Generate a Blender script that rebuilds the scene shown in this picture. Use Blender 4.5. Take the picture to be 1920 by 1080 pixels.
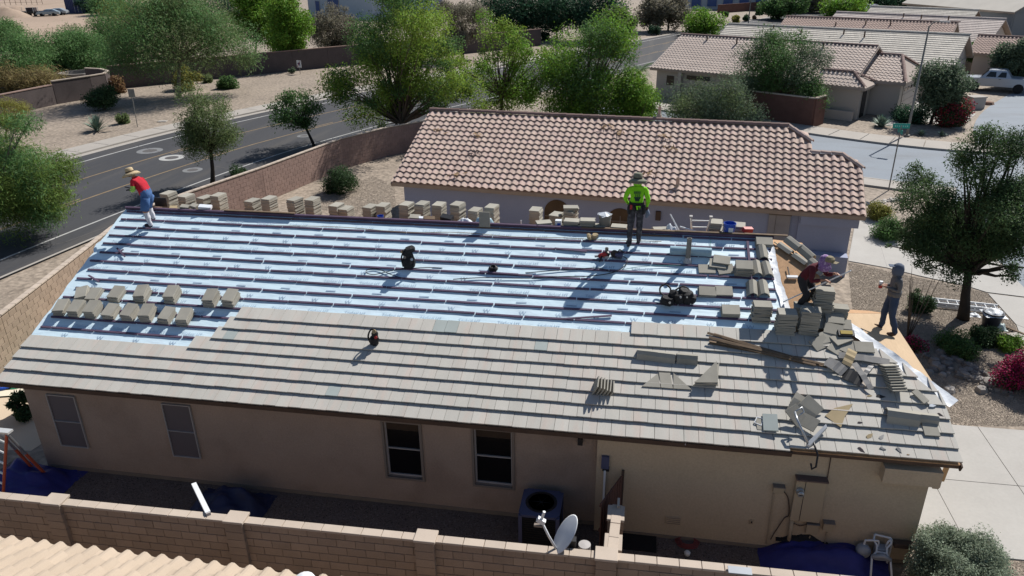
import bpy, bmesh, math, random
import numpy as np
from mathutils import Matrix, Vector, Euler
for _o in list(bpy.data.objects): bpy.data.objects.remove(_o)
S = bpy.context.scene
COL = S.collection
rnd = random.Random(7)
nrg = np.random.default_rng(11)

# ---------------------------------------------------------------- camera
cam = bpy.data.cameras.new('camera'); cam_o = bpy.data.objects.new('camera', cam); COL.objects.link(cam_o)
cam.sensor_width = 36.0; cam.lens = 26.452; cam.clip_start = 0.1; cam.clip_end = 6000
_r, _u, _f = [[0.986089, 0.165835, -0.011305], [-0.057595, 0.404688, 0.912639], [-0.155923, 0.899292, -0.408609]]
cam_o.matrix_world = Matrix(((_r[0], _u[0], -_f[0], 6.6170), (_r[1], _u[1], -_f[1], -13.4249), (_r[2], _u[2], -_f[2], 12.2492), (0, 0, 0, 1)))
S.camera = cam_o
# ---------------------------------------------------------------- sky and sun
SUN = Vector((0.385, 0.585, 0.715)).normalized()
W = bpy.data.worlds.new('World'); S.world = W; W.use_nodes = True
nt = W.node_tree; bg = nt.nodes['Background']
sky = nt.nodes.new('ShaderNodeTexSky'); sky.sky_type = 'NISHITA'; sky.sun_disc = False
sky.sun_elevation = math.asin(SUN.z); sky.sun_rotation = math.atan2(SUN.x, SUN.y)
sky.altitude = 400; sky.air_density = 1.0; sky.dust_density = 0.6; sky.ozone_density = 1.0
nt.links.new(sky.outputs[0], bg.inputs[0]); bg.inputs[1].default_value = 0.06
sl = bpy.data.lights.new('sun', 'SUN'); sl.energy = 4.2; sl.angle = math.radians(0.53); sl.color = (1.0, 0.955, 0.89)
so = bpy.data.objects.new('sun', sl); COL.objects.link(so); so.rotation_euler = SUN.to_track_quat('Z', 'Y').to_euler(); so.location = (20, 20, 40)
S.view_settings.view_transform = 'Standard'; S.view_settings.look = 'None'
S.view_settings.exposure = 0.6; S.view_settings.gamma = 1.0; S.view_settings.use_curve_mapping = False
S.cycles.max_bounces = 5; S.cycles.diffuse_bounces = 3; S.cycles.glossy_bounces = 2; S.cycles.transmission_bounces = 3; S.cycles.transparent_max_bounces = 4

# ---------------------------------------------------------------- materials
def M(name, c, rough=0.85, var=0.12, scale=3.0, fine=0.0, fscale=60.0, bump=0.0, bscale=40.0, metal=0.0, objr=0.0, isl=0.0, hue=0.0, stain=None, spec=0.3, trans=0.0, stretch=None, tint=None):
    m = bpy.data.materials.new(name); m.use_nodes = True
    n = m.node_tree.nodes; l = m.node_tree.links; b = n['Principled BSDF']
    b.inputs['Roughness'].default_value = rough; b.inputs['Metallic'].default_value = metal
    b.inputs['Specular IOR Level'].default_value = spec
    geo = n.new('ShaderNodeNewGeometry')
    vec = geo.outputs['Position']
    if stretch:
        mp = n.new('ShaderNodeVectorMath'); mp.operation = 'MULTIPLY'; mp.inputs[1].default_value = stretch
        l.new(vec, mp.inputs[0]); vec = mp.outputs[0]
    def noise(sc, det=3):
        t = n.new('ShaderNodeTexNoise'); t.inputs['Scale'].default_value = sc; t.inputs['Detail'].default_value = det
        l.new(vec, t.inputs['Vector']); return t
    def val(x):
        v = n.new('ShaderNodeMath'); v.operation = 'MULTIPLY_ADD'; return v
    # brightness factor = 1 + var*(noise-.5)*2 + fine + random per object / per piece
    last = None
    def add(sock, amp):
        nonlocal last
        v = n.new('ShaderNodeMath'); v.operation = 'MULTIPLY_ADD'; l.new(sock, v.inputs[0]); v.inputs[1].default_value = amp * 2
        if last is None: v.inputs[2].default_value = 1.0 - amp
        else:
            w = n.new('ShaderNodeMath'); w.operation = 'SUBTRACT'; l.new(last, w.inputs[0]); w.inputs[1].default_value = amp
            l.new(w.outputs[0], v.inputs[2])
        last = v.outputs[0]
    if var: add(noise(scale).outputs['Fac'], var * 1.6)
    if fine: add(noise(fscale, 2).outputs['Fac'], fine * 1.6)
    if objr:
        oi = n.new('ShaderNodeObjectInfo'); add(oi.outputs['Random'], objr)
    if isl: add(geo.outputs['Random Per Island'], isl)
    rgb = n.new('ShaderNodeRGB'); rgb.outputs[0].default_value = (*c, 1)
    col = rgb.outputs[0]
    if tint:  # second colour by patches: (colour, amount, scale)
        t = noise(tint[2], 4); r = n.new('ShaderNodeMapRange'); r.inputs[1].default_value = 0.5; r.inputs[2].default_value = 0.68; r.inputs[4].default_value = tint[1]
        l.new(t.outputs['Fac'], r.inputs[0]); mx = n.new('ShaderNodeMix'); mx.data_type = 'RGBA'
        l.new(r.outputs[0], mx.inputs[0]); l.new(col, mx.inputs[6]); mx.inputs[7].default_value = (*tint[0], 1); col = mx.outputs[2]
    if hue:
        h = n.new('ShaderNodeHueSaturation'); src = geo.outputs['Random Per Island']
        if objr:
            ad = n.new('ShaderNodeMath'); ad.operation = 'ADD'; l.new(src, ad.inputs[0]); l.new(oi.outputs['Random'], ad.inputs[1])
            fr = n.new('ShaderNodeMath'); fr.operation = 'FRACT'; l.new(ad.outputs[0], fr.inputs[0]); src = fr.outputs[0]
        r = n.new('ShaderNodeMapRange'); r.inputs[3].default_value = 0.5 - hue; r.inputs[4].default_value = 0.5 + hue
        l.new(src, r.inputs[0]); l.new(r.outputs[0], h.inputs['Hue']); l.new(col, h.inputs['Color']); col = h.outputs[0]
    if last is not None:
        sc = n.new('ShaderNodeVectorMath'); sc.operation = 'SCALE'; l.new(col, sc.inputs[0]); l.new(last, sc.inputs['Scale']); col = sc.outputs[0]
    l.new(col, b.inputs['Base Color'])
    if bump:
        bp = n.new('ShaderNodeBump'); bp.inputs['Strength'].default_value = bump; bp.inputs['Distance'].default_value = 0.02
        l.new(noise(bscale, 4).outputs['Fac'], bp.inputs['Height']); l.new(bp.outputs[0], b.inputs['Normal'])
    if trans:
        tr = n.new('ShaderNodeBsdfTranslucent'); l.new(col, tr.inputs[0]); ms = n.new('ShaderNodeMixShader'); ms.inputs[0].default_value = trans
        l.new(b.outputs[0], ms.inputs[1]); l.new(tr.outputs[0], ms.inputs[2]); l.new(ms.outputs[0], n['Material Output'].inputs[0])
    return m

# ---------------------------------------------------------------- object helpers
def put(name, data, parent=None, mtx=None):
    o = bpy.data.objects.new(name, data); COL.objects.link(o)
    if parent is not None: o.parent = parent
    if mtx is not None: o.matrix_basis = mtx
    return o
def tag(o, label=None, cat=None, group=None, kind=None):
    if label: o['label'] = label
    if cat: o['category'] = cat
    if group: o['group'] = group
    if kind: o['kind'] = kind
    return o
def thing(name, label, cat, mtx=None, group=None):
    if isinstance(mtx, (tuple, list, Vector)): mtx = Matrix.Translation(mtx)
    o = put(name, None, None, mtx); o.empty_display_size = 0.2
    return tag(o, label, cat, group)
def T3(x, y, z, rz=0.0, rx=0.0, ry=0.0):
    return Matrix.Translation((x, y, z)) @ Euler((rx, ry, rz)).to_matrix().to_4x4()

class MB:
    def __init__(s): s.v = []; s.f = []; s.m = []; s.cur = 0
    def add(s, vs, fs):
        k = len(s.v); s.v += [tuple(p) for p in vs]; s.f += [tuple(i + k for i in q) for q in fs]; s.m += [s.cur] * len(fs); return s
    def box(s, c, d, mtx=None, taper=1.0):
        hx, hy, hz = d[0] / 2, d[1] / 2, d[2] / 2
        P = [Vector((x * (taper if z > 0 else 1), y * (taper if z > 0 else 1), z)) for z in (-hz, hz) for y in (-hy, hy) for x in (-hx, hx)]
        if mtx is not None: P = [mtx @ p for p in P]
        P = [p + Vector(c) for p in P]
        return s.add(P, [(0, 2, 3, 1), (4, 5, 7, 6), (0, 1, 5, 4), (2, 6, 7, 3), (0, 4, 6, 2), (1, 3, 7, 5)])
    def hexa(s, lo, hi):
        return s.add(list(lo) + list(hi), [(3, 2, 1, 0), (4, 5, 6, 7), (0, 1, 5, 4), (1, 2, 6, 5), (2, 3, 7, 6), (3, 0, 4, 7)])
    def prism(s, poly, off):
        n = len(poly); off = Vector(off); P = [Vector(p) for p in poly]
        return s.add(P + [p + off for p in P], [tuple(range(n - 1, -1, -1)), tuple(range(n, 2 * n))] + [(i, (i + 1) % n, n + (i + 1) % n, n + i) for i in range(n)])
    def tube(s, pts, rad, n=6, cap=True):
        P = [Vector(p) for p in pts]; R = rad if isinstance(rad, (list, tuple)) else [rad] * len(P)
        rings = []; up = None
        for i, p in enumerate(P):
            d = (P[min(i + 1, len(P) - 1)] - P[max(i - 1, 0)]).normalized()
            if up is None: up = Vector((0, 0, 1)) if abs(d.z) < 0.9 else Vector((1, 0, 0))
            x = d.cross(up).normalized(); y = x.cross(d).normalized(); up = y
            rings.append([p + (x * math.cos(2 * math.pi * k / n) + y * math.sin(2 * math.pi * k / n)) * R[i] for k in range(n)])
        vs = [q for r in rings for q in r]; fs = []
        for i in range(len(P) - 1):
            for k in range(n): fs.append((i * n + k, i * n + (k + 1) % n, (i + 1) * n + (k + 1) % n, (i + 1) * n + k))
        if cap: fs += [tuple(range(n - 1, -1, -1)), tuple(range((len(P) - 1) * n, len(P) * n))]
        return s.add(vs, fs)
    def lathe(s, prof, c=(0, 0, 0), n=16, mtx=None, sx=1.0, sy=1.0):
        vs = []; fs = []
        for r, z in prof:
            for k in range(n):
                p = Vector((r * math.cos(2 * math.pi * k / n) * sx, r * math.sin(2 * math.pi * k / n) * sy, z))
                if mtx is not None: p = mtx @ p
                vs.append(p + Vector(c))
        for i in range(len(prof) - 1):
            for k in range(n): fs.append((i * n + k, i * n + (k + 1) % n, (i + 1) * n + (k + 1) % n, (i + 1) * n + k))
        if prof[0][0] > 1e-4: fs.append(tuple(range(n - 1, -1, -1)))
        if prof[-1][0] > 1e-4: fs.append(tuple(range((len(prof) - 1) * n, len(prof) * n)))
        return s.add(vs, fs)
    def sheet(s, poly, z=None):
        P = [(p[0], p[1], p[2] if z is None else z) for p in poly]
        a = sum(P[i][0] * P[(i + 1) % len(P)][1] - P[(i + 1) % len(P)][0] * P[i][1] for i in range(len(P)))
        if a < 0: P = P[::-1]
        return s.add(P, [tuple(range(len(P)))])
    def mesh(s, name, mats, smooth=False, bevel=0.0):
        me = bpy.data.meshes.new(name); me.from_pydata(s.v, [], s.f)
        for m in (mats if isinstance(mats, (list, tuple)) else [mats]): me.materials.append(m)
        if len(me.materials) > 1: me.polygons.foreach_set('material_index', s.m)
        if bevel:
            bm = bmesh.new(); bm.from_mesh(me); bmesh.ops.remove_doubles(bm, verts=bm.verts, dist=1e-5)
            bmesh.ops.bevel(bm, geom=list(bm.edges), offset=bevel, segments=1, affect='EDGES'); bm.to_mesh(me); bm.free()
        if smooth: me.polygons.foreach_set('use_smooth', [True] * len(me.polygons))
        me.update(); return me
    def obj(s, name, mats, parent=None, mtx=None, smooth=False, bevel=0.0):
        return put(name, s.mesh(name, mats, smooth, bevel), parent, mtx)

def rough_mesh(me, amp, sc, seed=0):
    from mathutils import noise as nz
    for v in me.vertices:
        q = v.co * sc + Vector((seed, seed * 1.7, 0)); v.co += Vector(nz.noise_vector(q)) * amp
    me.update()
def copy_tree(o, parent=None):
    c = o.copy(); COL.objects.link(c); c.parent = parent
    for ch in list(o.children): copy_tree(ch, c)
    return c
ORD = ['first', 'second', 'third', 'fourth', 'fifth', 'sixth', 'seventh', 'eighth', 'ninth', 'tenth', 'eleventh', 'twelfth', 'thirteenth', 'fourteenth', 'fifteenth', 'sixteenth', 'seventeenth', 'eighteenth', 'nineteenth', 'twentieth', 'twenty-first', 'twenty-second', 'twenty-third', 'twenty-fourth', 'twenty-fifth']

MT = {}
MT['gravel'] = M('gravel_soil', (0.26, 0.215, 0.172), var=0.16, scale=0.35, fine=0.55, fscale=4.5, bump=0.9, bscale=9, tint=((0.17, 0.14, 0.11), 0.6, 1.4))
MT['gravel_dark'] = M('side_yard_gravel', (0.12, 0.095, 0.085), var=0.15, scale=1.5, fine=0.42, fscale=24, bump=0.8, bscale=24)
MT['dirt'] = M('bare_dirt', (0.33, 0.25, 0.19), var=0.18, scale=0.06, fine=0.15, fscale=2.5, tint=((0.23, 0.17, 0.125), 0.6, 0.12))
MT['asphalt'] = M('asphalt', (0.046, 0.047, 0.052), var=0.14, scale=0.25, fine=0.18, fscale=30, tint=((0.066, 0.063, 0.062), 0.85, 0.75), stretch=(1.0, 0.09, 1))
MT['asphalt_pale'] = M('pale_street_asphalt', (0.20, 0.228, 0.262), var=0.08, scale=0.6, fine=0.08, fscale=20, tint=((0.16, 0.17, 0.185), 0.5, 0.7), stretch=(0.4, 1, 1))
MT['concrete'] = M('concrete', (0.37, 0.357, 0.335), var=0.07, scale=0.8, fine=0.05, fscale=14, tint=((0.32, 0.305, 0.285), 0.5, 0.5))
MT['conc_walk'] = M('sidewalk_concrete', (0.33, 0.305, 0.275), var=0.08, scale=1.0, fine=0.06, fscale=14)
MT['white_paint'] = M('road_paint_white', (0.36, 0.36, 0.355), var=0.2, scale=2.5)
MT['yellow_paint'] = M('road_paint_yellow', (0.20, 0.145, 0.085), var=0.25, scale=2.0)
MT['tile'] = M('flat_roof_tile', (0.415, 0.400, 0.365), var=0.07, scale=1.2, fine=0.07, fscale=30, objr=0.045, isl=0.04, hue=0.003, tint=((0.47, 0.365, 0.315), 0.4, 1.3), stretch=(3.0, 0.6, 0.6))
MT['tile_blue'] = M('blue_grey_tile', (0.30, 0.335, 0.325), var=0.08, scale=3)
MT['tile_new'] = M('stacked_tile', (0.295, 0.28, 0.24), var=0.10, scale=4, fine=0.06, objr=0.12, isl=0.08)
MT['under'] = M('blue_white_underlay', (0.605, 0.755, 0.835), rough=0.5, var=0.06, scale=1.6, fine=0.06, fscale=7, tint=((0.52, 0.60, 0.67), 0.6, 1.6), bump=0.6, bscale=4, spec=0.35, stretch=(0.6, 1.6, 1.6))
MT['under_roll'] = M('underlay_roll_film', (0.30, 0.44, 0.52), rough=0.35, var=0.12, scale=6)
MT['batten'] = M('purple_brown_batten', (0.10, 0.068, 0.11), var=0.25, scale=3, objr=0.15)
MT['print'] = M('faded_blue_print', (0.37, 0.47, 0.58), var=0.2, scale=4)
MT['osb'] = M('osb_deck', (0.40, 0.245, 0.135), var=0.2, scale=9, fine=0.2, fscale=40)
MT['ply'] = M('plywood', (0.44, 0.325, 0.21), var=0.08, scale=2.0, fine=0.08, fscale=25, stretch=(1, 0.25, 1))
MT['white_film'] = M('white_underlay_edge', (0.62, 0.655, 0.70), rough=0.5, var=0.08, scale=6, bump=0.5, bscale=9)
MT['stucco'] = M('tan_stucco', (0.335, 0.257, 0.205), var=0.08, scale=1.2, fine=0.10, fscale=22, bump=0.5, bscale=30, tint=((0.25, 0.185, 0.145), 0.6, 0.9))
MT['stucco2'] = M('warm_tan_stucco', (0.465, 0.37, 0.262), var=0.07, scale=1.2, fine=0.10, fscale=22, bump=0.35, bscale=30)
MT['stucco_grey'] = M('grey_mauve_stucco', (0.305, 0.335, 0.455), var=0.05, scale=0.8, fine=0.06, fscale=22, bump=0.25, bscale=30)
MT['stucco_pale'] = M('pale_stucco', (0.42, 0.37, 0.33), var=0.05, scale=0.8, fine=0.05)
MT['fascia'] = M('brown_fascia', (0.085, 0.058, 0.045), var=0.2, scale=3)
MT['fascia_tan'] = M('tan_fascia', (0.33, 0.275, 0.24), var=0.1, scale=2)
MT['stile'] = M('rose_brown_barrel_tile', (0.44, 0.335, 0.29), var=0.06, scale=2.0, fine=0.05, fscale=25, objr=0.10, isl=0.10, hue=0.008)
MT['stile_rose'] = M('rose_barrel_tile', (0.38, 0.285, 0.245), var=0.08, scale=1.0, isl=0.10)
MT['stile_cream'] = M('cream_barrel_tile', (0.40, 0.325, 0.25), var=0.06, scale=2.0, fine=0.05, objr=0.05, isl=0.05)
MT['stile_tan'] = M('tan_barrel_tile', (0.50, 0.42, 0.37), var=0.08, scale=1.0, isl=0.10)
MT['ftile_far'] = M('cream_flat_tile', (0.50, 0.465, 0.41), var=0.08, scale=0.6, isl=0.08)
MT['ftile_far2'] = M('pinkish_flat_tile', (0.48, 0.42, 0.385), var=0.08, scale=0.6, isl=0.08)
MT['ridge_dark'] = M('dark_ridge_tile', (0.20, 0.135, 0.12), var=0.12, scale=2.0, objr=0.1, isl=0.1)
MT['block'] = M('tan_block', (0.275, 0.21, 0.158), var=0.12, scale=3.0, fine=0.12, fscale=40, objr=0.09, isl=0.09, bump=0.3, bscale=40, tint=((0.22, 0.16, 0.11), 0.5, 0.7))
MT['block_pink'] = M('rose_block', (0.27, 0.185, 0.155), var=0.14, scale=1.5, fine=0.12, fscale=40, objr=0.08, isl=0.08, bump=0.3, bscale=40)
MT['block_front'] = M('brown_block', (0.29, 0.225, 0.175), var=0.10, scale=2.5, fine=0.12, fscale=45, objr=0.10, isl=0.10, bump=0.35, bscale=45)
MT['cap'] = M('cap_block', (0.41, 0.345, 0.285), var=0.08, scale=3.0, fine=0.08, objr=0.06, isl=0.06)
MT['mortar'] = M('mortar', (0.20, 0.155, 0.115), var=0.15, scale=8)
MT['wall_dark'] = M('dark_brown_wall', (0.085, 0.068, 0.066), var=0.18, scale=1.0, fine=0.1, fscale=8)
MT['wall_rust'] = M('rust_brown_wall', (0.125, 0.062, 0.048), var=0.2, scale=2.0)
MT['frame_grey'] = M('window_frame', (0.36, 0.34, 0.33), rough=0.5, var=0.04)
MT['frame_dark'] = M('tan_window_trim', (0.20, 0.165, 0.14), rough=0.6, var=0.05)
MT['screen'] = M('sun_screen', (0.115, 0.10, 0.108), rough=0.7, var=0.05, fine=0.08, fscale=80)
MT['glass'] = M('dark_glass', (0.006, 0.006, 0.007), rough=0.12, var=0.0, spec=0.4)
MT['blind'] = M('brown_blind', (0.05, 0.033, 0.022), var=0.2, scale=8)
MT['black'] = M('black_nylon', (0.012, 0.012, 0.014), rough=0.7, var=0.25, scale=12, bump=0.4, bscale=30)
MT['black_hi'] = M('black_plastic', (0.02, 0.02, 0.022), rough=0.4, var=0.2, scale=8)
MT['steel'] = M('galvanised_steel', (0.42, 0.44, 0.46), rough=0.35, var=0.1, scale=8, metal=0.7)
MT['alu'] = M('ladder_aluminium', (0.62, 0.62, 0.60), rough=0.4, var=0.06, metal=0.4)
MT['white_metal'] = M('white_painted_metal', (0.66, 0.68, 0.70), rough=0.4, var=0.05)
MT['dish'] = M('grey_dish', (0.30, 0.33, 0.37), rough=0.45, var=0.06)
MT['blue'] = M('blue_bucket', (0.02, 0.08, 0.42), rough=0.4, var=0.1)
MT['tarp'] = M('blue_tarp', (0.026, 0.028, 0.16), rough=0.55, var=0.25, scale=2.5, bump=0.6, bscale=5)
MT['tarp_dark'] = M('navy_tarp', (0.016, 0.022, 0.062), rough=0.6, var=0.3, scale=2.5, bump=0.6, bscale=5)
MT['orange'] = M('orange_fibreglass', (0.45, 0.10, 0.05), rough=0.5, var=0.15)
MT['red'] = M('red_plastic', (0.35, 0.03, 0.03), rough=0.5, var=0.15)
MT['wood'] = M('weathered_wood', (0.13, 0.09, 0.058), var=0.25, scale=6, isl=0.3, objr=0.25)
MT['wood_new'] = M('raw_lumber', (0.52, 0.33, 0.18), var=0.1, scale=4)
MT['teal_rope'] = M('teal_rope', (0.06, 0.22, 0.20), var=0.1)
MT['hose_red'] = M('red_hose', (0.22, 0.05, 0.05), var=0.1)
MT['pipe_grey'] = M('grey_vent_pipe', (0.20, 0.19, 0.17), rough=0.6, var=0.15, scale=6)
MT['lead'] = M('lead_flashing', (0.42, 0.42, 0.42), rough=0.5, var=0.2, scale=9)
MT['kraft'] = M('tan_felt_piece', (0.33, 0.26, 0.155), var=0.1, scale=4)
MT['metal_box'] = M('tan_enamel_box', (0.40, 0.315, 0.215), rough=0.5, var=0.04)
MT['bluegrey'] = M('bluegrey_enamel', (0.075, 0.082, 0.15), rough=0.5, var=0.08)
MT['pool'] = M('green_pool_water', (0.03, 0.14, 0.07), rough=0.08, var=0.15, scale=0.7, spec=0.5)
MT['pooldeck'] = M('pool_deck', (0.52, 0.42, 0.31), var=0.06, scale=1.0, fine=0.05)
MT['coping'] = M('pool_coping', (0.62, 0.57, 0.46), var=0.06, scale=2.0)
MT['rock'] = M('river_rock', (0.25, 0.23, 0.215), var=0.2, scale=4, objr=0.3, isl=0.3)
MT['skin'] = M('skin', (0.33, 0.17, 0.11), rough=0.6, var=0.05)
MT['trunk'] = M('bark', (0.10, 0.075, 0.055), var=0.25, scale=8, bump=0.6, bscale=20)
MT['trunk_pale'] = M('pale_bark', (0.17, 0.14, 0.11), var=0.25, scale=8, bump=0.6, bscale=20)
MT['trunk_dark'] = M('dark_bark', (0.035, 0.028, 0.022), var=0.25, scale=8, bump=0.6, bscale=20)
def leafm(name, c, isl=0.35, hue=0.02, trans=0.42): return M(name, c, rough=0.65, var=0.22, scale=0.8, isl=isl, hue=hue, trans=trans, spec=0.2)
LF = {'yellow': leafm('leaf_yellow_green', (0.200, 0.290, 0.045)), 'bright': leafm('leaf_bright_green', (0.150, 0.270, 0.035)), 'green': leafm('leaf_mid_green', (0.085, 0.160, 0.050)),
      'mesq': leafm('leaf_feathery_green', (0.115, 0.215, 0.075)), 'sage': leafm('leaf_sage', (0.139, 0.186, 0.074)), 'dark': leafm('leaf_dark_green', (0.046, 0.085, 0.034)),
      'grey': leafm('leaf_grey_green', (0.109, 0.152, 0.093)), 'brown': leafm('leaf_grey_brown', (0.194, 0.178, 0.132)), 'olive': leafm('leaf_olive', (0.232, 0.225, 0.054)),
      'silver': leafm('leaf_silver_green', (0.235, 0.285, 0.205)), 'magenta': leafm('petal_magenta', (0.30, 0.015, 0.085), trans=0.2), 'red': leafm('petal_red', (0.26, 0.03, 0.05)), 'straw': leafm('dry_grass', (0.23, 0.185, 0.085)),
      'rust': leafm('leaf_rust', (0.217, 0.132, 0.070)), 'deep': leafm('leaf_deep_green', (0.034, 0.085, 0.046)), 'lime': leafm('leaf_lime_green', (0.150, 0.225, 0.050)), 'ebony': leafm('leaf_ebony_green', (0.075, 0.125, 0.048)), 'agave': leafm('leaf_agave', (0.147, 0.209, 0.163), trans=0.05)}

# ---------------------------------------------------------------- ground, roads, pavements
def structure(o): o['kind'] = 'structure'; return o
def sheet_obj(name, polys, mat, z, parent=None):
    mb = MB()
    for p in (polys if isinstance(polys[0][0], (tuple, list)) else [polys]): mb.sheet(p, z)
    return structure(mb.obj(name, mat, parent))
sheet_obj('ground', [(-3000, -800), (3000, -800), (3000, 4000), (-3000, 4000)], MT['gravel'], 0.0)
sheet_obj('desert_lot', [(-47, 30), (-47, 56), (-62, 74), (-54, 92), (-60, 130), (-120, 260), (-600, 400), (-600, 40), (-120, 20)], MT['dirt'], 0.004)
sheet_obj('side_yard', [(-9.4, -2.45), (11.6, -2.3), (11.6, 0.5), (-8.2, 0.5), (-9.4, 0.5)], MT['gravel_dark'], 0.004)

def spline(pts, step=2.0):
    P = [Vector((p[0], p[1], 0)) for p in pts]; out = []
    for i in range(len(P) - 1):
        a = P[max(i - 1, 0)]; b = P[i]; c = P[i + 1]; d = P[min(i + 2, len(P) - 1)]; n = max(1, int((c - b).length / step))
        for k in range(n):
            t = k / n; out.append(0.5 * ((2 * b) + (c - a) * t + (2 * a - 5 * b + 4 * c - d) * t * t + (3 * b - a - 3 * c + d) * t ** 3))
    return out + [P[-1]]
def offs(c, o):
    r = []
    for i, p in enumerate(c):
        d = (c[min(i + 1, len(c) - 1)] - c[max(i - 1, 0)]).normalized(); r.append(p + Vector((-d.y, d.x, 0)) * o)
    return r
def strip(mb, c, o0, o1, z, i0=0, i1=None):
    A = offs(c, o0); B = offs(c, o1); i1 = len(c) if i1 is None else i1
    vs = []; fs = []
    for i in range(i0, i1): vs += [(B[i].x, B[i].y, z), (A[i].x, A[i].y, z)]
    for i in range(i1 - i0 - 1): fs.append((2 * i + 1, 2 * i + 3, 2 * i + 2, 2 * i) if o1 > o0 else (2 * i, 2 * i + 2, 2 * i + 3, 2 * i + 1))
    mb.add(vs, fs)
R1 = spline([(-30.0, -30), (-27.2, -6), (-25.2, 10), (-23.4, 22), (-21.4, 31.4), (-19.3, 38), (-14.5, 49), (-8.0, 61), (-1, 73), (7, 88), (16, 106), (30, 130), (60, 180), (120, 270)])
mb = MB(); strip(mb, R1, 8.45, 9.0, 0.012); structure(mb.obj('gutter_strip', MT['conc_walk']))
mb = MB(); strip(mb, R1, -5.6, 9.0, 0.008); structure(mb.obj('road', MT['asphalt']))
mb = MB(); strip(mb, R1, -3.75, -3.62, 0.012); strip(mb, R1, 7.05, 7.2, 0.012); m1 = structure(mb.obj('edge_line', MT['white_paint']))
mb = MB(); strip(mb, R1, -0.07, 0.07, 0.012); strip(mb, R1, 3.55, 3.69, 0.012)
for k in range(0, len(R1) - 2, 5):
    strip(mb, R1, 0.28, 0.40, 0.012, k, k + 2); strip(mb, R1, 3.22, 3.34, 0.012, k, k + 2)
structure(mb.obj('turn_lane_line', MT['yellow_paint']))
def ring(px, r0, r1, name, mat, z=0.012):
    mb = MB(); n = 28; vs = []
    for k in range(n):
        a = 2 * math.pi * k / n; vs += [(px[0] + r0 * math.cos(a), px[1] + r0 * math.sin(a), z), (px[0] + r1 * math.cos(a), px[1] + r1 * math.sin(a), z)]
    return structure(mb.add(vs, [(2 * k, 2 * k + 1, (2 * k + 3) % (2 * n), (2 * k + 2) % (2 * n)) for k in range(n)]).obj(name, mat))
MT['patch'] = M('concrete_collar', (0.36, 0.36, 0.35), var=0.15, scale=4)
MT['patch2'] = M('grey_collar', (0.17, 0.175, 0.18), var=0.15, scale=4)
MT['iron'] = M('manhole_iron', (0.09, 0.085, 0.085), var=0.2, scale=6)
for p, r, mt in (((-26.53, 32.76, 0.00), 0.85, 'patch2'), ((-23.89, 31.17, 0.00), 0.80, 'patch'), ((-20.79, 28.48, 0.00), 0.60, 'patch2'), ((-17.77, 38.38, 0.00), 0.5, 'patch2')):
    ring(p, r * 0.55, r, 'manhole_collar', MT[mt]); ring(p, 0.0, r * 0.55, 'manhole_cover', MT['iron'], 0.013)
mb = MB()
for pts in ([(455, 335), (560, 338)], [(250, 272), (318, 290)], [(160, 385), (200, 372), (240, 375)]): pass
for pts in (((-19.78, 29.50, 0.00), (-16.77, 28.24, 0.00), (-13.97, 28.96, 0.00)), ((-28.77, 34.21, 0.00), (-25.64, 32.56, 0.00), (-24.15, 33.04, 0.00)), ((-20.98, 14.49, 0.00), (-19.74, 15.70, 0.00), (-18.93, 18.90, 0.00), (-17.99, 22.14, -0.00))):
    for i in range(len(pts) - 1):
        a = Vector((*pts[i][:2], 0.0125)); b = Vector((*pts[i + 1][:2], 0.0125)); d = (b - a).normalized(); nn = Vector((-d.y, d.x, 0)) * 0.03
        mb.add([a - nn, b - nn, b + nn, a + nn], [(0, 1, 2, 3)])
structure(mb.obj('tar_seam', MT['iron']))

def slabs(c, o0, o1, h, name, mat, step=2, parent_name='sidewalk', i0=0, i1=None):
    """pavement: a kerb strip that carries its slabs as parts"""
    kb = MB(); A = offs(c, o0); B = offs(c, o0 + (0.16 if o1 > o0 else -0.16)); i1 = i1 or len(c) - 1
    for i in range(i0, i1):
        kb.hexa([(A[i].x, A[i].y, -0.05), (A[i + 1].x, A[i + 1].y, -0.05), (B[i + 1].x, B[i + 1].y, -0.05), (B[i].x, B[i].y, -0.05)][::(1 if o1 > o0 else -1)],
                [(A[i].x, A[i].y, h), (A[i + 1].x, A[i + 1].y, h), (B[i + 1].x, B[i + 1].y, h), (B[i].x, B[i].y, h)][::(1 if o1 > o0 else -1)])
    root = structure(kb.obj(parent_name, mat))
    C0 = offs(c, o0 + (0.19 if o1 > o0 else -0.19)); C1 = offs(c, o1)
    for i in range(i0, i1):
        e = 0.012
        p = [C0[i].lerp(C0[i + 1], e), C0[i].lerp(C0[i + 1], 1 - e), C1[i].lerp(C1[i + 1], 1 - e), C1[i].lerp(C1[i + 1], e)]
        if o1 < o0: p = p[::-1]
        MB().hexa([(q.x, q.y, -0.05) for q in p], [(q.x, q.y, h - 0.006) for q in p]).obj('paving_slab', mat, root)
slabs(R1, 9.0, 10.9, 0.12, 'far', MT['conc_walk'], i0=16, i1=62)
R1s = offs(R1, -5.6)
kb = MB(); strip(kb, R1, -5.75, -5.6, 0.10); structure(kb.obj('kerb', MT['conc_walk']))
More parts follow.
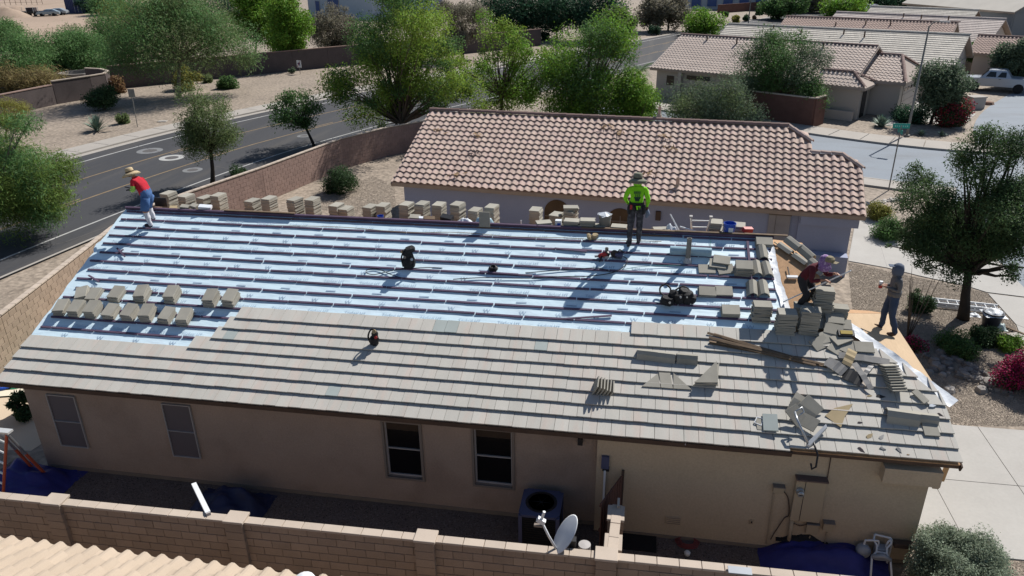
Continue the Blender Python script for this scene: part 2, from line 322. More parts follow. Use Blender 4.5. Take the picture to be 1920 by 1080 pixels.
# the side street beyond the second house
R2 = spline([(2.0, 50.0), (9.0, 44.2), (15, 40.0), (19.3, 37.3), (23.5, 35.3), (30, 33.4), (40, 31.0)])
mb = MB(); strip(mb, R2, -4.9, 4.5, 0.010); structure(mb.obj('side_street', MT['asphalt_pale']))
slabs(R2, 4.5, 6.9, 0.14, 'n', MT['conc_walk'], parent_name='sidewalk')
slabs(R2, -4.9, -6.5, 0.12, 's', MT['conc_walk'], parent_name='sidewalk', i0=5, i1=12)
R3 = spline([(29.5, 22), (31.5, 34), (35, 46), (41, 57), (50, 69), (60, 80)])
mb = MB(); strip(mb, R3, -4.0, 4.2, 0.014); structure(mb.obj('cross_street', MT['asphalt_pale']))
R4 = spline([(24.6, -14), (25.0, 2), (25.6, 14), (26.5, 24), (28.5, 34)])
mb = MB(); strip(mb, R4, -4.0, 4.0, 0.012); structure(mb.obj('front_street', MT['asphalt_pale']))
def drive(name, cells, mat, h=0.03):
    root = None
    for p in cells:
        c = Vector((sum(q[0] for q in p) / len(p), sum(q[1] for q in p) / len(p), 0)); P = []
        for q in p:
            v = Vector((q[0], q[1], 0)); P.append(v + (c - v).normalized() * 0.014)
        a = sum(P[i].x * P[(i + 1) % len(P)].y - P[(i + 1) % len(P)].x * P[i].y for i in range(len(P)))
        if a < 0: P = P[::-1]
        o = MB().prism([(q.x, q.y, -0.05) for q in P], (0, 0, h + 0.05)).obj(name if root is None else 'concrete_slab', mat, root)
        if root is None: root = structure(o)
    return root
DX = (12.95, 14.35, 16.35, 18.4, 21.0); DY = (0.75, 3.42, 6.0)
drive('driveway', [[(DX[i], DY[j]), (DX[i + 1], DY[j]), (DX[i + 1], DY[j + 1]), (DX[i], DY[j + 1])] for j in range(2) for i in range(4)], MT['concrete'])
drive('neighbor_driveway', [[(17.23, 23.77, 0.00), (18.42, 23.93, 0.00), (16.81, 16.72, 0.00), (16.66, 17.90, 0.00), (15.69, 18.30, 0.00)][::-1] and [(17.42, 24.36, 0.00), (18.19, 24.46, 0.00), (17.10, 17.72, 0.00), (15.69, 18.30, 0.00)],
                            [(18.19, 24.46, 0.00), (18.51, 22.62, 0.00), (18.22, 16.97, 0.00), (17.10, 17.72, 0.00)],
                            [(18.51, 22.62, 0.00), (19.51, 21.10, 0.00), (19.68, 16.16, 0.00), (18.22, 16.97, 0.00)],
                            [(19.51, 21.10, 0.00), (21.94, 20.43, 0.00), (21.73, 15.35, 0.00), (20.17, 15.67, 0.00), (19.68, 16.16, 0.00)]], MT['concrete'])
drive('front_walk', [[(20.17, 15.57, 0.00), (21.69, 15.25, 0.00), (20.98, 11.79, 0.00), (20.09, 12.86, 0.00)], [(20.09, 12.86, 0.00), (20.98, 11.79, 0.00), (20.06, 8.87, 0.00), (19.30, 9.74, 0.00)]], MT['concrete'])
drive('far_driveway', [[(26.72, 53.21, 0.00), (29.93, 57.41, 0.00), (30.87, 53.21, 0.00), (27.68, 49.04, 0.00)], [(27.68, 49.04, 0.00), (30.87, 53.21, 0.00), (32.88, 52.11, 0.00), (29.62, 46.02, 0.00)]], MT['concrete'])
drive('entry_walk', [[(23.91, 46.66, 0.00), (26.18, 51.81, 0.00), (27.05, 49.78, 0.00), (25.15, 46.80, 0.00)]], MT['concrete'])
# pool terrace behind the rear corner of the house
sheet_obj('pool_terrace', [(-16.0, 4.2), (-14.9, 5.4), (-14.1, 7.2), (-13.4, 8.8), (-9.0, 9.0), (-8.6, 5.0), (-9.2, 1.0), (-16, 0.4)], MT['pooldeck'], 0.006)
pl = [(-14.6, 4.6), (-13.9, 5.7), (-13.2, 6.9), (-12.2, 7.6), (-11.0, 7.4), (-10.4, 6.2), (-10.7, 4.6), (-11.9, 3.4), (-13.6, 3.3)]
pc = spline([(p[0], p[1]) for p in pl + pl[:2]], 0.5); pc = pc[:-2]
mb = MB(); strip(mb, pc, -0.3, 0.06, 0.05); structure(mb.obj('pool_coping', MT['coping']))
sheet_obj('pool_water', [(p.x, p.y) for p in offs(pc, 0.05)], MT['pool'], 0.012)
# planting bed with river stones in the front yard
rk = MB()
def stone(mb, x, y, r, rg, zc=0.3):
    n = 7; zz = r * rg.uniform(0.5, 0.8); a0 = rg.uniform(0, 6)
    lo = [(x + r * rg.uniform(0.8, 1.1) * math.cos(a0 + 2 * math.pi * k / n), y + r * rg.uniform(0.7, 1.1) * math.sin(a0 + 2 * math.pi * k / n), -0.02) for k in range(n)]
    hi = [(x + (p[0] - x) * 0.72, y + (p[1] - y) * 0.72, zz * rg.uniform(0.8, 1)) for p in lo]
    mb.add(lo + hi + [(x, y, zz * 1.12)], [(k, (k + 1) % n, n + (k + 1) % n, n + k) for k in range(n)] + [(n + k, n + (k + 1) % n, 2 * n) for k in range(n)])
rr = random.Random(3)
ST = []
bed = [(16.28, 10.16, 0.00), (16.66, 9.34, 0.00), (17.14, 8.92, 0.00), (17.52, 8.49, 0.00), (17.74, 8.22, 0.00)]
for i in range(95):
    t = rr.random() * (len(bed) - 1); k = int(t); a = Vector(bed[k]).lerp(Vector(bed[k + 1]), t - k)
    ST.append((a.x + rr.gauss(0, 0.35), a.y + rr.gauss(0, 0.3), rr.choice([0.09, 0.12, 0.15, 0.2])))
mb = MB()
for x, y, r in ST: stone(mb, x, y, r, rr)
structure(mb.obj('river_rocks', MT['rock']))['kind'] = 'stuff'
for px, r, lb in (((16.26, 7.90, 0.00), 0.22, 'pale boulder lying alone between the roof corner and the stone bed'), ((15.74, 7.11, 0.00), 0.16, 'small pale boulder close to the underlay tip at the roof corner'), ((17.75, 8.47, 0.00), 0.3, 'large pale boulder at the end of the stone bed under bougainvillea')):
    mb = MB(); stone(mb, 0, 0, r, rr); tag(mb.obj('boulder', M('pale_boulder', (0.36, 0.33, 0.30), var=0.2, scale=6), None, Matrix.Translation(px)), lb, 'boulder')
mb = MB()
for i in range(70):
    a = Vector((18.40, 26.66, 0.00)).lerp(Vector((20.95, 28.02, 0.00)), rr.random()); stone(mb, a.x + rr.gauss(0, .1), a.y + rr.gauss(0, .12), rr.uniform(.06, .13), rr)
structure(mb.obj('pebble_edging', M('white_pebble', (0.45, 0.42, 0.38), var=0.15, scale=5, isl=0.3)))['kind'] = 'stuff'
# loose gravel chips that give the ground close to the camera real relief
def chips(name, poly, n, r, mat):
    from mathutils.geometry import intersect_point_tri_2d
    xs = [p[0] for p in poly]; ys = [p[1] for p in poly]; V = []; Fc = []
    rg = random.Random(len(poly) + n); k = 0
    def inside(x, y):
        c = False; j = len(poly) - 1
        for i in range(len(poly)):
            if (poly[i][1] > y) != (poly[j][1] > y) and x < (poly[j][0] - poly[i][0]) * (y - poly[i][1]) / (poly[j][1] - poly[i][1]) + poly[i][0]: c = not c
            j = i
        return c
    while k < n:
        x = rg.uniform(min(xs), max(xs)); y = rg.uniform(min(ys), max(ys))
        if not inside(x, y): continue
        s = r * rg.uniform(.5, 1.3); a = rg.uniform(0, 6.3); b = len(V)
        for q in range(3): V.append((x + s * math.cos(a + q * 2.1), y + s * math.sin(a + q * 2.1), 0.004))
        V.append((x + rg.uniform(-.3, .3) * s, y + rg.uniform(-.3, .3) * s, 0.004 + s * rg.uniform(.22, .5)))
        Fc += [(b, b + 1, b + 3), (b + 1, b + 2, b + 3), (b + 2, b, b + 3)]; k += 1
    mb = MB(); mb.v = V; mb.f = Fc; mb.m = [0] * len(Fc); o = mb.obj(name, mat); o['kind'] = 'stuff'; return o
MT['chip'] = M('gravel_chip', (0.27, 0.225, 0.18), var=0.1, isl=0.28, hue=0.015)
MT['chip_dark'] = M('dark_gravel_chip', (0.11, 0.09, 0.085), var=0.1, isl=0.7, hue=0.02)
chips('gravel', [(15.66, 18.18, -0.00), (20.17, 15.67, 0.00), (20.05, 12.77, 0.00), (18.21, 6.31, 0.00), (15.50, 5.98, 0.00), (14.57, 12.49, 0.00)], 60000, 0.024, MT['chip'])
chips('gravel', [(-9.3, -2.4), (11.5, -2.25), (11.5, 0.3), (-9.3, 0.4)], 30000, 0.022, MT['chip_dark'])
chips('gravel', [(-8.34, 21.59, 0.00), (-4.49, 18.89, -0.00), (-7.08, 26.61, 0.00), (-9.05, 28.61, 0.00), (-11.12, 22.57, 0.00)], 11000, 0.028, MT['chip'])
chips('gravel', [(12.95, 0.56, 0.00), (15.60, 0.98, 0.00), (15.20, -1.36, 0.00), (11.66, -1.92, 0.00)], 8000, 0.022, MT['chip'])

# ---------------------------------------------------------------- the house being re-roofed
AL = 0.39893; EX = 0.3467; ca, sa = math.cos(AL), math.sin(AL)
RM = Matrix(((1, 0, 0, 0), (0, ca, -sa, 0), (0, sa, ca, 2.85), (0, 0, 0, 1)))
def RW(u, v, w=0.0): return RM @ Vector((u, v, w))
CAMP = Vector((cam_o.matrix_world.translation))
house = thing('tan_house', 'tan stucco house with its tile roof half stripped to blue underlay', 'house', (0, 0, 0))
Z = lambda y: 2.85 + math.tan(AL) * (y if y <= 5.87 else 11.74 - y)
# walls, with real openings for the two recessed windows
def wall_with_holes(x0, x1, y, th, z1, holes, mat, name, parent):
    mb = MB(); xs = x0
    for (a, b, c, d) in sorted(holes):
        mb.box(((xs + a) / 2, y + th / 2, z1 / 2), (a - xs, th, z1))
        mb.box(((a + b) / 2, y + th / 2, c / 2), (b - a, th, c)); mb.box(((a + b) / 2, y + th / 2, (d + z1) / 2), (b - a, th, z1 - d)); xs = b
    mb.box(((xs + x1) / 2, y + th / 2, z1 / 2), (x1 - xs, th, z1))
    return mb.obj(name, mat, parent)
wn = [((-7.59, 0.45, 2.33), (-6.80, 0.45, 0.76)), ((-4.44, 0.45, 2.37), (-3.69, 0.45, 0.78)), ((1.15, 0.45, 2.37), (2.01, 0.45, 0.84)), ((3.28, 0.45, 2.38), (4.17, 0.45, 0.87))]
WR = [(a[0], b[0], (a[2] + b[2]) / 2 - 0.77, (a[2] + b[2]) / 2 + 0.78) for a, b in wn]
XS = (6.09, 0.36, 2.10)[0]
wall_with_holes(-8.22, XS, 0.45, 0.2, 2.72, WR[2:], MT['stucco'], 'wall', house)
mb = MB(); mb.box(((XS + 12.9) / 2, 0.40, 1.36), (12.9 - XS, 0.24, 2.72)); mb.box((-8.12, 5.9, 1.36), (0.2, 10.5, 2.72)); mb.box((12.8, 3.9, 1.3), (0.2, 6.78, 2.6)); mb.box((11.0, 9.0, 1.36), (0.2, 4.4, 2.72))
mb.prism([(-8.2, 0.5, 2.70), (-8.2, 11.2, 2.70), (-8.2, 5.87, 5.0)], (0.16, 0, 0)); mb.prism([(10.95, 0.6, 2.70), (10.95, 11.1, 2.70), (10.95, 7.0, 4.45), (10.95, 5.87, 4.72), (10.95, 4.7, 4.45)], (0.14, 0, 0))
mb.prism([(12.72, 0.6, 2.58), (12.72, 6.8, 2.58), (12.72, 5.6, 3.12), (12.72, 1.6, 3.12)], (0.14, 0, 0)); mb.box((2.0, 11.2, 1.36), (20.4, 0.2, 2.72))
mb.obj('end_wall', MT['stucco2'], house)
mb = MB(); mb.box((12.45, 0.24, 2.44), (1.1, 0.42, 0.36)); mb.box((12.98, 0.30, 2.20), (0.12, 0.3, 0.12)); mb.obj('cornice_return', MT['stucco2'], house)
mb = MB(); mb.box((2.0, 0.445, 0.06), (20.2, 0.03, 0.10)); mb.box((9.8, 0.275, 0.05), (6.2, 0.03, 0.08)); mb.obj('weep_screed', M('screed', (0.2, 0.17, 0.14)), house)
def window(parent, r, y, recess, frame_mat, pane_mat, fw=0.035, blind=False, proud=0.03):
    x0, x1, z0, z1 = r; zm = (z0 + z1) / 2; yy = y + recess
    mb = MB()
    for c, d in (((x0 + fw / 2, yy, zm), (fw, 0.05, z1 - z0)), ((x1 - fw / 2, yy, zm), (fw, 0.05, z1 - z0)), (((x0 + x1) / 2, yy, z1 - fw / 2), (x1 - x0 - 2 * fw, 0.05, fw)), (((x0 + x1) / 2, yy, z0 + fw / 2), (x1 - x0 - 2 * fw, 0.05, fw))): mb.box(c, d)
    w = mb.obj('window', frame_mat, parent)
    MB().box(((x0 + x1) / 2, yy - 0.006, zm), (x1 - x0 - 2 * fw, 0.05, fw * 0.75)).obj('meeting_rail', frame_mat, w)
    for a, b in ((z0 + fw, zm - fw * 0.38), (zm + fw * 0.38, z1 - fw)):
        MB().box(((x0 + x1) / 2, yy + 0.012, (a + b) / 2), (x1 - x0 - 2 * fw, 0.012, b - a)).obj('pane', pane_mat, w)
    if blind: MB().box(((x0 + x1) / 2, yy - 0.012, z1 - fw - 0.11), (x1 - x0 - 2 * fw - .01, 0.012, 0.21)).obj('blind', MT['blind'], w)
    return w
for r in WR[:2]: window(house, r, 0.45, -0.03, MT['frame_grey'], MT['screen'], fw=0.022)['label'] = 'window covered by grey sun screen'
for r in WR[2:]:
    w = window(house, r, 0.45, 0.09, MT['frame_grey'], MT['glass'], fw=0.04, blind=True)
    x0, x1, z0, z1 = r; mb = MB(); t = 0.055
    for c, d in (((x0 - t / 2, 0.438, (z0 + z1) / 2), (t, 0.05, z1 - z0 + 2 * t)), ((x1 + t / 2, 0.438, (z0 + z1) / 2), (t, 0.05, z1 - z0 + 2 * t)), (((x0 + x1) / 2, 0.438, z0 - t / 2), (x1 - x0, 0.05, t)), (((x0 + x1) / 2, 0.438, z1 + t / 2), (x1 - x0, 0.05, t))): mb.box(c, d)
    mb.obj('trim', MT['frame_dark'], w)
# roof carcass
NEAR = [(-8.40, 0.03), (13.25, 0.03), (13.25, 1.63), (11.2, 3.874), (11.2, 5.07), (10.0, 6.37), (-8.40, 6.37)]
mb = MB(); mb.prism([(u, v, -0.035) for u, v in NEAR], (0, 0, 0.035))
roof = mb.obj('roof', MT['osb'], house, RM)
inv = RM.inverted()
def deck(name, pts, mat, th=0.03):
    P = [inv @ Vector(p) for p in pts]; n = (P[1] - P[0]).cross(P[2] - P[0]).normalized()
    if (RM.to_3x3() @ n).z < 0: P = P[::-1]; n = -n
    return MB().prism([p - n * th for p in P], n * th).obj(name, mat, roof)
deck('rear_deck', [(-8.4, 5.875, Z(5.87) - .004), (10.0, 5.875, Z(5.87) - .004), (11.2, 7.07, Z(7.07)), (11.2, 11.7, Z(11.7)), (-8.4, 11.7, Z(11.7))], MT['osb'])
deck('clipped_gable', [(10.01, 5.872, Z(5.87) - .006), (11.2, 4.682, Z(4.67)), (11.2, 7.06, Z(7.07))], MT['osb'])
deck('plywood_hip', [(11.21, 3.575, Z(3.57) - .004), (13.30, 1.512, Z(1.5) - 0.012), (13.30, 5.66, Z(1.5) - 0.012)], MT['ply'], 0.02)
deck('wing_rear_deck', [(11.22, 3.59, Z(3.57) - .004), (13.27, 5.655, Z(1.485)), (13.27, 7.1, Z(0.04)), (11.22, 7.1, Z(0.04))], MT['osb'])
MB().box((0.82, -0.012, -0.085), (18.5, 0.03, 0.16)).obj('fascia', MT['fascia'], roof, Matrix.Translation((0, 0, 0)))
MB().box((11.66, 0.05, -0.085), (3.2, 0.03, 0.14)).obj('fascia', MT['fascia'], roof)
MB().box((-8.42, 3.2, -0.085), (0.03, 6.4, 0.16)).obj('rake_board', MT['fascia'], roof)
MB().box((13.285, 0.80, -0.09), (0.03, 1.62, 0.15)).obj('rake_board', MT['fascia'], roof)
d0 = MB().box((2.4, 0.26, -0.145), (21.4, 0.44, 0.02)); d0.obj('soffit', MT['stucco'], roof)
MB().prism([inv @ Vector((13.30, 1.53, Z(1.5) - 0.05)), inv @ Vector((13.30, 5.62, Z(1.5) - 0.05)), inv @ Vector((13.30, 5.62, Z(1.5) - 0.2)), inv @ Vector((13.30, 1.53, Z(1.5) - 0.2))], inv.to_3x3() @ Vector((0.03, 0, 0))).obj('fascia', MT['fascia'], roof)
# blue underlay: one wrinkled sheet, its right edge hand cut
nu, nv = 150, 46
V = []; Fq = []
from mathutils import noise as nz
for j in range(nv + 1):
    v = 1.0 + (6.385 - 1.0) * j / nv
    xr = 10.20 + 0.05 * nz.noise(Vector((v * 1.7, 3, 0))) + (0.24 if v < 3.9 else 0) * min(1, (3.9 - v) / .5 if v < 3.9 else 0)
    xl = -8.45 + 0.05 * nz.noise(Vector((v * 2.3, 9, 1))) - (0.08 if 4.6 < v < 4.95 else 0)
    for i in range(nu + 1):
        u = xl + (xr - xl) * i / nu
        V.append((u, v, 0.009 + 0.008 * (nz.noise(Vector((u * 1.3, v * 2.6, 0))) + 0.5 * nz.noise(Vector((u * 4, v * 5, 5))))))
for j in range(nv):
    for i in range(nu): k = j * (nu + 1) + i; Fq.append((k, k + 1, k + nu + 2, k + nu + 1))
mb = MB().add(V, Fq); ul = mb.obj('underlay', MT['under'], roof, smooth=True); ul['label'] = 'pale blue underlay sheet'
# white film lapped over the edge and along the hip
def film(pts, w0, w1, seed):
    vs = []; fs = []; n = 0; rg = random.Random(seed)
    L = [Vector((p[0], p[1], 0)) for p in pts]; c = []
    for i in range(len(L) - 1):
        for k in range(14): c.append(L[i].lerp(L[i + 1], k / 14))
    c.append(L[-1])
    for i, p in enumerate(c):
        d = (c[min(i + 1, len(c) - 1)] - c[max(i - 1, 0)]).normalized(); nn = Vector((-d.y, d.x, 0))
        for q in range(5):
            o = w0 + (w1 - w0) * q / 4 + 0.03 * nz.noise(Vector((i * .4, q, seed)))
            z = 0.02 + 0.03 * abs(nz.noise(Vector((i * .35, q * .9, seed + 4)))) + (0.05 if q in (0, 4) else 0) * abs(nz.noise(Vector((i * .2, q, seed))))
            vs.append(tuple(p + nn * o + Vector((0, 0, z))))
    for i in range(len(c) - 1):
        for q in range(4): k = i * 5 + q; fs.append((k + 5, k + 6, k + 1, k) if w1 > w0 else (k, k + 1, k + 6, k + 5))
    return MB().add(vs, fs).obj('film_strip', MT['white_film'], roof, smooth=True)
film([(10.2, 6.05), (10.24, 5.0), (10.45, 3.6)], 0.0, -0.20, 1)
film([(10.95, 4.1), (11.9, 3.05), (12.6, 2.30), (13.38, 1.42)], -0.06, 0.24, 2)
# battens: short purple lengths with gaps, row after row
bmesh_b = {}
TS = {4: (-4.010, 1.374)[0], 5: (-3.549, 1.737)[0], 6: (-3.385, 2.080)[0], 7: (-3.203, 2.431)[0], 8: (6.680, 2.804)[0]}
for k in range(5, 19):
    u = -8.32 + rnd.uniform(0, 0.9); first = True; end = 10.1 if k >= 9 else TS.get(k - 1, 10.1) + 0.4
    if k == 8: end = TS[8] + 0.2
    if k <= 8 and k != 8: end = TS[k - 1] + 0.3
    u0 = -8.32
    while u0 < end:
        Lb = (u - u0) if first else rnd.choice([1.2, 1.2, 1.2, 1.18]); first = False
        Lb = min(Lb, end - u0)
        if Lb > 0.15:
            Lk = round(Lb, 2)
            if Lk not in bmesh_b: bmesh_b[Lk] = MB().box((Lk / 2, 0, 0.014), (Lk, 0.050, 0.036)).mesh('batten', MT['batten'])
            put('batten', bmesh_b[Lk], roof, T3(u0, k * EX + 0.015 + rnd.uniform(-.008, .008), 0.014, rnd.uniform(-.006, .006)))
        u0 += Lb + rnd.uniform(0.018, 0.045)
MB().box((0.9, 6.365, 0.05), (18.6, 0.05, 0.12)).obj('ridge_board', MT['batten'], roof)
MB().box((0.6, 6.25, 0.04), (14.0, 0.03, 0.02)).obj('ridge_batten', MT['wood'], roof)
# ---- flat tiles
def tile_mesh(w, L=0.42, cut=None, head=0.0):
    lo = [(0, 0, .072), (w, 0, .072), (w, L, .014), (0, L, .014)]; hi = [(0.002, 0.004, .100), (w - 0.002, 0.004, .100), (w - 0.002, L, .044), (0.002, L, .044)]
    return MB().hexa(lo, hi)
base_tile = tile_mesh(0.298).mesh('roof_tile', MT['tile'])
TL = []
for k in range(0, 9):
    x0 = -8.42 if k < 4 else TS[k]; off = (0.15 if k % 2 else 0.0)
    u = x0 - (off if k < 4 else 0); nose = k * EX
    while True:
        a = max(u, x0); b = u + 0.302; vv = nose
        if k == 0: vv = -0.045 if a < 9.95 else 0.035
        lim = lambda v: 13.27 if v * ca < 1.5 else 13.27 - (v * ca - 1.5)
        l0, l1 = lim(nose), lim(nose + 0.42)
        if k == 8: l0, l1 = min(l0, 11.6), min(l1, 11.3)
        if a > min(l0, l1) - 0.02 and a > l0 - 0.05: break
        if k == 8 and a > 11.3: break
        TL.append((k, a, min(b, 99), vv, l0, l1)); u = b
TL.sort(key=lambda t: (RW(t[1], t[3]) - CAMP).length)
BL = {(7, 28), (5, 2)}
blue_px = [(2.234, 2.686), (4.487, 2.252), (0.112, 0.481), (-3.110, 1.844)]
stf = MB(); n_parts = 0
for (k, a, b, vv, l0, l1) in TL:
    w = b - a - 0.004; clip = b > min(l0, l1) + 0.001
    jx = T3(a, vv + rnd.uniform(-.005, .005), rnd.uniform(-.0015, .0015), rnd.uniform(-.006, .006))
    blue = any(abs(a + .15 - p[0]) < 0.16 and abs(vv + .17 - p[1]) < 0.17 for p in blue_px)
    if clip:
        r0 = min(b, l0) - a; r1 = max(min(b, l1) - a, 0.01); r0 = max(r0, 0.02)
        mbt = MB().hexa([(0, 0, .072), (r0, 0, .072), (r1, .42, .014), (0, .42, .014)], [(0, .004, .100), (r0, .004, .100), (r1, .42, .044), (0, .42, .044)])
        me = None
    elif abs(w - 0.298) < 0.003: me = base_tile; mbt = None
    else: mbt = tile_mesh(w); me = None
    if blue: me = tile_mesh(w).mesh('roof_tile', MT['tile_blue'])
    if n_parts < 290 or blue:
        if me is None: me = mbt.mesh('roof_tile', MT['tile'])
        o = put('roof_tile', me, roof, jx); n_parts += 1
        if blue: o['label'] = 'blue-grey odd-coloured roof tile'
    else:
        if mbt is None: mbt = tile_mesh(w)
        stf.add([jx @ Vector(p) for p in mbt.v], mbt.f)
o = stf.obj('roof_tile', MT['tile'], roof); o['kind'] = 'stuff'
# hip caps still lying along the front hip
def trim_profile(L, w=0.26, h=0.105, th=0.022):
    pr = [(-w / 2, 0), (-w * 0.28, h * 0.72), (0, h), (w * 0.28, h * 0.72), (w / 2, 0)]
    inn = [(w / 2 - th * 1.3, 0), (w * 0.25, h * 0.72 - th), (0, h - th), (-w * 0.25, h * 0.72 - th), (-w / 2 + th * 1.3, 0)]
    poly = pr + inn; n = len(poly); vs = [(0, p[0], p[1]) for p in poly] + [(L, p[0], p[1]) for p in poly]; fs = []
    for i in range(n): fs.append((i, (i + 1) % n, n + (i + 1) % n, n + i))
    for i in range(4): fs.append((i + 1, i, 9 - i, 8 - i)); fs.append((n + i, n + i + 1, n + 8 - i, n + 9 - i))
    return MB().add(vs, fs)
trim_me = trim_profile(0.42).mesh('ridge_tile', MT['tile_new']); trim_dark = trim_me
def aligned(p, d, up):
    d = Vector(d).normalized(); u = Vector(up); y = u.cross(d).normalized(); z = d.cross(y)
    m = Matrix((d, y, z)).transposed().to_4x4(); m.translation = p; return m
hd = Vector((1.2, -1.2, Z(4.67) - Z(5.87)))
for i, t in enumerate((0.22, 0.5, 0.78)):
    o = put('hip_cap', trim_me, roof, inv @ aligned(Vector((10.05, 5.9, Z(5.87) + 0.03)) + hd * t, hd, (0.25, 0.1, 1)))
# printed lettering on the underlay
def text_mesh(s, size, shear=0.0, scale_x=1.0):
    cu = bpy.data.curves.new('t', 'FONT'); cu.body = s; cu.size = size; cu.shear = shear; cu.align_x = 'CENTER'; cu.resolution_u = 2
    o = bpy.data.objects.new('t', cu); COL.objects.link(o); dg = bpy.context.evaluated_depsgraph_get()
    me = bpy.data.meshes.new_from_object(o.evaluated_get(dg)); bpy.data.objects.remove(o)
    vs = [(v.co.x * scale_x, v.co.y, 0) for v in me.vertices]; fs = [tuple(p.vertices) for p in me.polygons]; bpy.data.meshes.remove(me); return vs, fs
tv, tf = text_mesh('TileSeal HT', 0.125, scale_x=0.95); wv, wf = text_mesh('W', 0.17, 0.0)
pb = MB(); n = 0
for k in range(8, 19):
    vm = (k + 0.27) * EX
    row = k % 3
    u = -8.0 + (k * 0.37) % 1.0
    while u < 10.0:
        ok = k > 8 or u < TS[8] - .2
        if k < 9 and u > TS[7] - .4 and k < 8: ok = False
        if ok:
            if row == 0: pb.add([(x + u, y + vm - 0.01, 0.0235) for x, y, z in wv], wf)
            elif row == 2: pb.add([(x + u, y + vm, 0.0235) for x, y, z in tv], tf)
            else: pb.add([(u - .13, vm + .02, .0195), (u + .13, vm + .02, .0195), (u + .13, vm + .055, .0195), (u - .13, vm + .055, .0195)], [(0, 1, 2, 3)])
        u += 0.98 if row == 2 else (0.9 if row == 0 else 1.25)
for k in (4, 5, 6, 7):
    u = -8.0 + (k * 0.37) % 1.0
    while u < TS[k] - 0.5:
        pb.add([(x + u, y + (k + .27) * EX, 0.0235) for x, y, z in (tv if k % 2 else wv)], tf if k % 2 else wf); u += 1.0
o = pb.obj('printed_lettering', MT['print'], ul); o['kind'] = 'stuff'
# pipes through the roof
def vent_pipe(p, h, r, name='vent_pipe'):
    m = Matrix.Translation(RW(*p)); mb = MB(); mb.lathe([(r, -0.1), (r, h), (r * 0.78, h), (r * 0.78, h - 0.12)], n=14)
    o = mb.obj(name, MT['pipe_grey'], house, m, smooth=False)
    MB().lathe([(r * 2.1, -0.05), (r * 1.7, 0.05), (r * 1.15, 0.12), (r * 1.05, 0.13)], n=14).obj('lead_boot', MT['lead'], o); return o
vent_pipe((8.006, 5.335), 0.66, 0.062)
vent_pipe((5.939, 5.379), 0.26, 0.045)
# service mast left dangling over the eave with its loop
# motion light under the eave, electric boxes, pipes and wires on the wall
q = Vector((5.71, 0.40, 2.40)); mb = MB(); mb.box((q.x, 0.36, q.z), (0.11, 0.14, 0.17)); mb.box((q.x, 0.42, q.z + 0.10), (0.05, 0.06, 0.08)); mb.obj('security_light', MT['black_hi'], house)

# things fixed to the near wall
q0 = Vector((10.36, 0.22, 1.83)); q1 = Vector((10.86, 0.22, 1.06)); W_ = 0.56
cx = (10.59, 0.22, 1.67)[0]; zt = (10.57, 0.22, 2.08)[2]; zb = (10.64, 0.22, 1.00)[2]
box = MB().box((cx, 0.21, (zt + zb) / 2 - 0.03), (0.60, 0.12, zt - zb)).obj('electric_panel', MT['metal_box'], house)
MB().box((cx, 0.185, zt - 0.005), (0.64, 0.19, 0.035)).obj('hood', M('panel_hood', (0.13, 0.09, 0.08)), box)
MB().box((cx - 0.115, 0.1485, (zt + zb) / 2 - 0.04), (0.012, 0.004, zt - zb - 0.02)).obj('door_gap', MT['black'], box)
mz = (10.38, 0.13, 1.78)
mb = MB(); mb.lathe([(0.085, 0), (0.085, 0.05), (0.07, 0.075), (0.07, 0.14), (0.05, 0.155), (0, 0.155)], c=(mz[0], 0.15, mz[2]), n=16, mtx=Matrix.Rotation(math.pi / 2, 4, 'X')); mt_ = mb.obj('meter_dial', MT['steel'], box)
MB().box((mz[0], -0.009, mz[2] - 0.01), (0.075, 0.004, 0.02)).obj('meter_window', MT['black_hi'], mt_)
def wbox(c, w, h, name='utility_box'):
    b = MB().box((c[0], 0.235, c[2]), (w, 0.09, h)).obj(name, MT['metal_box'], house)
    MB().box((c[0], 0.215, c[2] + h / 2 + 0.008), (w + 0.03, 0.14, 0.02)).obj('hood', MT['frame_dark'], b)
wbox((9.97, 0.22, 1.70), 0.22, 0.17); wbox((10.79, 0.22, 0.75), 0.24, 0.28); wbox((11.11, 0.22, 0.85), 0.21, 0.22); 
def cable(pts, r, mat, name, parent, n=5):
    P = [Vector(p) for p in pts]; out = []
    for i in range(len(P) - 1):
        a = P[max(i - 1, 0)]; b = P[i]; c = P[i + 1]; d = P[min(i + 2, len(P) - 1)]
        for k in range(5):
            t = k / 5; out.append(0.5 * ((2 * b) + (c - a) * t + (2 * a - 5 * b + 4 * c - d) * t * t + (3 * b - a - 3 * c + d) * t ** 3))
    out.append(P[-1]); return MB().tube(out, r, n).obj(name, mat, parent, smooth=True)
Yw = 0.255
for a, b, r in (((9.90, 0.25, 1.56), (9.92, 0.25, 0.16), 0.014), ((11.12, 0.25, 0.66), (11.12, 0.25, 0.18), 0.014), ((10.79, 0.25, 0.51), (10.74, 0.25, 0.13), 0.014)):
    MB().tube([a, b], r, 6).obj('conduit', MT['metal_box'], house)
MB().tube([(10.35, 0.22, 1.02), (10.36, 0.22, 0.19)], 0.042, 10).obj('conduit', MT['metal_box'], house, smooth=True)
cable([(10.09, 0.24, 1.64), (10.20, 0.24, 1.47), (10.27, 0.24, 1.04), (10.19, 0.24, 0.93), (10.06, 0.24, 0.57), (9.98, 0.24, 0.31)], 0.012, MT['fascia'], 'wire', house)
cable([(10.40, 0.24, 0.82), (10.54, 0.24, 0.77), (10.67, 0.24, 0.83)], 0.010, MT['fascia'], 'wire', house)
cable([(10.90, 0.26, 2.60), (10.91, 0.26, 1.96), (10.90, 0.26, 1.18), (10.87, 0.26, 0.91)], 0.010, MT['fascia'], 'wire', house)
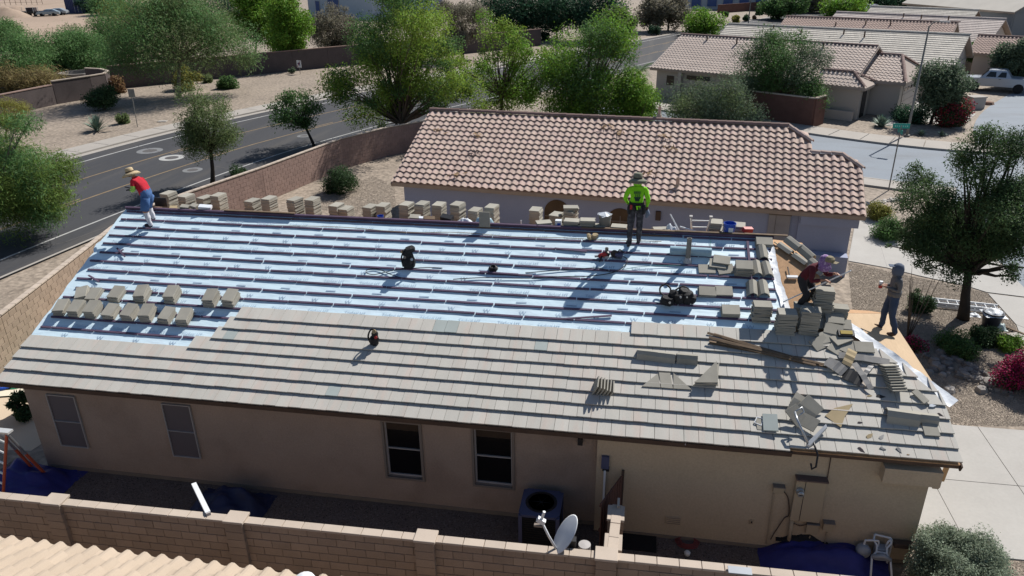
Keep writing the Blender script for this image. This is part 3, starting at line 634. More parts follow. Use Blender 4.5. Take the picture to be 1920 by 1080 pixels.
v = MB(); c = (7.86, 0.27, 0.53); v.box((c[0], 0.27, c[2]), (0.34, 0.03, 0.20)); vo = v.obj('wall_vent', MT['stucco2'], house)
for k in range(4): MB().box((c[0], 0.252, c[2] - 0.075 + k * 0.05), (0.30, 0.012, 0.012)).obj('louvre', MT['frame_dark'], vo)
c = (9.53, 0.27, 0.72); b = MB().box((c[0], 0.265, c[2]), (0.07, 0.03, 0.11)).obj('outlet_cover', MT['metal_box'], house); MB().box((c[0], 0.248, c[2]), (0.03, 0.008, 0.05)).obj('socket', MT['black_hi'], b)
# gas meter at the far end of the wall
gm = thing('gas_meter', 'grey gas meter with white pipe loop at the base of the tan wall', 'gas meter', ((12.08, 0.20, 0.66)[0], 0.1, 0))
MB().lathe([(0.13, -0.1), (0.15, -0.04), (0.15, 0.05), (0.12, 0.1)], c=(-0.22, -0.02, 0.42), n=14, mtx=Matrix.Rotation(math.pi / 2, 4, 'X')).obj('regulator', MT['dish'], gm, smooth=True)
MB().box((0.14, 0, 0.40), (0.26, 0.2, 0.32)).obj('meter_body', MT['dish'], gm, bevel=0.02)
cable([(-0.22, 0, 0), (-0.22, 0, 0.62), (-0.18, 0, 0.68), (0.0, 0, 0.70), (0.05, 0, 0.68), (0.06, 0, 0.55)], 0.022, MT['white_metal'], 'pipe', gm, 8)
cable([(0.22, 0, 0.55), (0.24, 0, 0.70), (0.32, 0.05, 0.72), (0.36, 0.1, 0.5), (0.36, 0.1, 0)], 0.022, MT['white_metal'], 'pipe', gm, 8)
MB().box((0.75, 0.06, 0.62), (0.75, 0.16, 0.1)).obj('shelf_box', MT['fascia'], gm)

# ---------------------------------------------------------------- houses with barrel tiles
SPRO = [(0.0, .016), (.055, .004), (.105, .012), (.135, .050), (.185, .080), (.24, .078), (.285, .048), (.33, .016)]
def barrel(w=.33, L=.42, lift=.060, drop=.020):
    k = w / .33; P = [(x * k, z) for x, z in SPRO]; n = len(P)
    vs = [(x, 0, z + lift) for x, z in P] + [(x, L, z) for x, z in P] + [(x, 0.004, max(z + lift - drop, 0.004)) for x, z in P]
    fs = [(i, i + 1, n + i + 1, n + i) for i in range(n - 1)] + [(i + 1, i, 2 * n + i, 2 * n + i + 1) for i in range(n - 1)]
    return MB().add(vs, fs)
def shift(mb, m, out): out.add([m @ Vector(p) for p in mb.v], mb.f)
nb = thing('rose_tile_house', 'grey stucco house with rose barrel tile roof behind the re-roofed house', 'house', T3(-4.640, 19.005, 0, -0.11091))
PN = 0.413; cn, sn = math.cos(PN), math.sin(PN); ZE = 2.55; YR = 5.22; ZR = ZE + YR * math.tan(PN)
NM = Matrix(((1, 0, 0, 0), (0, cn, -sn, 0), (0, sn, cn, ZE), (0, 0, 0, 1)))
zy = lambda y: ZE + math.tan(PN) * (y if y <= YR else 2 * YR - y)
def nlim(y): return 20.38 if y < 2.68 else (20.38 - (y - 2.68) if y < 3.53 else (18.36 if y < 4.28 else 18.36 - (y - 4.28)))
mb = MB(); pl_ = [(0.02, 0), (20.36, 0), (20.36, 2.68), (19.55, 3.5), (18.36, 3.53), (18.36, 4.28), (17.44, YR), (0.02, YR)]
mb.prism([(u, y / cn, -.04) for u, y in pl_], (0, 0, .035)); nroof = mb.obj('roof', MT['stile_rose'], nb, NM)
ninv = NM.inverted()
def ndeck(pts, name, mat):
    P = [ninv @ Vector(p) for p in pts]; n = (P[1] - P[0]).cross(P[2] - P[0]).normalized()
    if (NM.to_3x3() @ n).z < 0: P = P[::-1]; n = -n
    return MB().prism([p - n * .05 for p in P], n * .05).obj(name, mat, nroof)
ndeck([(0.02, YR + .01, ZR), (17.4, YR + .01, ZR), (18.3, 6.2, zy(6.2)), (18.3, 10.4, zy(10.4)), (0.02, 10.4, zy(10.4))], 'rear_slope', MT['stile_rose'])
ndeck([(17.45, YR, ZR - .01), (18.36, 4.29, zy(4.28)), (18.36, 6.15, zy(4.28))], 'clipped_gable', MT['stile_rose'])
ndeck([(19.56, 3.5, zy(3.5) - .01), (20.38, 2.69, zy(2.68)), (20.38, 4.3, zy(2.68))], 'clipped_gable', MT['stile_rose'])
ndeck([(18.37, 3.54, zy(3.52)), (19.55, 3.52, zy(3.52)), (20.36, 4.32, zy(2.68)), (20.36, 6.9, zy(0.1)), (18.37, 6.9, zy(0.1))], 'wing_rear_slope', MT['stile_rose'])
MB().box((10.2, -0.005, -0.13), (20.36, 0.04, 0.2)).obj('fascia', MT['fascia_tan'], nroof); MB().box((0.0, 2.8, -0.13), (0.04, 5.7, 0.18)).obj('rake_board', MT['fascia_tan'], nroof); MB().box((20.38, 1.45, -0.13), (0.04, 2.9, 0.18)).obj('rake_board', MT['fascia_tan'], nroof)
mb = MB(); mb.box((9.2, 0.6, 1.24), (17.6, 0.2, 2.48)); mb.box((18.95, 0.42, 1.24), (2.0, 0.2, 2.48)); mb.box((0.5, 5.2, 1.24), (0.2, 9.0, 2.48)); mb.box((19.9, 3.5, 1.24), (0.2, 6.0, 2.48)); mb.box((18.0, 8.4, 1.24), (0.2, 3.6, 2.48)); mb.box((9.2, 9.8, 1.24), (17.4, 0.2, 2.48))
mb.prism([(0.42, 0.6, 2.46), (0.42, 9.8, 2.46), (0.42, YR, ZR - .12)], (0.16, 0, 0)); mb.prism([(18.1, .6, 2.46), (18.1, 9.8, 2.46), (18.1, 6.1, zy(4.28) - .1), (18.1, 4.3, zy(4.28) - .1)], (0.16, 0, 0)); mb.prism([(20.0, .6, 2.46), (20.0, 6.4, 2.46), (20.0, 4.2, zy(2.68) - .12), (20.0, 2.8, zy(2.68) - .12)], (0.16, 0, 0))
mb.obj('wall', MT['stucco_grey'], nb)
MB().box((19.1, 0.30, 2.12), (2.2, 0.26, 0.35)).obj('cornice_return', MT['stucco_grey'], nb)
MB().box((19.2, -0.05, 0.42), (1.5, 0.5, 0.84)).obj('planter_wall', MT['stucco_grey'], nb)
for px, w, h in (((7.78, 0.11)[0], 1.15, 2.12), ((10.63, 0.13)[0], 1.2, 1.95)):
    mb = MB(); pts = [(px - w / 2, 0.49, 0.6), (px + w / 2, 0.49, 0.6)] + [(px + w / 2 * math.cos(a), 0.49, h - w / 2 + w / 2 * math.sin(a)) for a in [math.pi * k / 12 for k in range(13)]]
    mb.prism(pts, (0, -0.03, 0)); wo = mb.obj('arched_window', M('brown_arch', (0.10, 0.065, 0.038), var=0.2, scale=3), nb)
    MB().box((px, 0.45, 1.1), (0.04, 0.03, 1.0)).obj('mullion', MT['frame_dark'], wo); MB().box((px, 0.45, 1.35), (w - .1, 0.03, 0.04)).obj('mullion', MT['frame_dark'], wo)
e = (17.21, 0.02)[0]; b = MB().box((e, 0.45, 1.65), (0.85, 0.1, 1.1)).obj('electric_panel', M('mauve_panel', (0.30, 0.28, 0.285), rough=.6), nb); MB().box((e, 0.42, 2.22), (0.9, 0.2, 0.03)).obj('hood', MT['frame_dark'], b)
MB().box((e - .15, 0.396, 1.65), (0.012, 0.01, 1.05)).obj('door_gap', MT['fascia'], b)
e = (12.26, -0.27)[0]; MB().box((e, 0.45, 1.75), (0.22, 0.1, 0.4)).obj('wall_lamp', MT['fascia'], nb)
e = (13.59, 0.05)[0]; MB().box((e, 0.47, 2.28), (0.35, 0.04, 0.12)).obj('wall_vent', MT['frame_dark'], nb)
bme = barrel().mesh('barrel_tile', MT['stile']); LT = []
k = 0
while k * .372 * cn < YR - .12:
    v = k * .372; u = 0.02
    while True:
        if u + .30 > nlim((v + .25) * cn): break
        LT.append((u, v - 0.05)); u += .328
    k += 1
nbw = nb.matrix_basis @ NM
LT.sort(key=lambda q: (nbw @ Vector((q[0], q[1], 0)) - CAMP).length)
stf = MB(); br = barrel()
for i, (u, v) in enumerate(LT):
    jx = T3(u, v + rnd.uniform(-.008, .008), .002, rnd.uniform(-.01, .01))
    if i < 292: put('barrel_tile', bme, nroof, jx)
    else: shift(br, jx, stf)
o = stf.obj('barrel_tile', MT['stile'], nroof); o['kind'] = 'stuff'
cap_me = trim_profile(0.42, .30, .13).mesh('ridge_cap', MT['ridge_dark']); cap_me2 = trim_profile(0.42, .27, .12).mesh('hip_cap', MT['stile'])
u = 0.02
while u < 17.2: put('ridge_cap', cap_me, nroof, ninv @ aligned(Vector((u, YR, ZR + 0.045 + rnd.uniform(-.004, .004))), (1, rnd.uniform(-.01, .01), .035), (0, 0, 1))); u += .395
def caprow(a, b, me, z=.05, name='hip_cap'):
    a = Vector(a); b = Vector(b); n = max(1, round((b - a).length / .39)); d = (b - a) / n
    for i in range(n): put(name, me, nroof, ninv @ aligned(b - d * (i + 1) + Vector((0, 0, z)), d + Vector((0, 0, -.02)), (.25, 0, 1)))
caprow((17.4, YR, ZR), (18.36, 4.28, zy(4.28)), cap_me2); caprow((18.3, 3.53, zy(3.53)), (19.6, 3.5, zy(3.5)), cap_me2, name='ridge_cap'); caprow((19.6, 3.5, zy(3.5)), (20.4, 2.68, zy(2.68)), cap_me2)
for (u, v), h, r, mt in (((12.95, 0.95), 0.45, 0.075, 'stile'), ((11.57, 6.04), 0.5, 0.07, 'stile')):
    o = MB().lathe([(r, -0.05), (r, h), (r * .8, h), (r * .8, h - .1)], n=12).obj('vent_pipe', MT[mt], nb, Matrix.Translation(NM @ Vector((u, v, 0)))); MB().lathe([(r * 2.2, -.05), (r * 1.4, .1), (r * 1.05, .14)], n=12).obj('lead_boot', MT['stile_cream'], o)
# dead leaf scraps blown onto the barrel tiles
MT['leaf_dead'] = M('dry_leaf', (0.30, 0.20, 0.11), var=.2, isl=.5)
MT['debris_dark'] = M('dark_debris', (0.05, 0.04, 0.045), var=.3)
for (px, mt, lb) in (((1.08, 3.86), 'leaf_dead', 'dry leaf scrap high on the rose roof close to its street rake'), ((3.15, 3.68), 'leaf_dead', 'pale dry leaf scrap on the rose roof beside a dark scrap'), ((3.32, 2.36), 'debris_dark', 'dark debris scrap on the rose barrel roof'), ((3.05, 0.66), 'leaf_dead', 'thin twig scrap low on the rose roof near its eave'),
                     ((9.20, 4.83), 'leaf_dead', 'brown leaf clump near the ridge of the rose roof'), ((9.91, 4.59), 'leaf_dead', 'smaller brown leaf clump near the rose roof ridge'), ((12.12, 4.28), 'leaf_dead', 'curled brown scrap on the rose roof above the green shirt worker'), ((12.34, 3.38), 'leaf_dead', 'flat brown scrap mid slope on the rose roof'), ((11.62, 1.61), 'leaf_dead', 'small brown scrap on rose tiles beside the worker in green')):
    sc = thing('leaf_scrap', lb, 'leaf litter', nbw @ Matrix.Translation((px[0], px[1], .10)), 'scraps on the rose tile roof'); rg = random.Random(lb)
    for k in range(9):
        c = Vector((rg.gauss(0, .16), rg.gauss(0, .12), rg.uniform(.0, .1))); d = Vector((rg.uniform(-1, 1), rg.uniform(-1, 1), rg.uniform(-.3, .6))).normalized() * rg.uniform(.06, .16); e = Vector((-d.y, d.x, .3 * d.z)).normalized() * .04
        MB().prism([c - d, c - e, c + d, c + e], (0, 0, .008)).obj('leaf', MT[mt], sc)

# ---- houses across the side street and in the row behind it
def rowed_slope(L, n, ex, kind, wtile=.33):
    """one roof slope as real courses: kind 'barrel' corrugated, 'flat' stepped with joints"""
    mb = MB()
    if kind == 'barrel':
        P = [(0, 0), (.12, .0), (.17, .06), (.235, .085), (.30, .05)]
        xs = []; u = 0
        while u < L:
            xs += [(u + x, z) for x, z in P if u + x <= L]; u += wtile
        m = len(xs)
        for k in range(n):
            v = k * ex; vs = [(x, v, z + .05) for x, z in xs] + [(x, v + ex + .04, z + .012) for x, z in xs] + [(x, v, .0) for x, z in xs]
            mb.add(vs, [(i, i + 1, m + i + 1, m + i) for i in range(m - 1)] + [(i + 1, i, 2 * m + i, 2 * m + i + 1) for i in range(m - 1)])
    else:
        for k in range(n):
            v = k * ex; u = -(k % 2) * .16
            while u < L:
                a = max(u, 0) + .004; b = min(u + .32, L) - .004
                if b > a + .02: mb.hexa([(a, v, .03), (b, v, .03), (b, v + ex + .05, 0), (a, v + ex + .05, 0)], [(a, v, .075), (b, v, .075), (b, v + ex + .05, .03), (a, v + ex + .05, .03)])
                u += .32
    return mb
def far_house(name, label, A, B, depth, pitch, zw, kind, tile, wall, ridge_mat, vents=(), clip=0.0):
    A = Vector((A[0], A[1], 0)); B = Vector((B[0], B[1], 0)); L = (B - A).length; ang = math.atan2(B.y - A.y, B.x - A.x)
    h = thing(name, label, 'house', T3(A.x, A.y, 0, ang)); hz = depth * math.tan(pitch); c, s = math.cos(pitch), math.sin(pitch)
    mb = MB(); mb.box((L / 2, .6, zw / 2 - .05), (L - 1.0, .2, zw - .1)); mb.box((L / 2, 2 * depth - .6, zw / 2 - .05), (L - 1.0, .2, zw - .1)); mb.box((.55, depth, zw / 2 - .05), (.2, 2 * depth - 1.4, zw - .1)); mb.box((L - .55, depth, zw / 2 - .05), (.2, 2 * depth - 1.4, zw - .1))
    for x in (.5, L - .64): mb.prism([(x, .5, zw - .1), (x, 2 * depth - .5, zw - .1), (x, depth, zw + hz - .25)], (.14, 0, 0))
    mb.obj('wall', wall, h)
    n = int(depth / c / .37)
    for rm in (Matrix(((1, 0, 0, 0), (0, c, -s, 0), (0, s, c, zw), (0, 0, 0, 1))), Matrix(((-1, 0, 0, L), (0, -c, s, 2 * depth), (0, s, c, zw), (0, 0, 0, 1)))):
        mb = MB(); mb.box((L / 2, depth / c / 2, -.045), (L, depth / c, .07)); mb.box((L / 2, 0, -.13), (L, .04, .16)); r = mb.obj('roof', MT['fascia_tan'], h, rm)
        if rm[0][0] > 0: o = rowed_slope(L, n, depth / c / n, kind).obj('roof_tiles', tile, r); o['kind'] = 'stuff'
        else: MB().box((L / 2, depth / c / 2, .02), (L, depth / c, .05)).obj('rear_tiles', tile, r)
    cm = trim_profile(0.40, .32, .14)
    big = MB(); u = 0.0
    while u < L - .2: shift(cm, aligned(Vector((u, depth, zw + hz + .04)), (1, 0, .03), (0, 0, 1)), big); u += .39
    o = big.obj('ridge_caps', ridge_mat, h); o['kind'] = 'stuff'
    for (u, y, hh) in vents:
        MB().lathe([(.07, -.1), (.07, hh), (.05, hh)], n=8).obj('vent_pipe', MT['fascia'], h, Matrix.Translation((u, y, zw + y * math.tan(pitch))))
    return h, L, hz
h2, L2, hz2 = far_house('tan_barrel_house', 'tan barrel tile house with arched entry across the side street', (7.13, 57.78), (22.5, 49.0), 5.6, .40, 2.5, 'barrel', MT['stile_tan'], MT['stucco_pale'], MT['ridge_dark'], ((3, 4.9, .4), (6, 4.6, .5), (13.5, 4.8, .5)))
mb = MB(); mb.box((1.9, .48, 1.5), (.7, .06, .8)); mb.obj('window', MT['glass'], h2); MB().box((4.6, .47, 1.9), (2.2, .06, .35)).obj('window', MT['glass'], h2); MB().box((3.0, .3, 1.2), (.3, .5, 2.4)).obj('porch_column', MT['stucco_pale'], h2)
# entry block and garage wing of that house, each under its own little roof
def hip_block(h, x0, x1, y0, y1, zw, rise, wall, tile, over=.35):
    b = MB().box(((x0 + x1) / 2, (y0 + y1) / 2, zw / 2), (x1 - x0, y1 - y0, zw)).obj('wing_wall', wall, h)
    yc = (y0 + y1) / 2; P = dict(a=(x0 - .5, y0 - over, zw - .1), b=(x1 + over, y0 - over, zw - .1), c=(x1 + over, y1 + over, zw - .1), d=(x0 - .5, y1 + over, zw - .1), r0=(x0 - .5, yc, zw + rise), r1=(x1 - 1.1, yc, zw + rise))
    w = (y1 - y0) / 2 + over; pit = math.atan2(rise + .1, w); c, s = math.cos(pit), math.sin(pit); L = x1 - x0 + .5 + over; n = max(2, int(w / c / .37))
    rm = Matrix(((1, 0, 0, x0 - .5), (0, c, -s, y0 - over), (0, s, c, zw - .1), (0, 0, 0, 1)))
    mb = MB(); mb.add([P['a'], P['b'], P['c'], P['d'], P['r0'], P['r1']], [(0, 1, 5, 4), (1, 2, 5), (2, 3, 4, 5), (3, 0, 4), (3, 2, 1, 0)]); mb.box(((P['a'][0] + P['b'][0]) / 2, P['a'][1], zw - .2), (L, .04, .2)); mb.box((P['b'][0], yc, zw - .2), (.04, 2 * w, .2))
    r = mb.obj('wing_roof', MT['fascia_tan'], h); t = rowed_slope(L, n, w / c / n, 'barrel'); keep = []
    for f in t.f:
        cx = sum(t.v[i][0] for i in f) / len(f); cy = sum(t.v[i][1] for i in f) / len(f)
        if cx < L - (cy * c) * (1.1 + over) / w: keep.append(f)
    t.f = keep; t.m = [0] * len(keep); o = t.obj('wing_tiles', tile, r, rm); o['kind'] = 'stuff'
    m2 = MB(); cm = trim_profile(.4, .32, .14)
    for a, q in ((P['b'], P['r1']), (P['c'], P['r1']), (P['r0'], P['r1'])):
        a = Vector(a); q = Vector(q); k = max(1, int((q - a).length / .39))
        for i in range(k): shift(cm, aligned(a.lerp(q, i / k) + Vector((0, 0, .06)), q - a, (0, 0, 1)), m2)
    o = m2.obj('hip_caps', MT['ridge_dark'], r); o['kind'] = 'stuff'; return b
hip_block(h2, 16.6, 20.4, 3.0, 9.6, 2.75, 1.45, MT['stucco_pale'], MT['stile_tan'])
hip_block(h2, 15.2, 18.3, 0.15, 2.6, 2.55, 0.75, MT['stucco_pale'], MT['stile_tan'])
x = 18.32
mb = MB(); mb.prism([(x, .7, .05), (x, 1.75, .05)] + [(x, 1.225 + .525 * math.cos(a), 1.7 + .45 * math.sin(a)) for a in [math.pi * k / 10 for k in range(11)]], (.03, 0, 0)); mb.obj('front_door', MT['glass'], h2)
g = MB().box((20.42, 6.3, 1.15), (.06, 4.9, 2.2)).obj('garage_door', MT['stucco_pale'], h2)
for k in range(5): MB().box((20.46, 4.4 + k * .9, 1.95), (.03, .5, .25)).obj('garage_window', MT['glass'], g)
for k in range(3): MB().box((20.455, 6.3, .5 + k * .55), (.02, 4.8, .03)).obj('panel_joint', MT['fascia_tan'], g)
MB().box((16.9, -.55, .35), (2.6, .2, .7)).obj('low_wall', MT['stucco_pale'], h2)
def eave_from_ridge(R0, R1, depth):
    a = Vector(R0[:2] + (0,)); b = Vector(R1[:2] + (0,)); d = (b - a).normalized(); n = Vector((d.y, -d.x, 0)); return a + n * depth, b + n * depth
for nm, lb, R0, R1, kind, tl, wl, rd, vv in (
    ('cream_tile_house', 'long house with cream flat tile courses just behind the tan barrel tile house', (15.2, 73.4), (35.2, 63.0), 'flat', 'ftile_far', 'stucco_pale', 'ftile_far', ((5, 5, .4), (8, 4.4, .4), (12, 4.6, .5), (14, 4.2, .6))),
    ('rose_barrel_house', 'house with rose barrel tile roof and dark ridge in the row beyond', (22.6, 83.5), (38.6, 75.8), 'barrel', 'stile_rose', 'stucco_pale', 'ridge_dark', ((6, 4.0, .4), (9, 4.4, .5), (11.5, 4.4, .5))),
    ('pinkish_tile_house', 'house with pinkish flat tiles beyond the rose barrel tile house', (29.6, 90.2), (44.8, 80.0), 'flat', 'ftile_far2', 'stucco_pale', 'ftile_far2', ((8, 5, .5), (10, 4.8, .5), (13, 4.2, .8))),
    ('grey_tile_house', 'house with grey-white flat tiles, the most distant roof of the row', (36.2, 100.4), (47.0, 93.5), 'flat', 'ftile_far', 'stucco_pale', 'ftile_far', ())):
    a, b = eave_from_ridge(R0, R1, 5.5); hh, LL, _ = far_house(nm, lb, a, b, 5.5, .40, 2.58, kind, MT[tl], MT[wl], MT[rd], vv)
    MB().box((LL - .5, 3.0, 1.0), (.08, 2.0, 2.0)).obj('garage_door', MT['frame_grey'], hh)
a, b = (38.0, 70.0), (43.5, 66.8)
far_house('small_rose_house', 'short rose barrel tile wing above the silver pickup truck', a, b, 3.2, .40, 2.6, 'barrel', MT['stile_rose'], MT['stucco_pale'], MT['ridge_dark'])
# big grey gable house at the very edge and its neighbour
h7, L7, z7 = far_house('grey_gable_house', 'big grey stucco gable house with pale verge behind the tiled row', (68, 102), (60, 120), 9.0, .46, 4.6, 'flat', MT['ftile_far'], M('cool_grey_stucco', (0.20, 0.215, 0.23), var=.05), MT['ftile_far'])
far_house('pale_roof_house', 'pale roofed house peeking past the grey gable house', (62, 108), (84, 100), 7.0, .40, 5.2, 'flat', MT['ftile_far'], MT['stucco_pale'], MT['ftile_far'])

# ---------------------------------------------------------------- walls
def block_wall(name, label, pts, h, mats, cap_mat, bl=.40, bh=.20, th=.15, parts=280, pil=(), zmin=0.0, side=1, cap=True, pil_w=.40, capsegs=True):
    """pts: ground polyline. every block is a piece: the ones that show largest are parts, the rest one stuff part. side: which face carries the blocks"""
    w = thing(name, label, 'wall', (pts[0][0], pts[0][1], 0)); o0 = Vector((pts[0][0], pts[0][1], 0)); L = []
    P = [Vector((p[0], p[1], 0)) - o0 for p in pts]
    core = MB(); capm = {}
    nrow = int(round(h / bh))
    bmes = {}
    for i in range(len(P) - 1):
        d = (P[i + 1] - P[i]); ln = d.length; d = d.normalized(); n = Vector((-d.y, d.x, 0)) * side; ang = math.atan2(d.y, d.x)
        c = (P[i] + P[i + 1]) / 2; core.box((c.x, c.y, h / 2), (ln + .02, th - .03, h - .01), Matrix.Rotation(ang, 3, 'Z'))
        m = int(round(ln / bl)); b = ln / m
        for r in range(nrow):
            for k in range(m + 1):
                x0 = k * b - (b / 2 if r % 2 else 0); x1 = x0 + b; x0 = max(x0, 0); x1 = min(x1, ln)
                if x1 - x0 < .05: continue
                p = P[i] + d * ((x0 + x1) / 2); L.append((p, (r + .5) * bh, x1 - x0, ang))
        if cap:
            x = 0
            while x < ln - .05:
                e = min(.41, ln - x); p = P[i] + d * (x + e / 2); key = round(e, 2)
                if key not in capm: capm[key] = MB().box((0, 0, 0), (key - .012, th + .05, .055)).mesh('cap_block', cap_mat, bevel=.006)
                put('cap_block', capm[key], w, T3(p.x, p.y, h + .03, ang)); x += .41
    core.obj('mortar_core', MT['mortar'], w)
    L = [q for q in L if q[1] > zmin]
    L.sort(key=lambda q: (q[0] + o0 + Vector((0, 0, q[1])) - CAMP).length)
    stf = MB()
    for i, (p, z, ln, ang) in enumerate(L):
        key = round(ln, 2); jz = rnd.uniform(-.002, .002); jy = rnd.uniform(-.003, .003)
        m = T3(p.x, p.y, z, ang) @ Matrix.Translation((0, jy, 0))
        if i < parts:
            if key not in bmes: bmes[key] = MB().box((0, 0, 0), (key - .012, th, bh - .012)).mesh('block', mats, bevel=.005)
            put('block', bmes[key], w, m)
        else: stf.add([m @ Vector((x * (ln - .012) / 2, y * th / 2, zz * (bh - .012) / 2)) for zz in (-1, 1) for y in (-1, 1) for x in (-1, 1)], [(0, 2, 3, 1), (4, 5, 7, 6), (0, 1, 5, 4), (2, 6, 7, 3), (0, 4, 6, 2), (1, 3, 7, 5)])
    if stf.v: o = stf.obj('block', mats, w); o['kind'] = 'stuff'
    for (x, y, ang) in pil:
        q = Vector((x, y, 0)) - o0; hh = h + .05
        p = MB(); nz_ = int(hh / bh)
        for r in range(nz_): p.box((0, 0, (r + .5) * bh), (pil_w - .02, th + .17, bh - .010))
        p.box((0, 0, nz_ * bh / 2), (pil_w - .05, th + .14, nz_ * bh))
        po = p.obj('pilaster', mats, w, T3(q.x, q.y, 0, ang)); MB().box((0, 0, nz_ * bh + .04), (pil_w + .03, th + .20, .06)).obj('pilaster_cap', cap_mat, po, bevel=.008)
    return w
fwang = math.atan2(.3, 15.7)
fy = lambda x: -2.62 + (x + 6) * .018
block_wall('block_wall', 'brown block wall with pilasters along the shaded side yard', [(-8.6, fy(-8.6)), (13.6, fy(13.6))], 1.76, MT['block_front'], MT['cap'], zmin=0.7, parts=285,
           pil=[(x, fy(x), fwang) for x in ((-6.48, -1.51, 0.00)[0] * 0 - 5.05, -1.0, 2.95, 6.45)])
# stub wall with a cap returning to the house beside the gate
block_wall('stub_wall', 'short block return wall with stepped pale caps beside the brown gate', [(6.55, fy(6.55) + .25), (6.60, -0.75)], 1.62, MT['block_front'], MT['cap'], pil=[(6.58, -1.0, math.pi / 2), (6.56, -1.85, math.pi / 2)], pil_w=.42)
g0 = Vector((6.26, -0.85, 1.75)); g1 = Vector((6.67, 0.17, 1.75)); g0.z = g1.z = 0; gd = (g1 - g0); gl = gd.length; gd = gd.normalized(); ga = math.atan2(gd.y, gd.x)
gt = thing('side_gate', 'brown slatted metal gate standing open beside the pale capped return wall', 'gate', T3(g0.x, g0.y, 0, ga)); ng_ = int(gl / .13)
for k in range(ng_): MB().box(((k + .5) * gl / ng_, 0, 0.92), (.105, .02, 1.62)).obj('slat', MT['wall_rust'], gt)
for z in (.3, 1.0, 1.66): MB().box((gl / 2, .025, z), (gl, .03, .05)).obj('rail', MT['wall_rust'], gt)
MB().box((gl + .02, .0, .92), (.05, .05, 1.84)).obj('gate_post', MT['fascia'], gt)
# wall along the road: tan lit length, then the rose length curving behind the next house
block_wall('tan_road_wall', 'sunlit tan block wall between the pool yard and the road', [(-12.2, 1.4), (-13.15, 5.0), (-14.1, 9.3), (-15.0, 13.3), (-15.25, 15.6)], 1.85, MT['block'], MT['cap'], parts=285)
block_wall('rose_road_wall', 'rose block wall curving along the road behind the tile stacks', [(-15.25, 15.75), (-14.5, 18.6), (-13.2, 23.0), (-11.5, 30.0), (-9.6, 33.6), (-7.4, 36.2)], 1.85, MT['block_pink'], MT['cap'], bl=.40, parts=285)
block_wall('shaded_cross_wall', 'dark shaded block wall under the big ash tree behind the rose roof', [(-7.4, 36.2), (-3.5, 33.5), (1.5, 31.8)], 1.85, MT['block_pink'], MT['cap'], parts=120)
# smooth dark walls across the road
def plain_wall(name, label, pts, h, mat, th=.2, cap_mat=None):
    w = thing(name, label, 'wall', (pts[0][0], pts[0][1], 0)); o0 = Vector((pts[0][0], pts[0][1], 0))
    for i in range(len(pts) - 1):
        a = Vector((pts[i][0], pts[i][1], 0)) - o0; b = Vector((pts[i + 1][0], pts[i + 1][1], 0)) - o0; d = b - a; c = (a + b) / 2; ang = math.atan2(d.y, d.x)
        n = max(1, int(d.length / 4))
        for k in range(n):
            q = a.lerp(b, (k + .5) / n); MB().box((0, 0, h / 2), (d.length / n - .02, th, h)).obj('wall_panel', mat, w, T3(q.x, q.y, 0, ang)); MB().box((0, 0, h + .04), (d.length / n - .01, th + .08, .08)).obj('wall_cap', cap_mat or mat, w, T3(q.x, q.y, 0, ang))
    return w
plain_wall('dark_yard_wall', 'dark brown wall stepping down toward the road at the dirt lot', [(-47.2, 38.0), (-46.4, 44.0), (-45.9, 48.0)], 1.7, MT['wall_dark'], cap_mat=MT['block_pink'])
plain_wall('curved_wall_end', 'curved dark brown wall end with pale cap near the rust coloured shrub', [(-45.9, 48.1), (-44.6, 51.4), (-44.2, 53.0), (-44.9, 54.6), (-46.6, 55.8), (-48.6, 56.2)], 2.0, MT['wall_dark'], cap_mat=MT['cap'])
plain_wall('long_dark_wall', 'long dark brown wall behind the feathery tree across the road', [(-46.2, 56.2), (-40.5, 62.0), (-33.0, 70.2), (-24.0, 79.5), (-15.0, 89.0), (-8.0, 97.0)], 2.2, MT['wall_dark'], cap_mat=MT['block_pink'])
plain_wall('rust_return_wall', 'rust brown garden wall below the dark green tree on the corner lot', [(13.4, 49.5), (19.2, 45.6), (20.2, 47.0)], 2.1, MT['wall_rust'], cap_mat=MT['cap'])
pt = thing('round_planter', 'grey low round masonry planter in the dirt lot', 'planter', (-53.20, 60.77, 0.00)); MB().lathe([(1.9, 0), (1.9, .95), (1.6, .95), (1.6, .3), (0, .3)], n=20).obj('ring_wall', MT['rock'], pt)
# near neighbour: cream barrel tile roof corner nearest the camera
nr = thing('cream_tile_house', 'house with cream barrel tile eave at the bottom corner, closest to the camera', 'house', (-9.0, -4.62, 0))
PC = .40; cc, sc_ = math.cos(PC), math.sin(PC)
CMx = Matrix(((1, 0, 0, 0), (0, -cc, sc_, 0), (0, sc_, cc, 2.62), (0, 0, 0, 1)))
rr_ = MB().box((8.5, 2.2, -.06), (18, 4.4, .08)).obj('roof', MT['stile_cream'], nr, CMx); MB().box((8.5, -2.4, 1.2), (17, 3.8, 2.4)).obj('wall', MT['stucco'], nr); MB().box((8.5, 0.0, -.12), (18, .03, .2)).obj('fascia', MT['fascia'], rr_)
cb = barrel(); cb = MB().add([(.33 - x if False else x, y, z) for x, y, z in cb.v], [f[::-1] for f in cb.f]); cbm = cb.mesh('barrel_tile', MT['stile_cream'])
for k in range(7):
    for i in range(42):
        if i * .33 < 15: put('barrel_tile', cbm, rr_, T3(i * .33 - .3, k * .372 - .06, .0, rnd.uniform(-.008, .008)))
v = MB().lathe([(.17, 0), (.17, .12), (.10, .2), (.10, .26), (.19, .27), (.16, .34), (0, .38)], n=16).obj('roof_vent', MT['white_metal'], nr, Matrix.Translation(((1.75, -4.90, 3.09)[0] + 9.0, -.45, 2.62 + .2)), smooth=True)

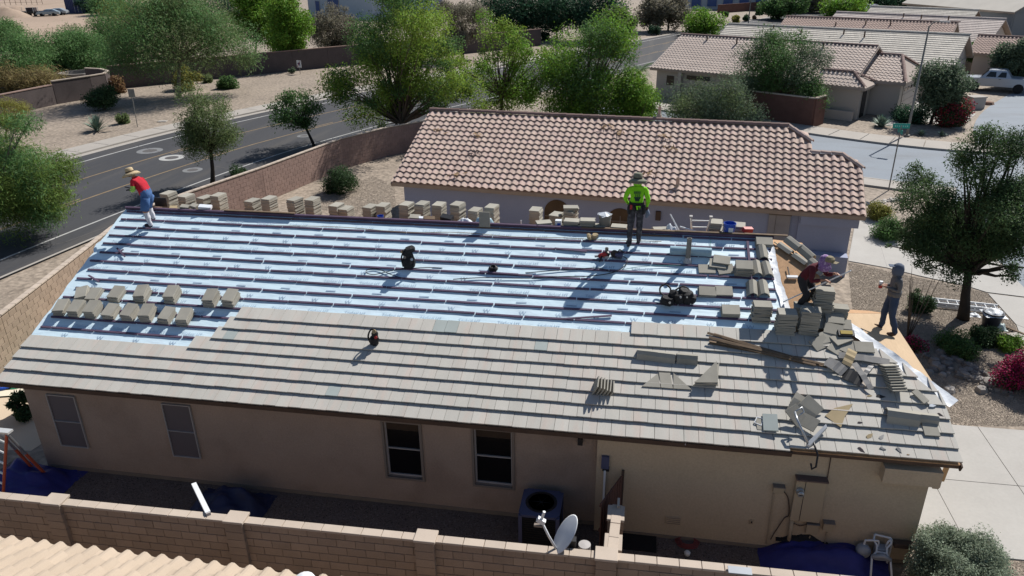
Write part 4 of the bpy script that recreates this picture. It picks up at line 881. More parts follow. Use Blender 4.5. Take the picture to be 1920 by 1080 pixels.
# ---------------------------------------------------------------- trees and plants
def leaf_mesh(name, cen, rad, n, size, mat, elong=2.0, droop=0.0, flat=0.6, seed=1, up=0.5, shell=0.0, alt=None):
    """n small diamond leaves spread through overlapping clumps"""
    g = np.random.default_rng(seed); K = len(cen); cen = np.asarray(cen, float); rad = np.asarray(rad, float)
    wgt = rad ** 2 / (rad ** 2).sum(); idx = g.choice(K, n, p=wgt)
    d = g.normal(size=(n, 3)); d /= np.linalg.norm(d, axis=1)[:, None] + 1e-9
    r = g.random(n) ** (1 / 2.2) if shell == 0 else (shell + (1 - shell) * g.random(n))
    p = cen[idx] + d * (r * rad[idx])[:, None] * np.array([1, 1, flat + .25]) + g.normal(size=(n, 3)) * (rad[idx] * .12)[:, None]
    p[:, 2] -= droop * rad[idx] * g.random(n) ** 2
    p[:, 2] = np.maximum(p[:, 2], 0.02)
    nn = g.normal(size=(n, 3)) * .8 + d * .6 + np.array([0, 0, up]); nn /= np.linalg.norm(nn, axis=1)[:, None]
    a = g.normal(size=(n, 3)) + np.array([0, 0, -droop * 2.0]); a -= nn * (a * nn).sum(1)[:, None]; a /= np.linalg.norm(a, axis=1)[:, None] + 1e-9
    b = np.cross(nn, a); s = size * g.uniform(.6, 1.3, n)[:, None]
    V = np.empty((n, 4, 3)); V[:, 0] = p - a * s * .5; V[:, 1] = p + b * s / elong * .5; V[:, 2] = p + a * s * .5 + nn * s * .08; V[:, 3] = p - b * s / elong * .5
    me = bpy.data.meshes.new(name); me.vertices.add(n * 4); me.vertices.foreach_set('co', V.ravel()); me.loops.add(n * 4); me.loops.foreach_set('vertex_index', np.arange(n * 4, dtype=np.int32))
    me.polygons.add(n); me.polygons.foreach_set('loop_start', np.arange(0, n * 4, 4, dtype=np.int32)); me.polygons.foreach_set('loop_total', np.full(n, 4, dtype=np.int32))
    me.materials.append(mat)
    if alt: me.materials.append(alt); pick = (g.random(K) < .35).astype(np.int32); me.polygons.foreach_set('material_index', pick[idx].astype(np.int32))
    me.update(); return me
def clusters(c, rx, rz, K, seed, cr=.34, hollow=.35, ry=None):
    g = np.random.default_rng(seed); d = g.normal(size=(K, 3)); d /= np.linalg.norm(d, axis=1)[:, None]; r = (hollow + (1 - hollow) * g.random(K) ** .6) * np.array([.92 + .42 * nz.noise(Vector((q[0] * 1.6, q[1] * 1.6, q[2] * 1.6 + seed))) for q in d])
    R = cr * rx * g.uniform(.38, 1.35, K); p = d * r[:, None] * np.array([rx * .90, (ry or rx) * .90, rz * .92]) + np.asarray(c); return p, R * 1.05
def tree(name, label, base, cen, rx, rz, leaf='green', bark='trunk', n=9000, K=34, size=None, elong=2.0, droop=0.0, seed=1, tr=.13, cr=.34, fork=.45, multi=1, group='trees of the neighbourhood', cat='tree', hollow=.35, ry=None, limbs=1.0, base_spread=.2, lobes=(), alt=None):
    base = Vector(base); cen = Vector(cen); dist = (cen - CAMP).length; size = size or max(.09, 1.9 * dist / 752)
    t = thing(name, label, cat, base, group); c = cen - base; rx *= 1.08; rz *= 1.05; n = int(n * 2.3); size *= 1.12; K = int(K * 1.3); P, R = clusters(c, rx, rz, K, seed, cr, hollow, ry); rg = random.Random(seed)
    if lobes:
        w = [q[1] * q[2] for q in lobes]; PR = [clusters(Vector(q[0]) - base, q[1] * 1.22, q[2] * 1.2, max(4, int(K * w[i] / sum(w))), seed + i, cr * 1.25, hollow) for i, q in enumerate(lobes)]; P = np.concatenate([p for p, _ in PR]); R = np.concatenate([r for _, r in PR]); K = len(P)
    tb = MB(); low = max(c.z - rz * .75, c.z * .25)
    for m in range(multi):
        a = rg.uniform(0, 6.28); b0 = Vector((math.cos(a), math.sin(a), 0)) * (base_spread if multi > 1 else 0)
        top = Vector((c.x * fork + (b0.x * 2.2), c.y * fork + b0.y * 2.2, low * .95)); r0 = tr * (1 if multi == 1 else .65)
        mid = b0.lerp(top, .5) + Vector((rg.uniform(-.12, .12), rg.uniform(-.12, .12), 0)) * c.z * .18
        tb.tube([b0 + Vector((0, 0, -.1)), b0.lerp(mid, .5) + Vector((rg.uniform(-.03, .03), 0, 0)), mid, top], [r0 * 1.25, r0, r0 * .85, r0 * .7], 8)
        for i in range(m, K, multi):
            if rg.random() > limbs: continue
            q = Vector(P[i]); md = top.lerp(q, .5) + Vector((rg.uniform(-.1, .1) * rx, rg.uniform(-.1, .1) * rx, rg.uniform(-.05, .12) * rz))
            tb.tube([top, top.lerp(md, .5) + Vector((rg.uniform(-.05, .05) * rx, rg.uniform(-.05, .05) * rx, 0)), md, q], [r0 * .55, r0 * .4, r0 * .26, r0 * .08], 5, cap=False)
    tb.obj('trunk', MT[bark], t, smooth=True)
    put('crown', leaf_mesh('crown', P, R, n, size, LF[leaf], elong, droop, .6, seed, alt=LF[alt] if alt else None), t); return t
def bush(name, label, base, rx, rz, leaf, n=2500, size=None, K=14, seed=1, cat='shrub', group='desert shrubs', elong=2.0, cr=.5, accent=None, zc=None, stems=5):
    base = Vector(base); size = size or max(.05, 1.7 * (base - CAMP).length / 752); t = thing(name, label, cat, base, group); zc = rz * .85 if zc is None else zc
    n = int(n * 1.7); P, R = clusters((0, 0, zc), rx, rz, K, seed, cr, .3)
    P[:, 2] = np.maximum(P[:, 2], R * .45)
    put('foliage', leaf_mesh('foliage', P, R, n, size, LF[leaf], elong, 0, .7, seed), t)
    rg = random.Random(seed); sb = MB()
    for k in range(stems): a = rg.uniform(0, 6.28); sb.tube([(0, 0, -.05), (rx * .3 * math.cos(a), rx * .3 * math.sin(a), rz * .5), (rx * .6 * math.cos(a), rx * .6 * math.sin(a), rz * 1.1)], [.03, .02, .008], 5)
    sb.obj('stems', MT['trunk'], t)
    if accent: put('flowers', leaf_mesh('flowers', P + np.array([0, 0, rz * .12]), R * 1.02, int(n * accent[1]), size * 1.0, LF[accent[0]], 1.4, 0, .7, seed + 9, shell=.75), t)
    return t
def spiky(name, label, base, h, n, leaf, group='desert shrubs', cat='agave', w=.05, seed=1, lean=.9):
    t = thing(name, label, cat, base, group); rg = random.Random(seed); mb = MB()
    for k in range(n):
        a = rg.uniform(0, 6.28); el = rg.uniform(.25, 1.45); d = Vector((math.cos(a) * math.cos(el), math.sin(a) * math.cos(el), math.sin(el))); s = Vector((-math.sin(a), math.cos(a), 0)) * w; L = h * rg.uniform(.75, 1.1); u = d.cross(s).normalized() * w * .4
        mb.add([s * .6, -s * .6, d * L * .5 - s + u, d * L * .5 + s + u, d * L - Vector((0, 0, L * .06))], [(0, 1, 2, 3), (3, 2, 4)])
    mb.obj('leaves', LF[leaf], t)['kind'] = 'stuff'; return t
A_ = 'trees across the road'
tree('feathery_tree', 'big feathery mesquite with leaning pale trunk above the gravel bank across the road', (-36.47, 52.43, 0.00), (-34.98, 53.41, 6.17), 6.85, 3.43, 'mesq', 'trunk_pale', n=26000, K=60, elong=5, droop=.5, seed=3, tr=.2, cr=.30, fork=.35, group=A_, limbs=.6, size=.26, lobes=[((-35.38, 53.15, 6.05), 5.03, 2.62), ((-39.47, 50.47, 5.51), 3.02, 2.21), ((-32.09, 55.30, 5.06), 2.92, 2.41), ((-36.59, 52.35, 7.94), 4.22, 1.81), ((-33.24, 54.54, 7.56), 3.52, 2.01)], alt='sage')
tree('road_tree', 'rounded sage green tree with dark curved trunk beside the turn lane', (-17.80, 25.55, -0.00), (-17.53, 25.72, 3.66), 1.57, 2.05, 'sage', 'trunk_dark', n=9000, K=34, seed=5, tr=.13, cr=.42, elong=3, group='young road trees', fork=.75)
tree('sparse_tree', 'sparse dark young tree with a thin black trunk behind the rose road wall', (-15.50, 35.01, 0.00), (-16.30, 34.64, 2.68), 1.87, 1.51, 'green', 'trunk_dark', n=2600, K=30, seed=8, tr=.11, cr=.26, group='young road trees', fork=.5, hollow=.5)
G_ = 'tall trees behind the rose roof'
tree('ash_tree', 'tallest yellow-green ash tree between the road and the rose roof', (-10.25, 38.06, 0.00), (-10.04, 38.13, 5.06), 4.56, 5.08, 'yellow', 'trunk', n=30000, K=80, seed=11, tr=.22, cr=.27, multi=2, group=G_, lobes=[((-10.04, 38.13, 6.65), 3.36, 3.06), ((-12.36, 37.37, 4.61), 2.52, 2.37), ((-7.40, 38.99, 4.07), 2.52, 2.22), ((-11.76, 37.57, 2.22), 2.37, 1.68), ((-6.58, 39.26, 2.38), 1.84, 1.30), ((-10.24, 38.07, 8.63), 2.45, 1.68), ((-7.94, 38.82, 7.28), 1.99, 1.99), ((-9.73, 38.23, 3.43), 2.52, 1.91)], alt='green')
tree('ash_tree', 'airy yellow-green tree with a visible bent trunk next to the densest tree', (-4.41, 45.45, 0.00), (-3.89, 45.54, 4.64), 3.19, 3.36, 'yellow', 'trunk', n=9500, K=42, seed=13, tr=.14, cr=.27, group=G_, hollow=.5, lobes=[((-3.87, 45.55, 5.82), 2.11, 2.11), ((-5.84, 45.18, 3.76), 2.11, 1.44), ((-1.99, 45.90, 3.70), 2.03, 1.61), ((-4.26, 45.47, 1.71), 2.45, 1.18), ((-1.38, 46.01, 1.87), 1.52, 1.27)], alt='bright')
tree('lemon_tree', 'densest dark green tree with bright top behind the rose roof ridge', (2.42, 45.00, 0.00), (2.07, 44.97, 4.00), 3.69, 3.69, 'bright', 'trunk', n=24000, K=60, seed=17, tr=.18, cr=.34, group=G_, hollow=.2, lobes=[((1.39, 44.93, 4.08), 2.97, 2.56), ((3.43, 45.07, 6.07), 2.72, 1.82), ((0.92, 44.89, 1.30), 2.89, 1.57), ((4.40, 45.14, 3.30), 2.15, 2.39), ((5.18, 45.20, 5.24), 1.24, 1.82), ((2.87, 45.03, 1.31), 2.48, 1.49)], alt='green')
tree('citrus_tree', 'low bright lime green tree just above the rose roof ridge', (6.40, 43.91, 0.00), (6.09, 43.91, 1.97), 2.30, 1.90, 'bright', 'trunk', n=9000, K=26, seed=19, tr=.12, cr=.42, group=G_, hollow=.2)
tree('texas_ebony', 'grey-green mounded tree above the ridge cap, left of the rust wall', (11.67, 43.96, 0.00), (11.18, 44.00, 2.05), 3.05, 1.72, 'grey', 'trunk', n=13000, K=40, seed=23, tr=.12, cr=.36, elong=3, group=G_, droop=.3, lobes=[((10.35, 44.07, 2.02), 1.90, 1.42), ((12.19, 43.91, 2.47), 1.98, 1.35), ((11.59, 43.96, 0.90), 2.77, 0.95), ((14.01, 43.75, 1.19), 1.35, 0.71)], alt='sage')
tree('dark_tree', 'dark green spreading tree in front of the tan barrel tile house', (17.39, 48.71, 0.00), (16.91, 48.79, 3.81), 3.44, 2.29, 'green', 'trunk', n=16000, K=44, seed=29, tr=.16, cr=.34, elong=3, group=G_, droop=.2, lobes=[((16.05, 48.94, 3.89), 2.35, 1.93), ((18.52, 48.51, 3.98), 1.93, 1.76), ((17.03, 48.77, 5.30), 2.10, 1.26), ((15.47, 49.04, 2.26), 1.68, 1.26), ((18.55, 48.50, 2.39), 1.85, 1.17)], alt='grey')
tree('hedge_column', 'narrow upright hedge plant at the corner of the rust brown wall', (21.08, 50.60, 0.00), (20.91, 50.63, 1.13), 0.55, 1.36, 'bright', 'trunk', n=1500, K=10, seed=31, tr=.05, cr=.8, group=G_)
tree('grey_brown_tree', 'grey-brown leafless looking tree left of the tallest ash tree', (-31.59, 79.89, 0.00), (-31.46, 79.94, 3.82), 3.44, 2.91, 'brown', 'trunk_dark', n=7000, K=34, seed=37, tr=.14, cr=.3, elong=3, multi=3, group=A_)
tree('grey_brown_tree', 'grey-brown tree with many black stems behind the tallest ash tree', (-15.61, 81.14, 0.00), (-15.44, 81.17, 4.51), 3.25, 3.12, 'brown', 'trunk_dark', n=7000, K=34, seed=41, tr=.14, cr=.3, elong=3, multi=4, group=A_)
tree('columnar_tree', 'bright green tall narrow tree beside the white traffic sign', (-33.98, 72.11, 0.00), (-33.63, 72.28, 4.50), 2.09, 3.92, 'bright', 'trunk_pale', n=11000, K=36, seed=43, tr=.16, cr=.5, group=A_, hollow=.2)
tree('columnar_tree', 'bright green tall tree with dark hollow behind the feathery mesquite', (-42.27, 79.06, 0.00), (-41.34, 79.54, 5.47), 3.46, 4.12, 'bright', 'trunk_pale', n=10000, K=36, seed=47, tr=.16, cr=.4, group=A_, hollow=.25)
tree('columnar_tree', 'bright green tree between the two columnar trees across the road', (-42.40, 84.46, 0.00), (-41.64, 84.84, 4.82), 2.10, 3.51, 'bright', 'trunk_pale', n=6000, K=26, seed=48, tr=.14, cr=.5, group=A_, hollow=.25)
for i, (q, lb, lf) in enumerate(((((-13.13, 103.19, 0.00), (-13.09, 103.20, 4.07), 4.73, 3.47), 'deep green tree at the road bend behind the airy ash tree', 'deep'), (((-6.51, 105.05, 0.00), (-6.95, 105.00, 4.09), 4.92, 3.65), 'deep green tree at the road bend above the densest tree', 'deep'), (((-0.81, 103.90, 0.00), (-0.56, 103.92, 4.02), 4.37, 3.74), 'deep green tree nearest the brown stemmed trees at the road bend', 'deep'),
                    (((3.63, 88.93, 0.00), (3.17, 88.91, 2.63), 2.05, 2.74), 'olive pale tree beside the densest tree', 'sage'), (((7.55, 117.12, 0.00), (7.35, 117.12, 3.10), 2.92, 2.23), 'grey-brown tree with slanting stems by the road bend', 'brown'), (((10.31, 119.02, 0.00), (10.76, 119.01, 3.13), 3.29, 2.25), 'grey-brown tree beside the bright round tree', 'brown'),
                    (((14.73, 112.41, 0.00), (14.72, 112.41, 1.88), 3.13, 2.14), 'bright round tree above the tan barrel tile house', 'bright'), (((26.57, 177.97, 0.00), (26.87, 177.94, 3.90), 4.89, 3.18), 'grey-green far tree at the top edge near the far shop', 'grey'), (((30.90, 142.58, 0.00), (30.43, 142.65, 2.25), 2.59, 1.80), 'small dark green tree on the far verge', 'green'), (((31.88, 140.24, 0.00), (32.81, 140.08, 2.78), 2.54, 1.76), 'second dark green tree on the far verge', 'green'), (((40.79, 158.54, 0.00), (40.30, 158.64, 2.04), 3.05, 1.74), 'brown stemmed tree beyond the far verge', 'brown'),
                    (((44.60, 147.79, 0.00), (44.16, 147.89, 1.72), 4.68, 2.03), 'bright bush-like tree behind the cream flat tile house', 'bright'), (((59.75, 167.64, 0.00), (60.43, 167.44, 1.70), 6.52, 1.57), 'deep green tree behind the grey tile house', 'deep'), (((55.23, 170.86, 0.00), (55.46, 170.80, 1.73), 4.60, 1.61), 'dark tree beyond the grey-white flat tiles', 'dark'))):
    tree('verge_tree', lb, *q, leaf=lf, bark='trunk_dark', n=6500 if i < 4 else 3200, K=26, seed=60 + i, tr=.14, cr=.4, multi=2 if lf == 'brown' else 1, group='distant verge trees')
D_ = 'mesquites of the dirt lot'
for i, (q, lb, lf) in enumerate(((((-57.58, 57.52, 0.00), (-57.11, 57.95, 2.64), 3.43, 2.54), 'mesquite mound at the dirt lot nearest the picture edge', 'mesq'), (((-57.26, 62.65, 0.00), (-56.97, 62.89, 2.14), 3.40, 2.58), 'mid green mesquite mound behind the dry grass', 'mesq'), (((-55.53, 65.17, 0.00), (-54.94, 65.64, 2.28), 2.64, 2.64), 'mid green mesquite mound beside the round planter', 'mesq'),
                    (((-59.64, 74.65, 0.00), (-59.18, 75.00, 2.53), 3.72, 3.32), 'dark mesquite leaning toward the big feathery tree', 'green'), (((-84.14, 85.68, 0.00), (-83.92, 85.88, 2.25), 2.59, 2.74), 'pale mesquite touching the picture edge above the mounds', 'mesq'), (((-64.22, 74.28, 0.00), (-63.85, 74.58, 2.16), 2.67, 1.87), 'dark low mesquite behind the green mounds', 'green'), (((-76.56, 104.35, 0.00), (-75.84, 104.86, 2.45), 4.89, 2.97), 'olive mesquite behind the shipping container', 'olive'), (((-125.23, 157.30, 0.00), (-123.84, 158.37, 1.84), 3.81, 2.03), 'dark bush-tree beside the shipping container', 'deep'), (((-114.35, 150.96, 0.00), (-113.93, 151.26, 2.49), 5.09, 2.42), 'mesquite beside the container doors', 'mesq'), (((-77.31, 134.97, -0.00), (-76.45, 135.46, 2.99), 6.41, 3.42), 'deep green tree beyond the feathery mesquite', 'deep'), (((-87.68, 134.69, 0.00), (-87.19, 135.01, 3.23), 6.46, 3.01), 'mesquite on the skyline behind the feathery tree', 'mesq'))):
    tree('mesquite', lb, *q, leaf=lf, bark='trunk_pale', n=7500 if i < 4 else 3500, K=30, seed=90 + i, tr=.13, cr=.38, elong=4, droop=.3, multi=2, group=D_, hollow=.2, limbs=.5)
tree('corner_mesquite', 'feathery mesquite spreading over the road from the picture edge', (-23.70, 14.11, 0.00), (-21.70, 16.31, 3.68), 2.75, 2.75, 'lime', 'trunk_pale', n=26000, K=60, elong=6, droop=.55, seed=101, tr=.16, cr=.27, group=A_, size=.17, limbs=.6, lobes=[((-21.70, 16.31, 5.21), 1.37, 0.98), ((-21.33, 16.72, 3.13), 1.81, 1.37), ((-22.46, 15.48, 3.18), 2.20, 1.96), ((-21.87, 16.13, 1.60), 1.96, 0.93), ((-20.93, 17.17, 2.37), 1.12, 0.88)], alt='mesq')
tree('yellow_shrub_tree', 'yellow-green shrubby branch mass above the corner mesquite', (-39.70, 34.93, 0.00), (-39.28, 35.33, 1.70), 1.33, 1.18, 'olive', 'trunk_pale', n=4000, K=22, elong=4, seed=103, tr=.06, group=A_, size=.12)
tree('front_yard_tree', 'dark evergreen tree leaning over the front yard beside the white ladder', (18.46, 13.14, 0.00), (18.05, 13.32, 3.90), 2.88, 2.55, 'ebony', 'trunk_dark', n=40000, K=80, elong=2.2, seed=107, tr=.19, cr=.23, fork=.45, group='front yard trees', size=.075, hollow=.4, lobes=[((16.65, 13.94, 3.93), 1.30, 1.27), ((18.07, 13.31, 5.40), 1.27, 1.53), ((17.66, 13.49, 2.55), 1.57, 0.84), ((19.15, 12.83, 3.17), 1.15, 1.46), ((16.35, 14.07, 2.47), 0.84, 0.50), ((18.11, 13.29, 3.72), 1.73, 1.34)], alt='dark')
tree('lollipop_tree', 'clipped round dark green street tree beside the lamp post', (28.21, 47.92, 0.00), (28.58, 47.78, 2.86), 1.97, 1.57, 'grey', 'trunk_dark', n=11000, K=34, seed=109, tr=.12, cr=.42, group='front yard trees', hollow=.1)
tree('verge_ironwood', 'grey-green tree cut by the picture edge beside the silver pickup', (41.14, 65.46, 0.00), (40.63, 65.69, 2.52), 1.98, 1.78, 'grey', 'trunk_dark', n=7000, K=30, seed=113, tr=.12, group='front yard trees')
tree('verge_ironwood', 'grey-green tree behind the silver pickup bonnet', (41.72, 73.86, 0.00), (41.21, 74.07, 2.10), 1.43, 1.43, 'green', 'trunk_dark', n=3500, K=20, seed=115, tr=.1, group='front yard trees')
for i, q in enumerate(((47.45, 83.30, 0.00),)): pass
# palm behind the densest tree
pm = thing('palm', 'young fan palm with arching fronds beside the tan barrel tile house', 'palm', (6.21, 62.06, 0.00)); MB().tube([(0, 0, 0), (0, 0, 1.6)], [.2, .16], 8).obj('trunk', MT['trunk'], pm)
def frond(L, nl, w, leaf, rz_, el, droop=.5):
    mb = MB(); pts = []
    for k in range(9):
        t = k / 8; pts.append(Vector((L * t * math.cos(el) , 0, L * t * math.sin(el) - droop * L * t * t)))
    for k in range(8):
        p = pts[k]; q = pts[k + 1]; wl = w * math.sin(math.pi * (k + 1) / 9.5)
        for sgn in (-1, 1):
            for m in range(nl):
                a = p.lerp(q, m / nl); b = p.lerp(q, (m + .55) / nl); mb.add([a, b, b + Vector((.12 * L, sgn * wl, -.05 * L)), ], [(0, 1, 2) if sgn > 0 else (1, 0, 2)])
    return [Matrix.Rotation(rz_, 3, 'Z') @ Vector(v) for v in mb.v], mb.f
for k in range(12):
    v, f = frond(2.6, 3, .45, 'green', k * 2.4, .9 - .05 * k); MB().add([Vector(p) + Vector((0, 0, 1.6)) for p in v], f).obj('frond', LF['green'], pm)
sg = thing('sago_palm', 'small sago palm at the foot of the sunlit tan wall', 'palm', (-14.82, 8.09, 0.00)); MB().tube([(0, 0, 0), (0, 0, .45)], [.14, .12], 8).obj('trunk', MT['trunk'], sg)
for k in range(26):
    v, f = frond(.85, 3, .11, 'olive', k * 2.4, 1.25 - .045 * k, .45); MB().add([Vector(p) + Vector((0, 0, .45)) for p in v], f).obj('frond', LF['yellow' if k % 4 else 'olive'], sg)
# shrubs
bush('round_shrub', 'dark olive round shrub beside the back of the street sign', (-39.56, 46.06, 0.00), 1.28, 1.05, 'dark', 4000, seed=1)
bush('yellow_shrub', 'yellow-green round shrub at the foot of the feathery mesquite', (-38.15, 56.77, 0.00), 1.33, 1.06, 'olive', 3500, seed=2)
bush('green_mound', 'low clipped green mound to the side of the yellow-green shrub', (-34.45, 57.77, 0.00), 0.91, 0.48, 'green', 2200, seed=3)
bush('rust_shrub', 'rust coloured shrub by the curved wall end', (-43.88, 54.03, 0.00), 0.85, 0.74, 'rust', 1800, seed=4)
spiky('yucca', 'spiky yucca with long shadow on the gravel bank', (-34.43, 38.08, 0.00), 1.47, 90, 'agave', seed=5, cat='yucca', w=.06)
bush('brittle_bush', 'small olive bush between the yucca and the street sign post', (-34.10, 40.87, 0.00), 0.56, 0.39, 'sage', 1200, seed=6)
bush('dark_shrub', 'dark shrub deep in the shade of the feathery mesquite', (-41.38, 66.44, 0.00), 1.31, 1.02, 'dark', 2500, seed=7)
bush('small_shrub', 'yellowish shrub below the bright columnar tree', (-38.78, 79.33, 0.00), 1.08, 0.81, 'olive', 1500, seed=8)
bush('small_shrub', 'little pale shrub between the white sign and the dark wall', (-33.45, 76.76, 0.00), 0.52, 0.52, 'olive', 700, seed=9)
bush('small_shrub', 'little pale shrub next to the shadow of the ash tree', (-30.23, 73.76, 0.00), 0.57, 0.57, 'olive', 700, seed=10)
bush('small_shrub', 'tiny grey shrub at the foot of the columnar tree trunk', (-32.20, 68.05, 0.00), 0.36, 0.42, 'grey', 500, seed=11)
bush('small_shrub', 'dark low shrub shaded between mesquite and columnar tree', (-37.77, 71.79, 0.00), 0.75, 0.31, 'dark', 700, seed=12)
bush('small_shrub', 'grey-green shrub beside the yellow-green shrub', (-38.55, 61.07, 0.00), 0.56, 0.50, 'sage', 700, seed=13)
bush('small_shrub', 'dark little shrub against the long dark wall', (-41.70, 72.80, 0.00), 0.57, 0.51, 'dark', 600, seed=14)
bush('wall_shrub', 'small shrub at the road foot of the rose wall', (-17.23, 27.58, 0.00), 0.58, 0.23, 'dark', 900, seed=15)
bush('backyard_shrub', 'dark round shrub in the gravel yard beside the rose road wall', (-9.91, 24.98, 0.00), 1.04, 0.75, 'dark', 5000, seed=16)
bush('corner_shrub', 'dark spiky shrub at the rear corner of the tan house by the pool', (-10.63, 2.44, 0.00), 0.34, 0.50, 'dark', 1800, elong=4, seed=17, size=.16)
bush('drive_shrub', 'olive green shrub beside the white driveway behind the rose roof corner', (18.36, 24.16, -0.00), 0.58, 0.39, 'olive', 3000, seed=18)
bush('drive_shrub', 'larger green shrub beside the neighbor driveway', (18.09, 21.54, 0.00), 0.79, 0.54, 'green', 4500, seed=19)
bush('yard_shrub', 'dark round shrub behind the worker in grey hoodie', (17.11, 13.65, 0.00), 0.49, 0.43, 'dark', 4200, seed=20)
bush('ground_cover_shrub', 'low dark lantana patch in tree shade by the stone bed', (17.28, 10.49, 0.00), 0.67, 0.23, 'green', 5000, seed=21, accent=None)
bush('ground_cover_shrub', 'low green shrub patch next to the rubbish bin', (18.47, 11.42, 0.00), 0.51, 0.22, 'dark', 3500, seed=22)
bush('ground_cover_shrub', 'bright green low shrub beside the magenta bougainvillea', (19.09, 11.05, 0.00), 0.43, 0.23, 'bright', 2600, seed=23)
bush('bougainvillea', 'magenta bougainvillea blooming by the river stones', (18.36, 8.56, 0.00), 0.68, 0.59, 'dark', 5000, seed=24, accent=('magenta', 1.3), cat='flowering shrub')
bush('red_flower_shrub', 'low dark red flowering shrub just beyond the plywood edge', (15.73, 10.27, 0.00), 0.39, 0.28, 'dark', 1800, seed=25, accent=('magenta', .4), cat='flowering shrub')
bush('silver_shrub', 'big clipped silver-green sage ball beside the concrete driveway', (13.61, -0.33, 0.00), 1.02, .74, 'silver', 62000, size=.05, K=220, cr=.22, seed=26, elong=2.2, zc=.62)
bush('boxwood', 'dark clipped shrub pair below the arched front door', (27.09, 48.57, 0.00), 1.22, 0.57, 'deep', 3500, seed=27)
bush('bougainvillea', 'red flowering bougainvillea beside the clipped street tree', (29.56, 46.93, 0.00), 1.15, 0.87, 'dark', 3500, seed=28, accent=('red', .5), cat='flowering shrub')
spiky('agave_bed', 'spiky grey agaves in front of the arched entry wall', (24.28, 46.33, 0.00), 1.03, 90, 'agave', seed=29, w=.09)
spiky('agave', 'lone grey agave close to the lamp post foot', (26.27, 43.70, 0.00), 0.57, 40, 'agave', seed=30, w=.06)
spiky('agave', 'lone grey agave nearest the street kerb corner', (27.60, 43.69, 0.00), 0.49, 36, 'agave', seed=31, w=.06)
bush('dry_grass', 'straw coloured dry grass clump in the dirt lot', (-54.42, 54.53, 0.00), 2.79, 0.91, 'straw', 4500, elong=9, seed=32, size=.5, cat='grass')
bush('dry_grass', 'smaller straw clump beside the round planter', (-54.38, 57.83, 0.00), 1.34, 0.50, 'straw', 1500, elong=9, seed=33, size=.4, cat='grass')
bush('desert_bush', 'pale grey bush at the picture edge by the dirt lot wall', (-59.69, 57.32, 0.00), 0.90, 0.78, 'grey', 1500, seed=34)
VS = [(22.43, 135.43, 0.0), (28.99, 152.8, 0.0), (24.46, 137.74, 0.0), (26.53, 142.48, 0.0), (9.04, 128.59, 0.0), (7.54, 112.05, 0.0), (21.57, 147.37, 0.0), (44.88, 174.27, 0.0), (32.89, 164.5, 0.0), (-16.82, 88.6, 0.0), (-8.52, 104.94, 0.0), (-20.3, 114.06, 0.0)]
VD = [0.0967, 0.107, 0.0979, 0.1007, 0.0938, 0.0834, 0.1044, 0.119, 0.1141, 0.0712, 0.0807, 0.0878]
for i, (x, y, w, lf, lb) in enumerate(((1378, 42, 9, 'olive', 'small olive shrub on the far verge below the far shop'), (1425, 28, 8, 'dark', 'dark round shrub on the far verge'), (1397, 40, 7, 'dark', 'dark low shrub next to the far lamp post'), (1413, 36, 4, 'rust', 'tiny rust shrub on the far verge'), (1238, 48, 6, 'olive', 'small yellow shrub under the brown stemmed trees'), (1222, 66, 11, 'deep', 'dark shrub in shade at the road bend'), (1358, 32, 6, 'green', 'green shrub left of the olive verge shrub'), (1540, 14, 6, 'olive', 'olive shrub beyond the far verge trees'), (1447, 20, 6, 'dark', 'dark shrub under the far verge trees'), (875, 98, 12, 'dark', 'dark shrub below the black stemmed grey-brown tree'), (1020, 74, 10, 'deep', 'dark hedge clump seen between the ash trees'), (900, 62, 10, 'olive', 'olive shrub behind the airy ash tree'))):
    bush('verge_shrub', lb, VS[i], .02 + w * VD[i], w * VD[i] * .8, lf, 700, seed=200 + i, K=8, group='shrubs on the far verge')

# ---------------------------------------------------------------- loose things on the roof
ft = MB().hexa([(-.21, -.15, 0), (.21, -.15, 0), (.21, .15, 0), (-.21, .15, 0)], [(-.205, -.147, .028), (.205, -.147, .028), (.205, .147, .028), (-.205, .147, .028)])
flat_me = ft.mesh('tile', MT['tile_new'])
def RR(u, v, w=0.0, rz=0.0, rx=0.0, ry=0.0): return RM @ T3(u, v, w, rz, rx, ry)
def stack(label, group, m, n, jit=.012, step=.031, shift_=(0, 0), name='tile_stack', twist=.05, seed=None):
    t = thing(name, label, 'tile stack', m, group); rg = random.Random(seed or hash(label) & 0xffff)
    for k in range(n): put('tile', flat_me, t, T3(rg.gauss(0, jit) + shift_[0] * k, rg.gauss(0, jit) + shift_[1] * k, k * step, rg.gauss(0, twist)))
    return t
# stacks standing astride the ridge, from the worker in red to the worker in green
RS = [(-7.72, 7.00, 5.55), (-7.12, 7.00, 5.47), (-6.52, 7.00, 5.44), (-6.04, 7.00, 5.53), (-4.94, 7.00, 5.41), (-4.38, 7.00, 5.50), (-3.55, 7.00, 5.51), (-2.99, 7.00, 5.55), (-2.23, 7.00, 5.38), (-1.94, 7.00, 5.28), (-1.18, 7.00, 5.38), (-0.77, 7.00, 5.46),
      (-0.05, 7.00, 5.51), (0.42, 7.00, 5.53), (0.94, 7.00, 5.55), (1.50, 7.00, 5.56), (2.03, 7.00, 5.42), (2.51, 7.00, 5.53), (3.80, 7.00, 5.51), (4.40, 7.00, 5.39), (4.81, 7.00, 5.51)]
RZ = 4.83
for i, p in enumerate(RS):
    n = max(3, round((p[2] - RZ) / .031))
    stack('%s upright grey tile stack along the ridge, counting from the worker in red' % ORD[i], 'tile stacks standing along the ridge', T3(p[0], p[1], RZ, math.pi / 2 - .20 + rnd.uniform(-.10, .10)), n, jit=.008, twist=.022)
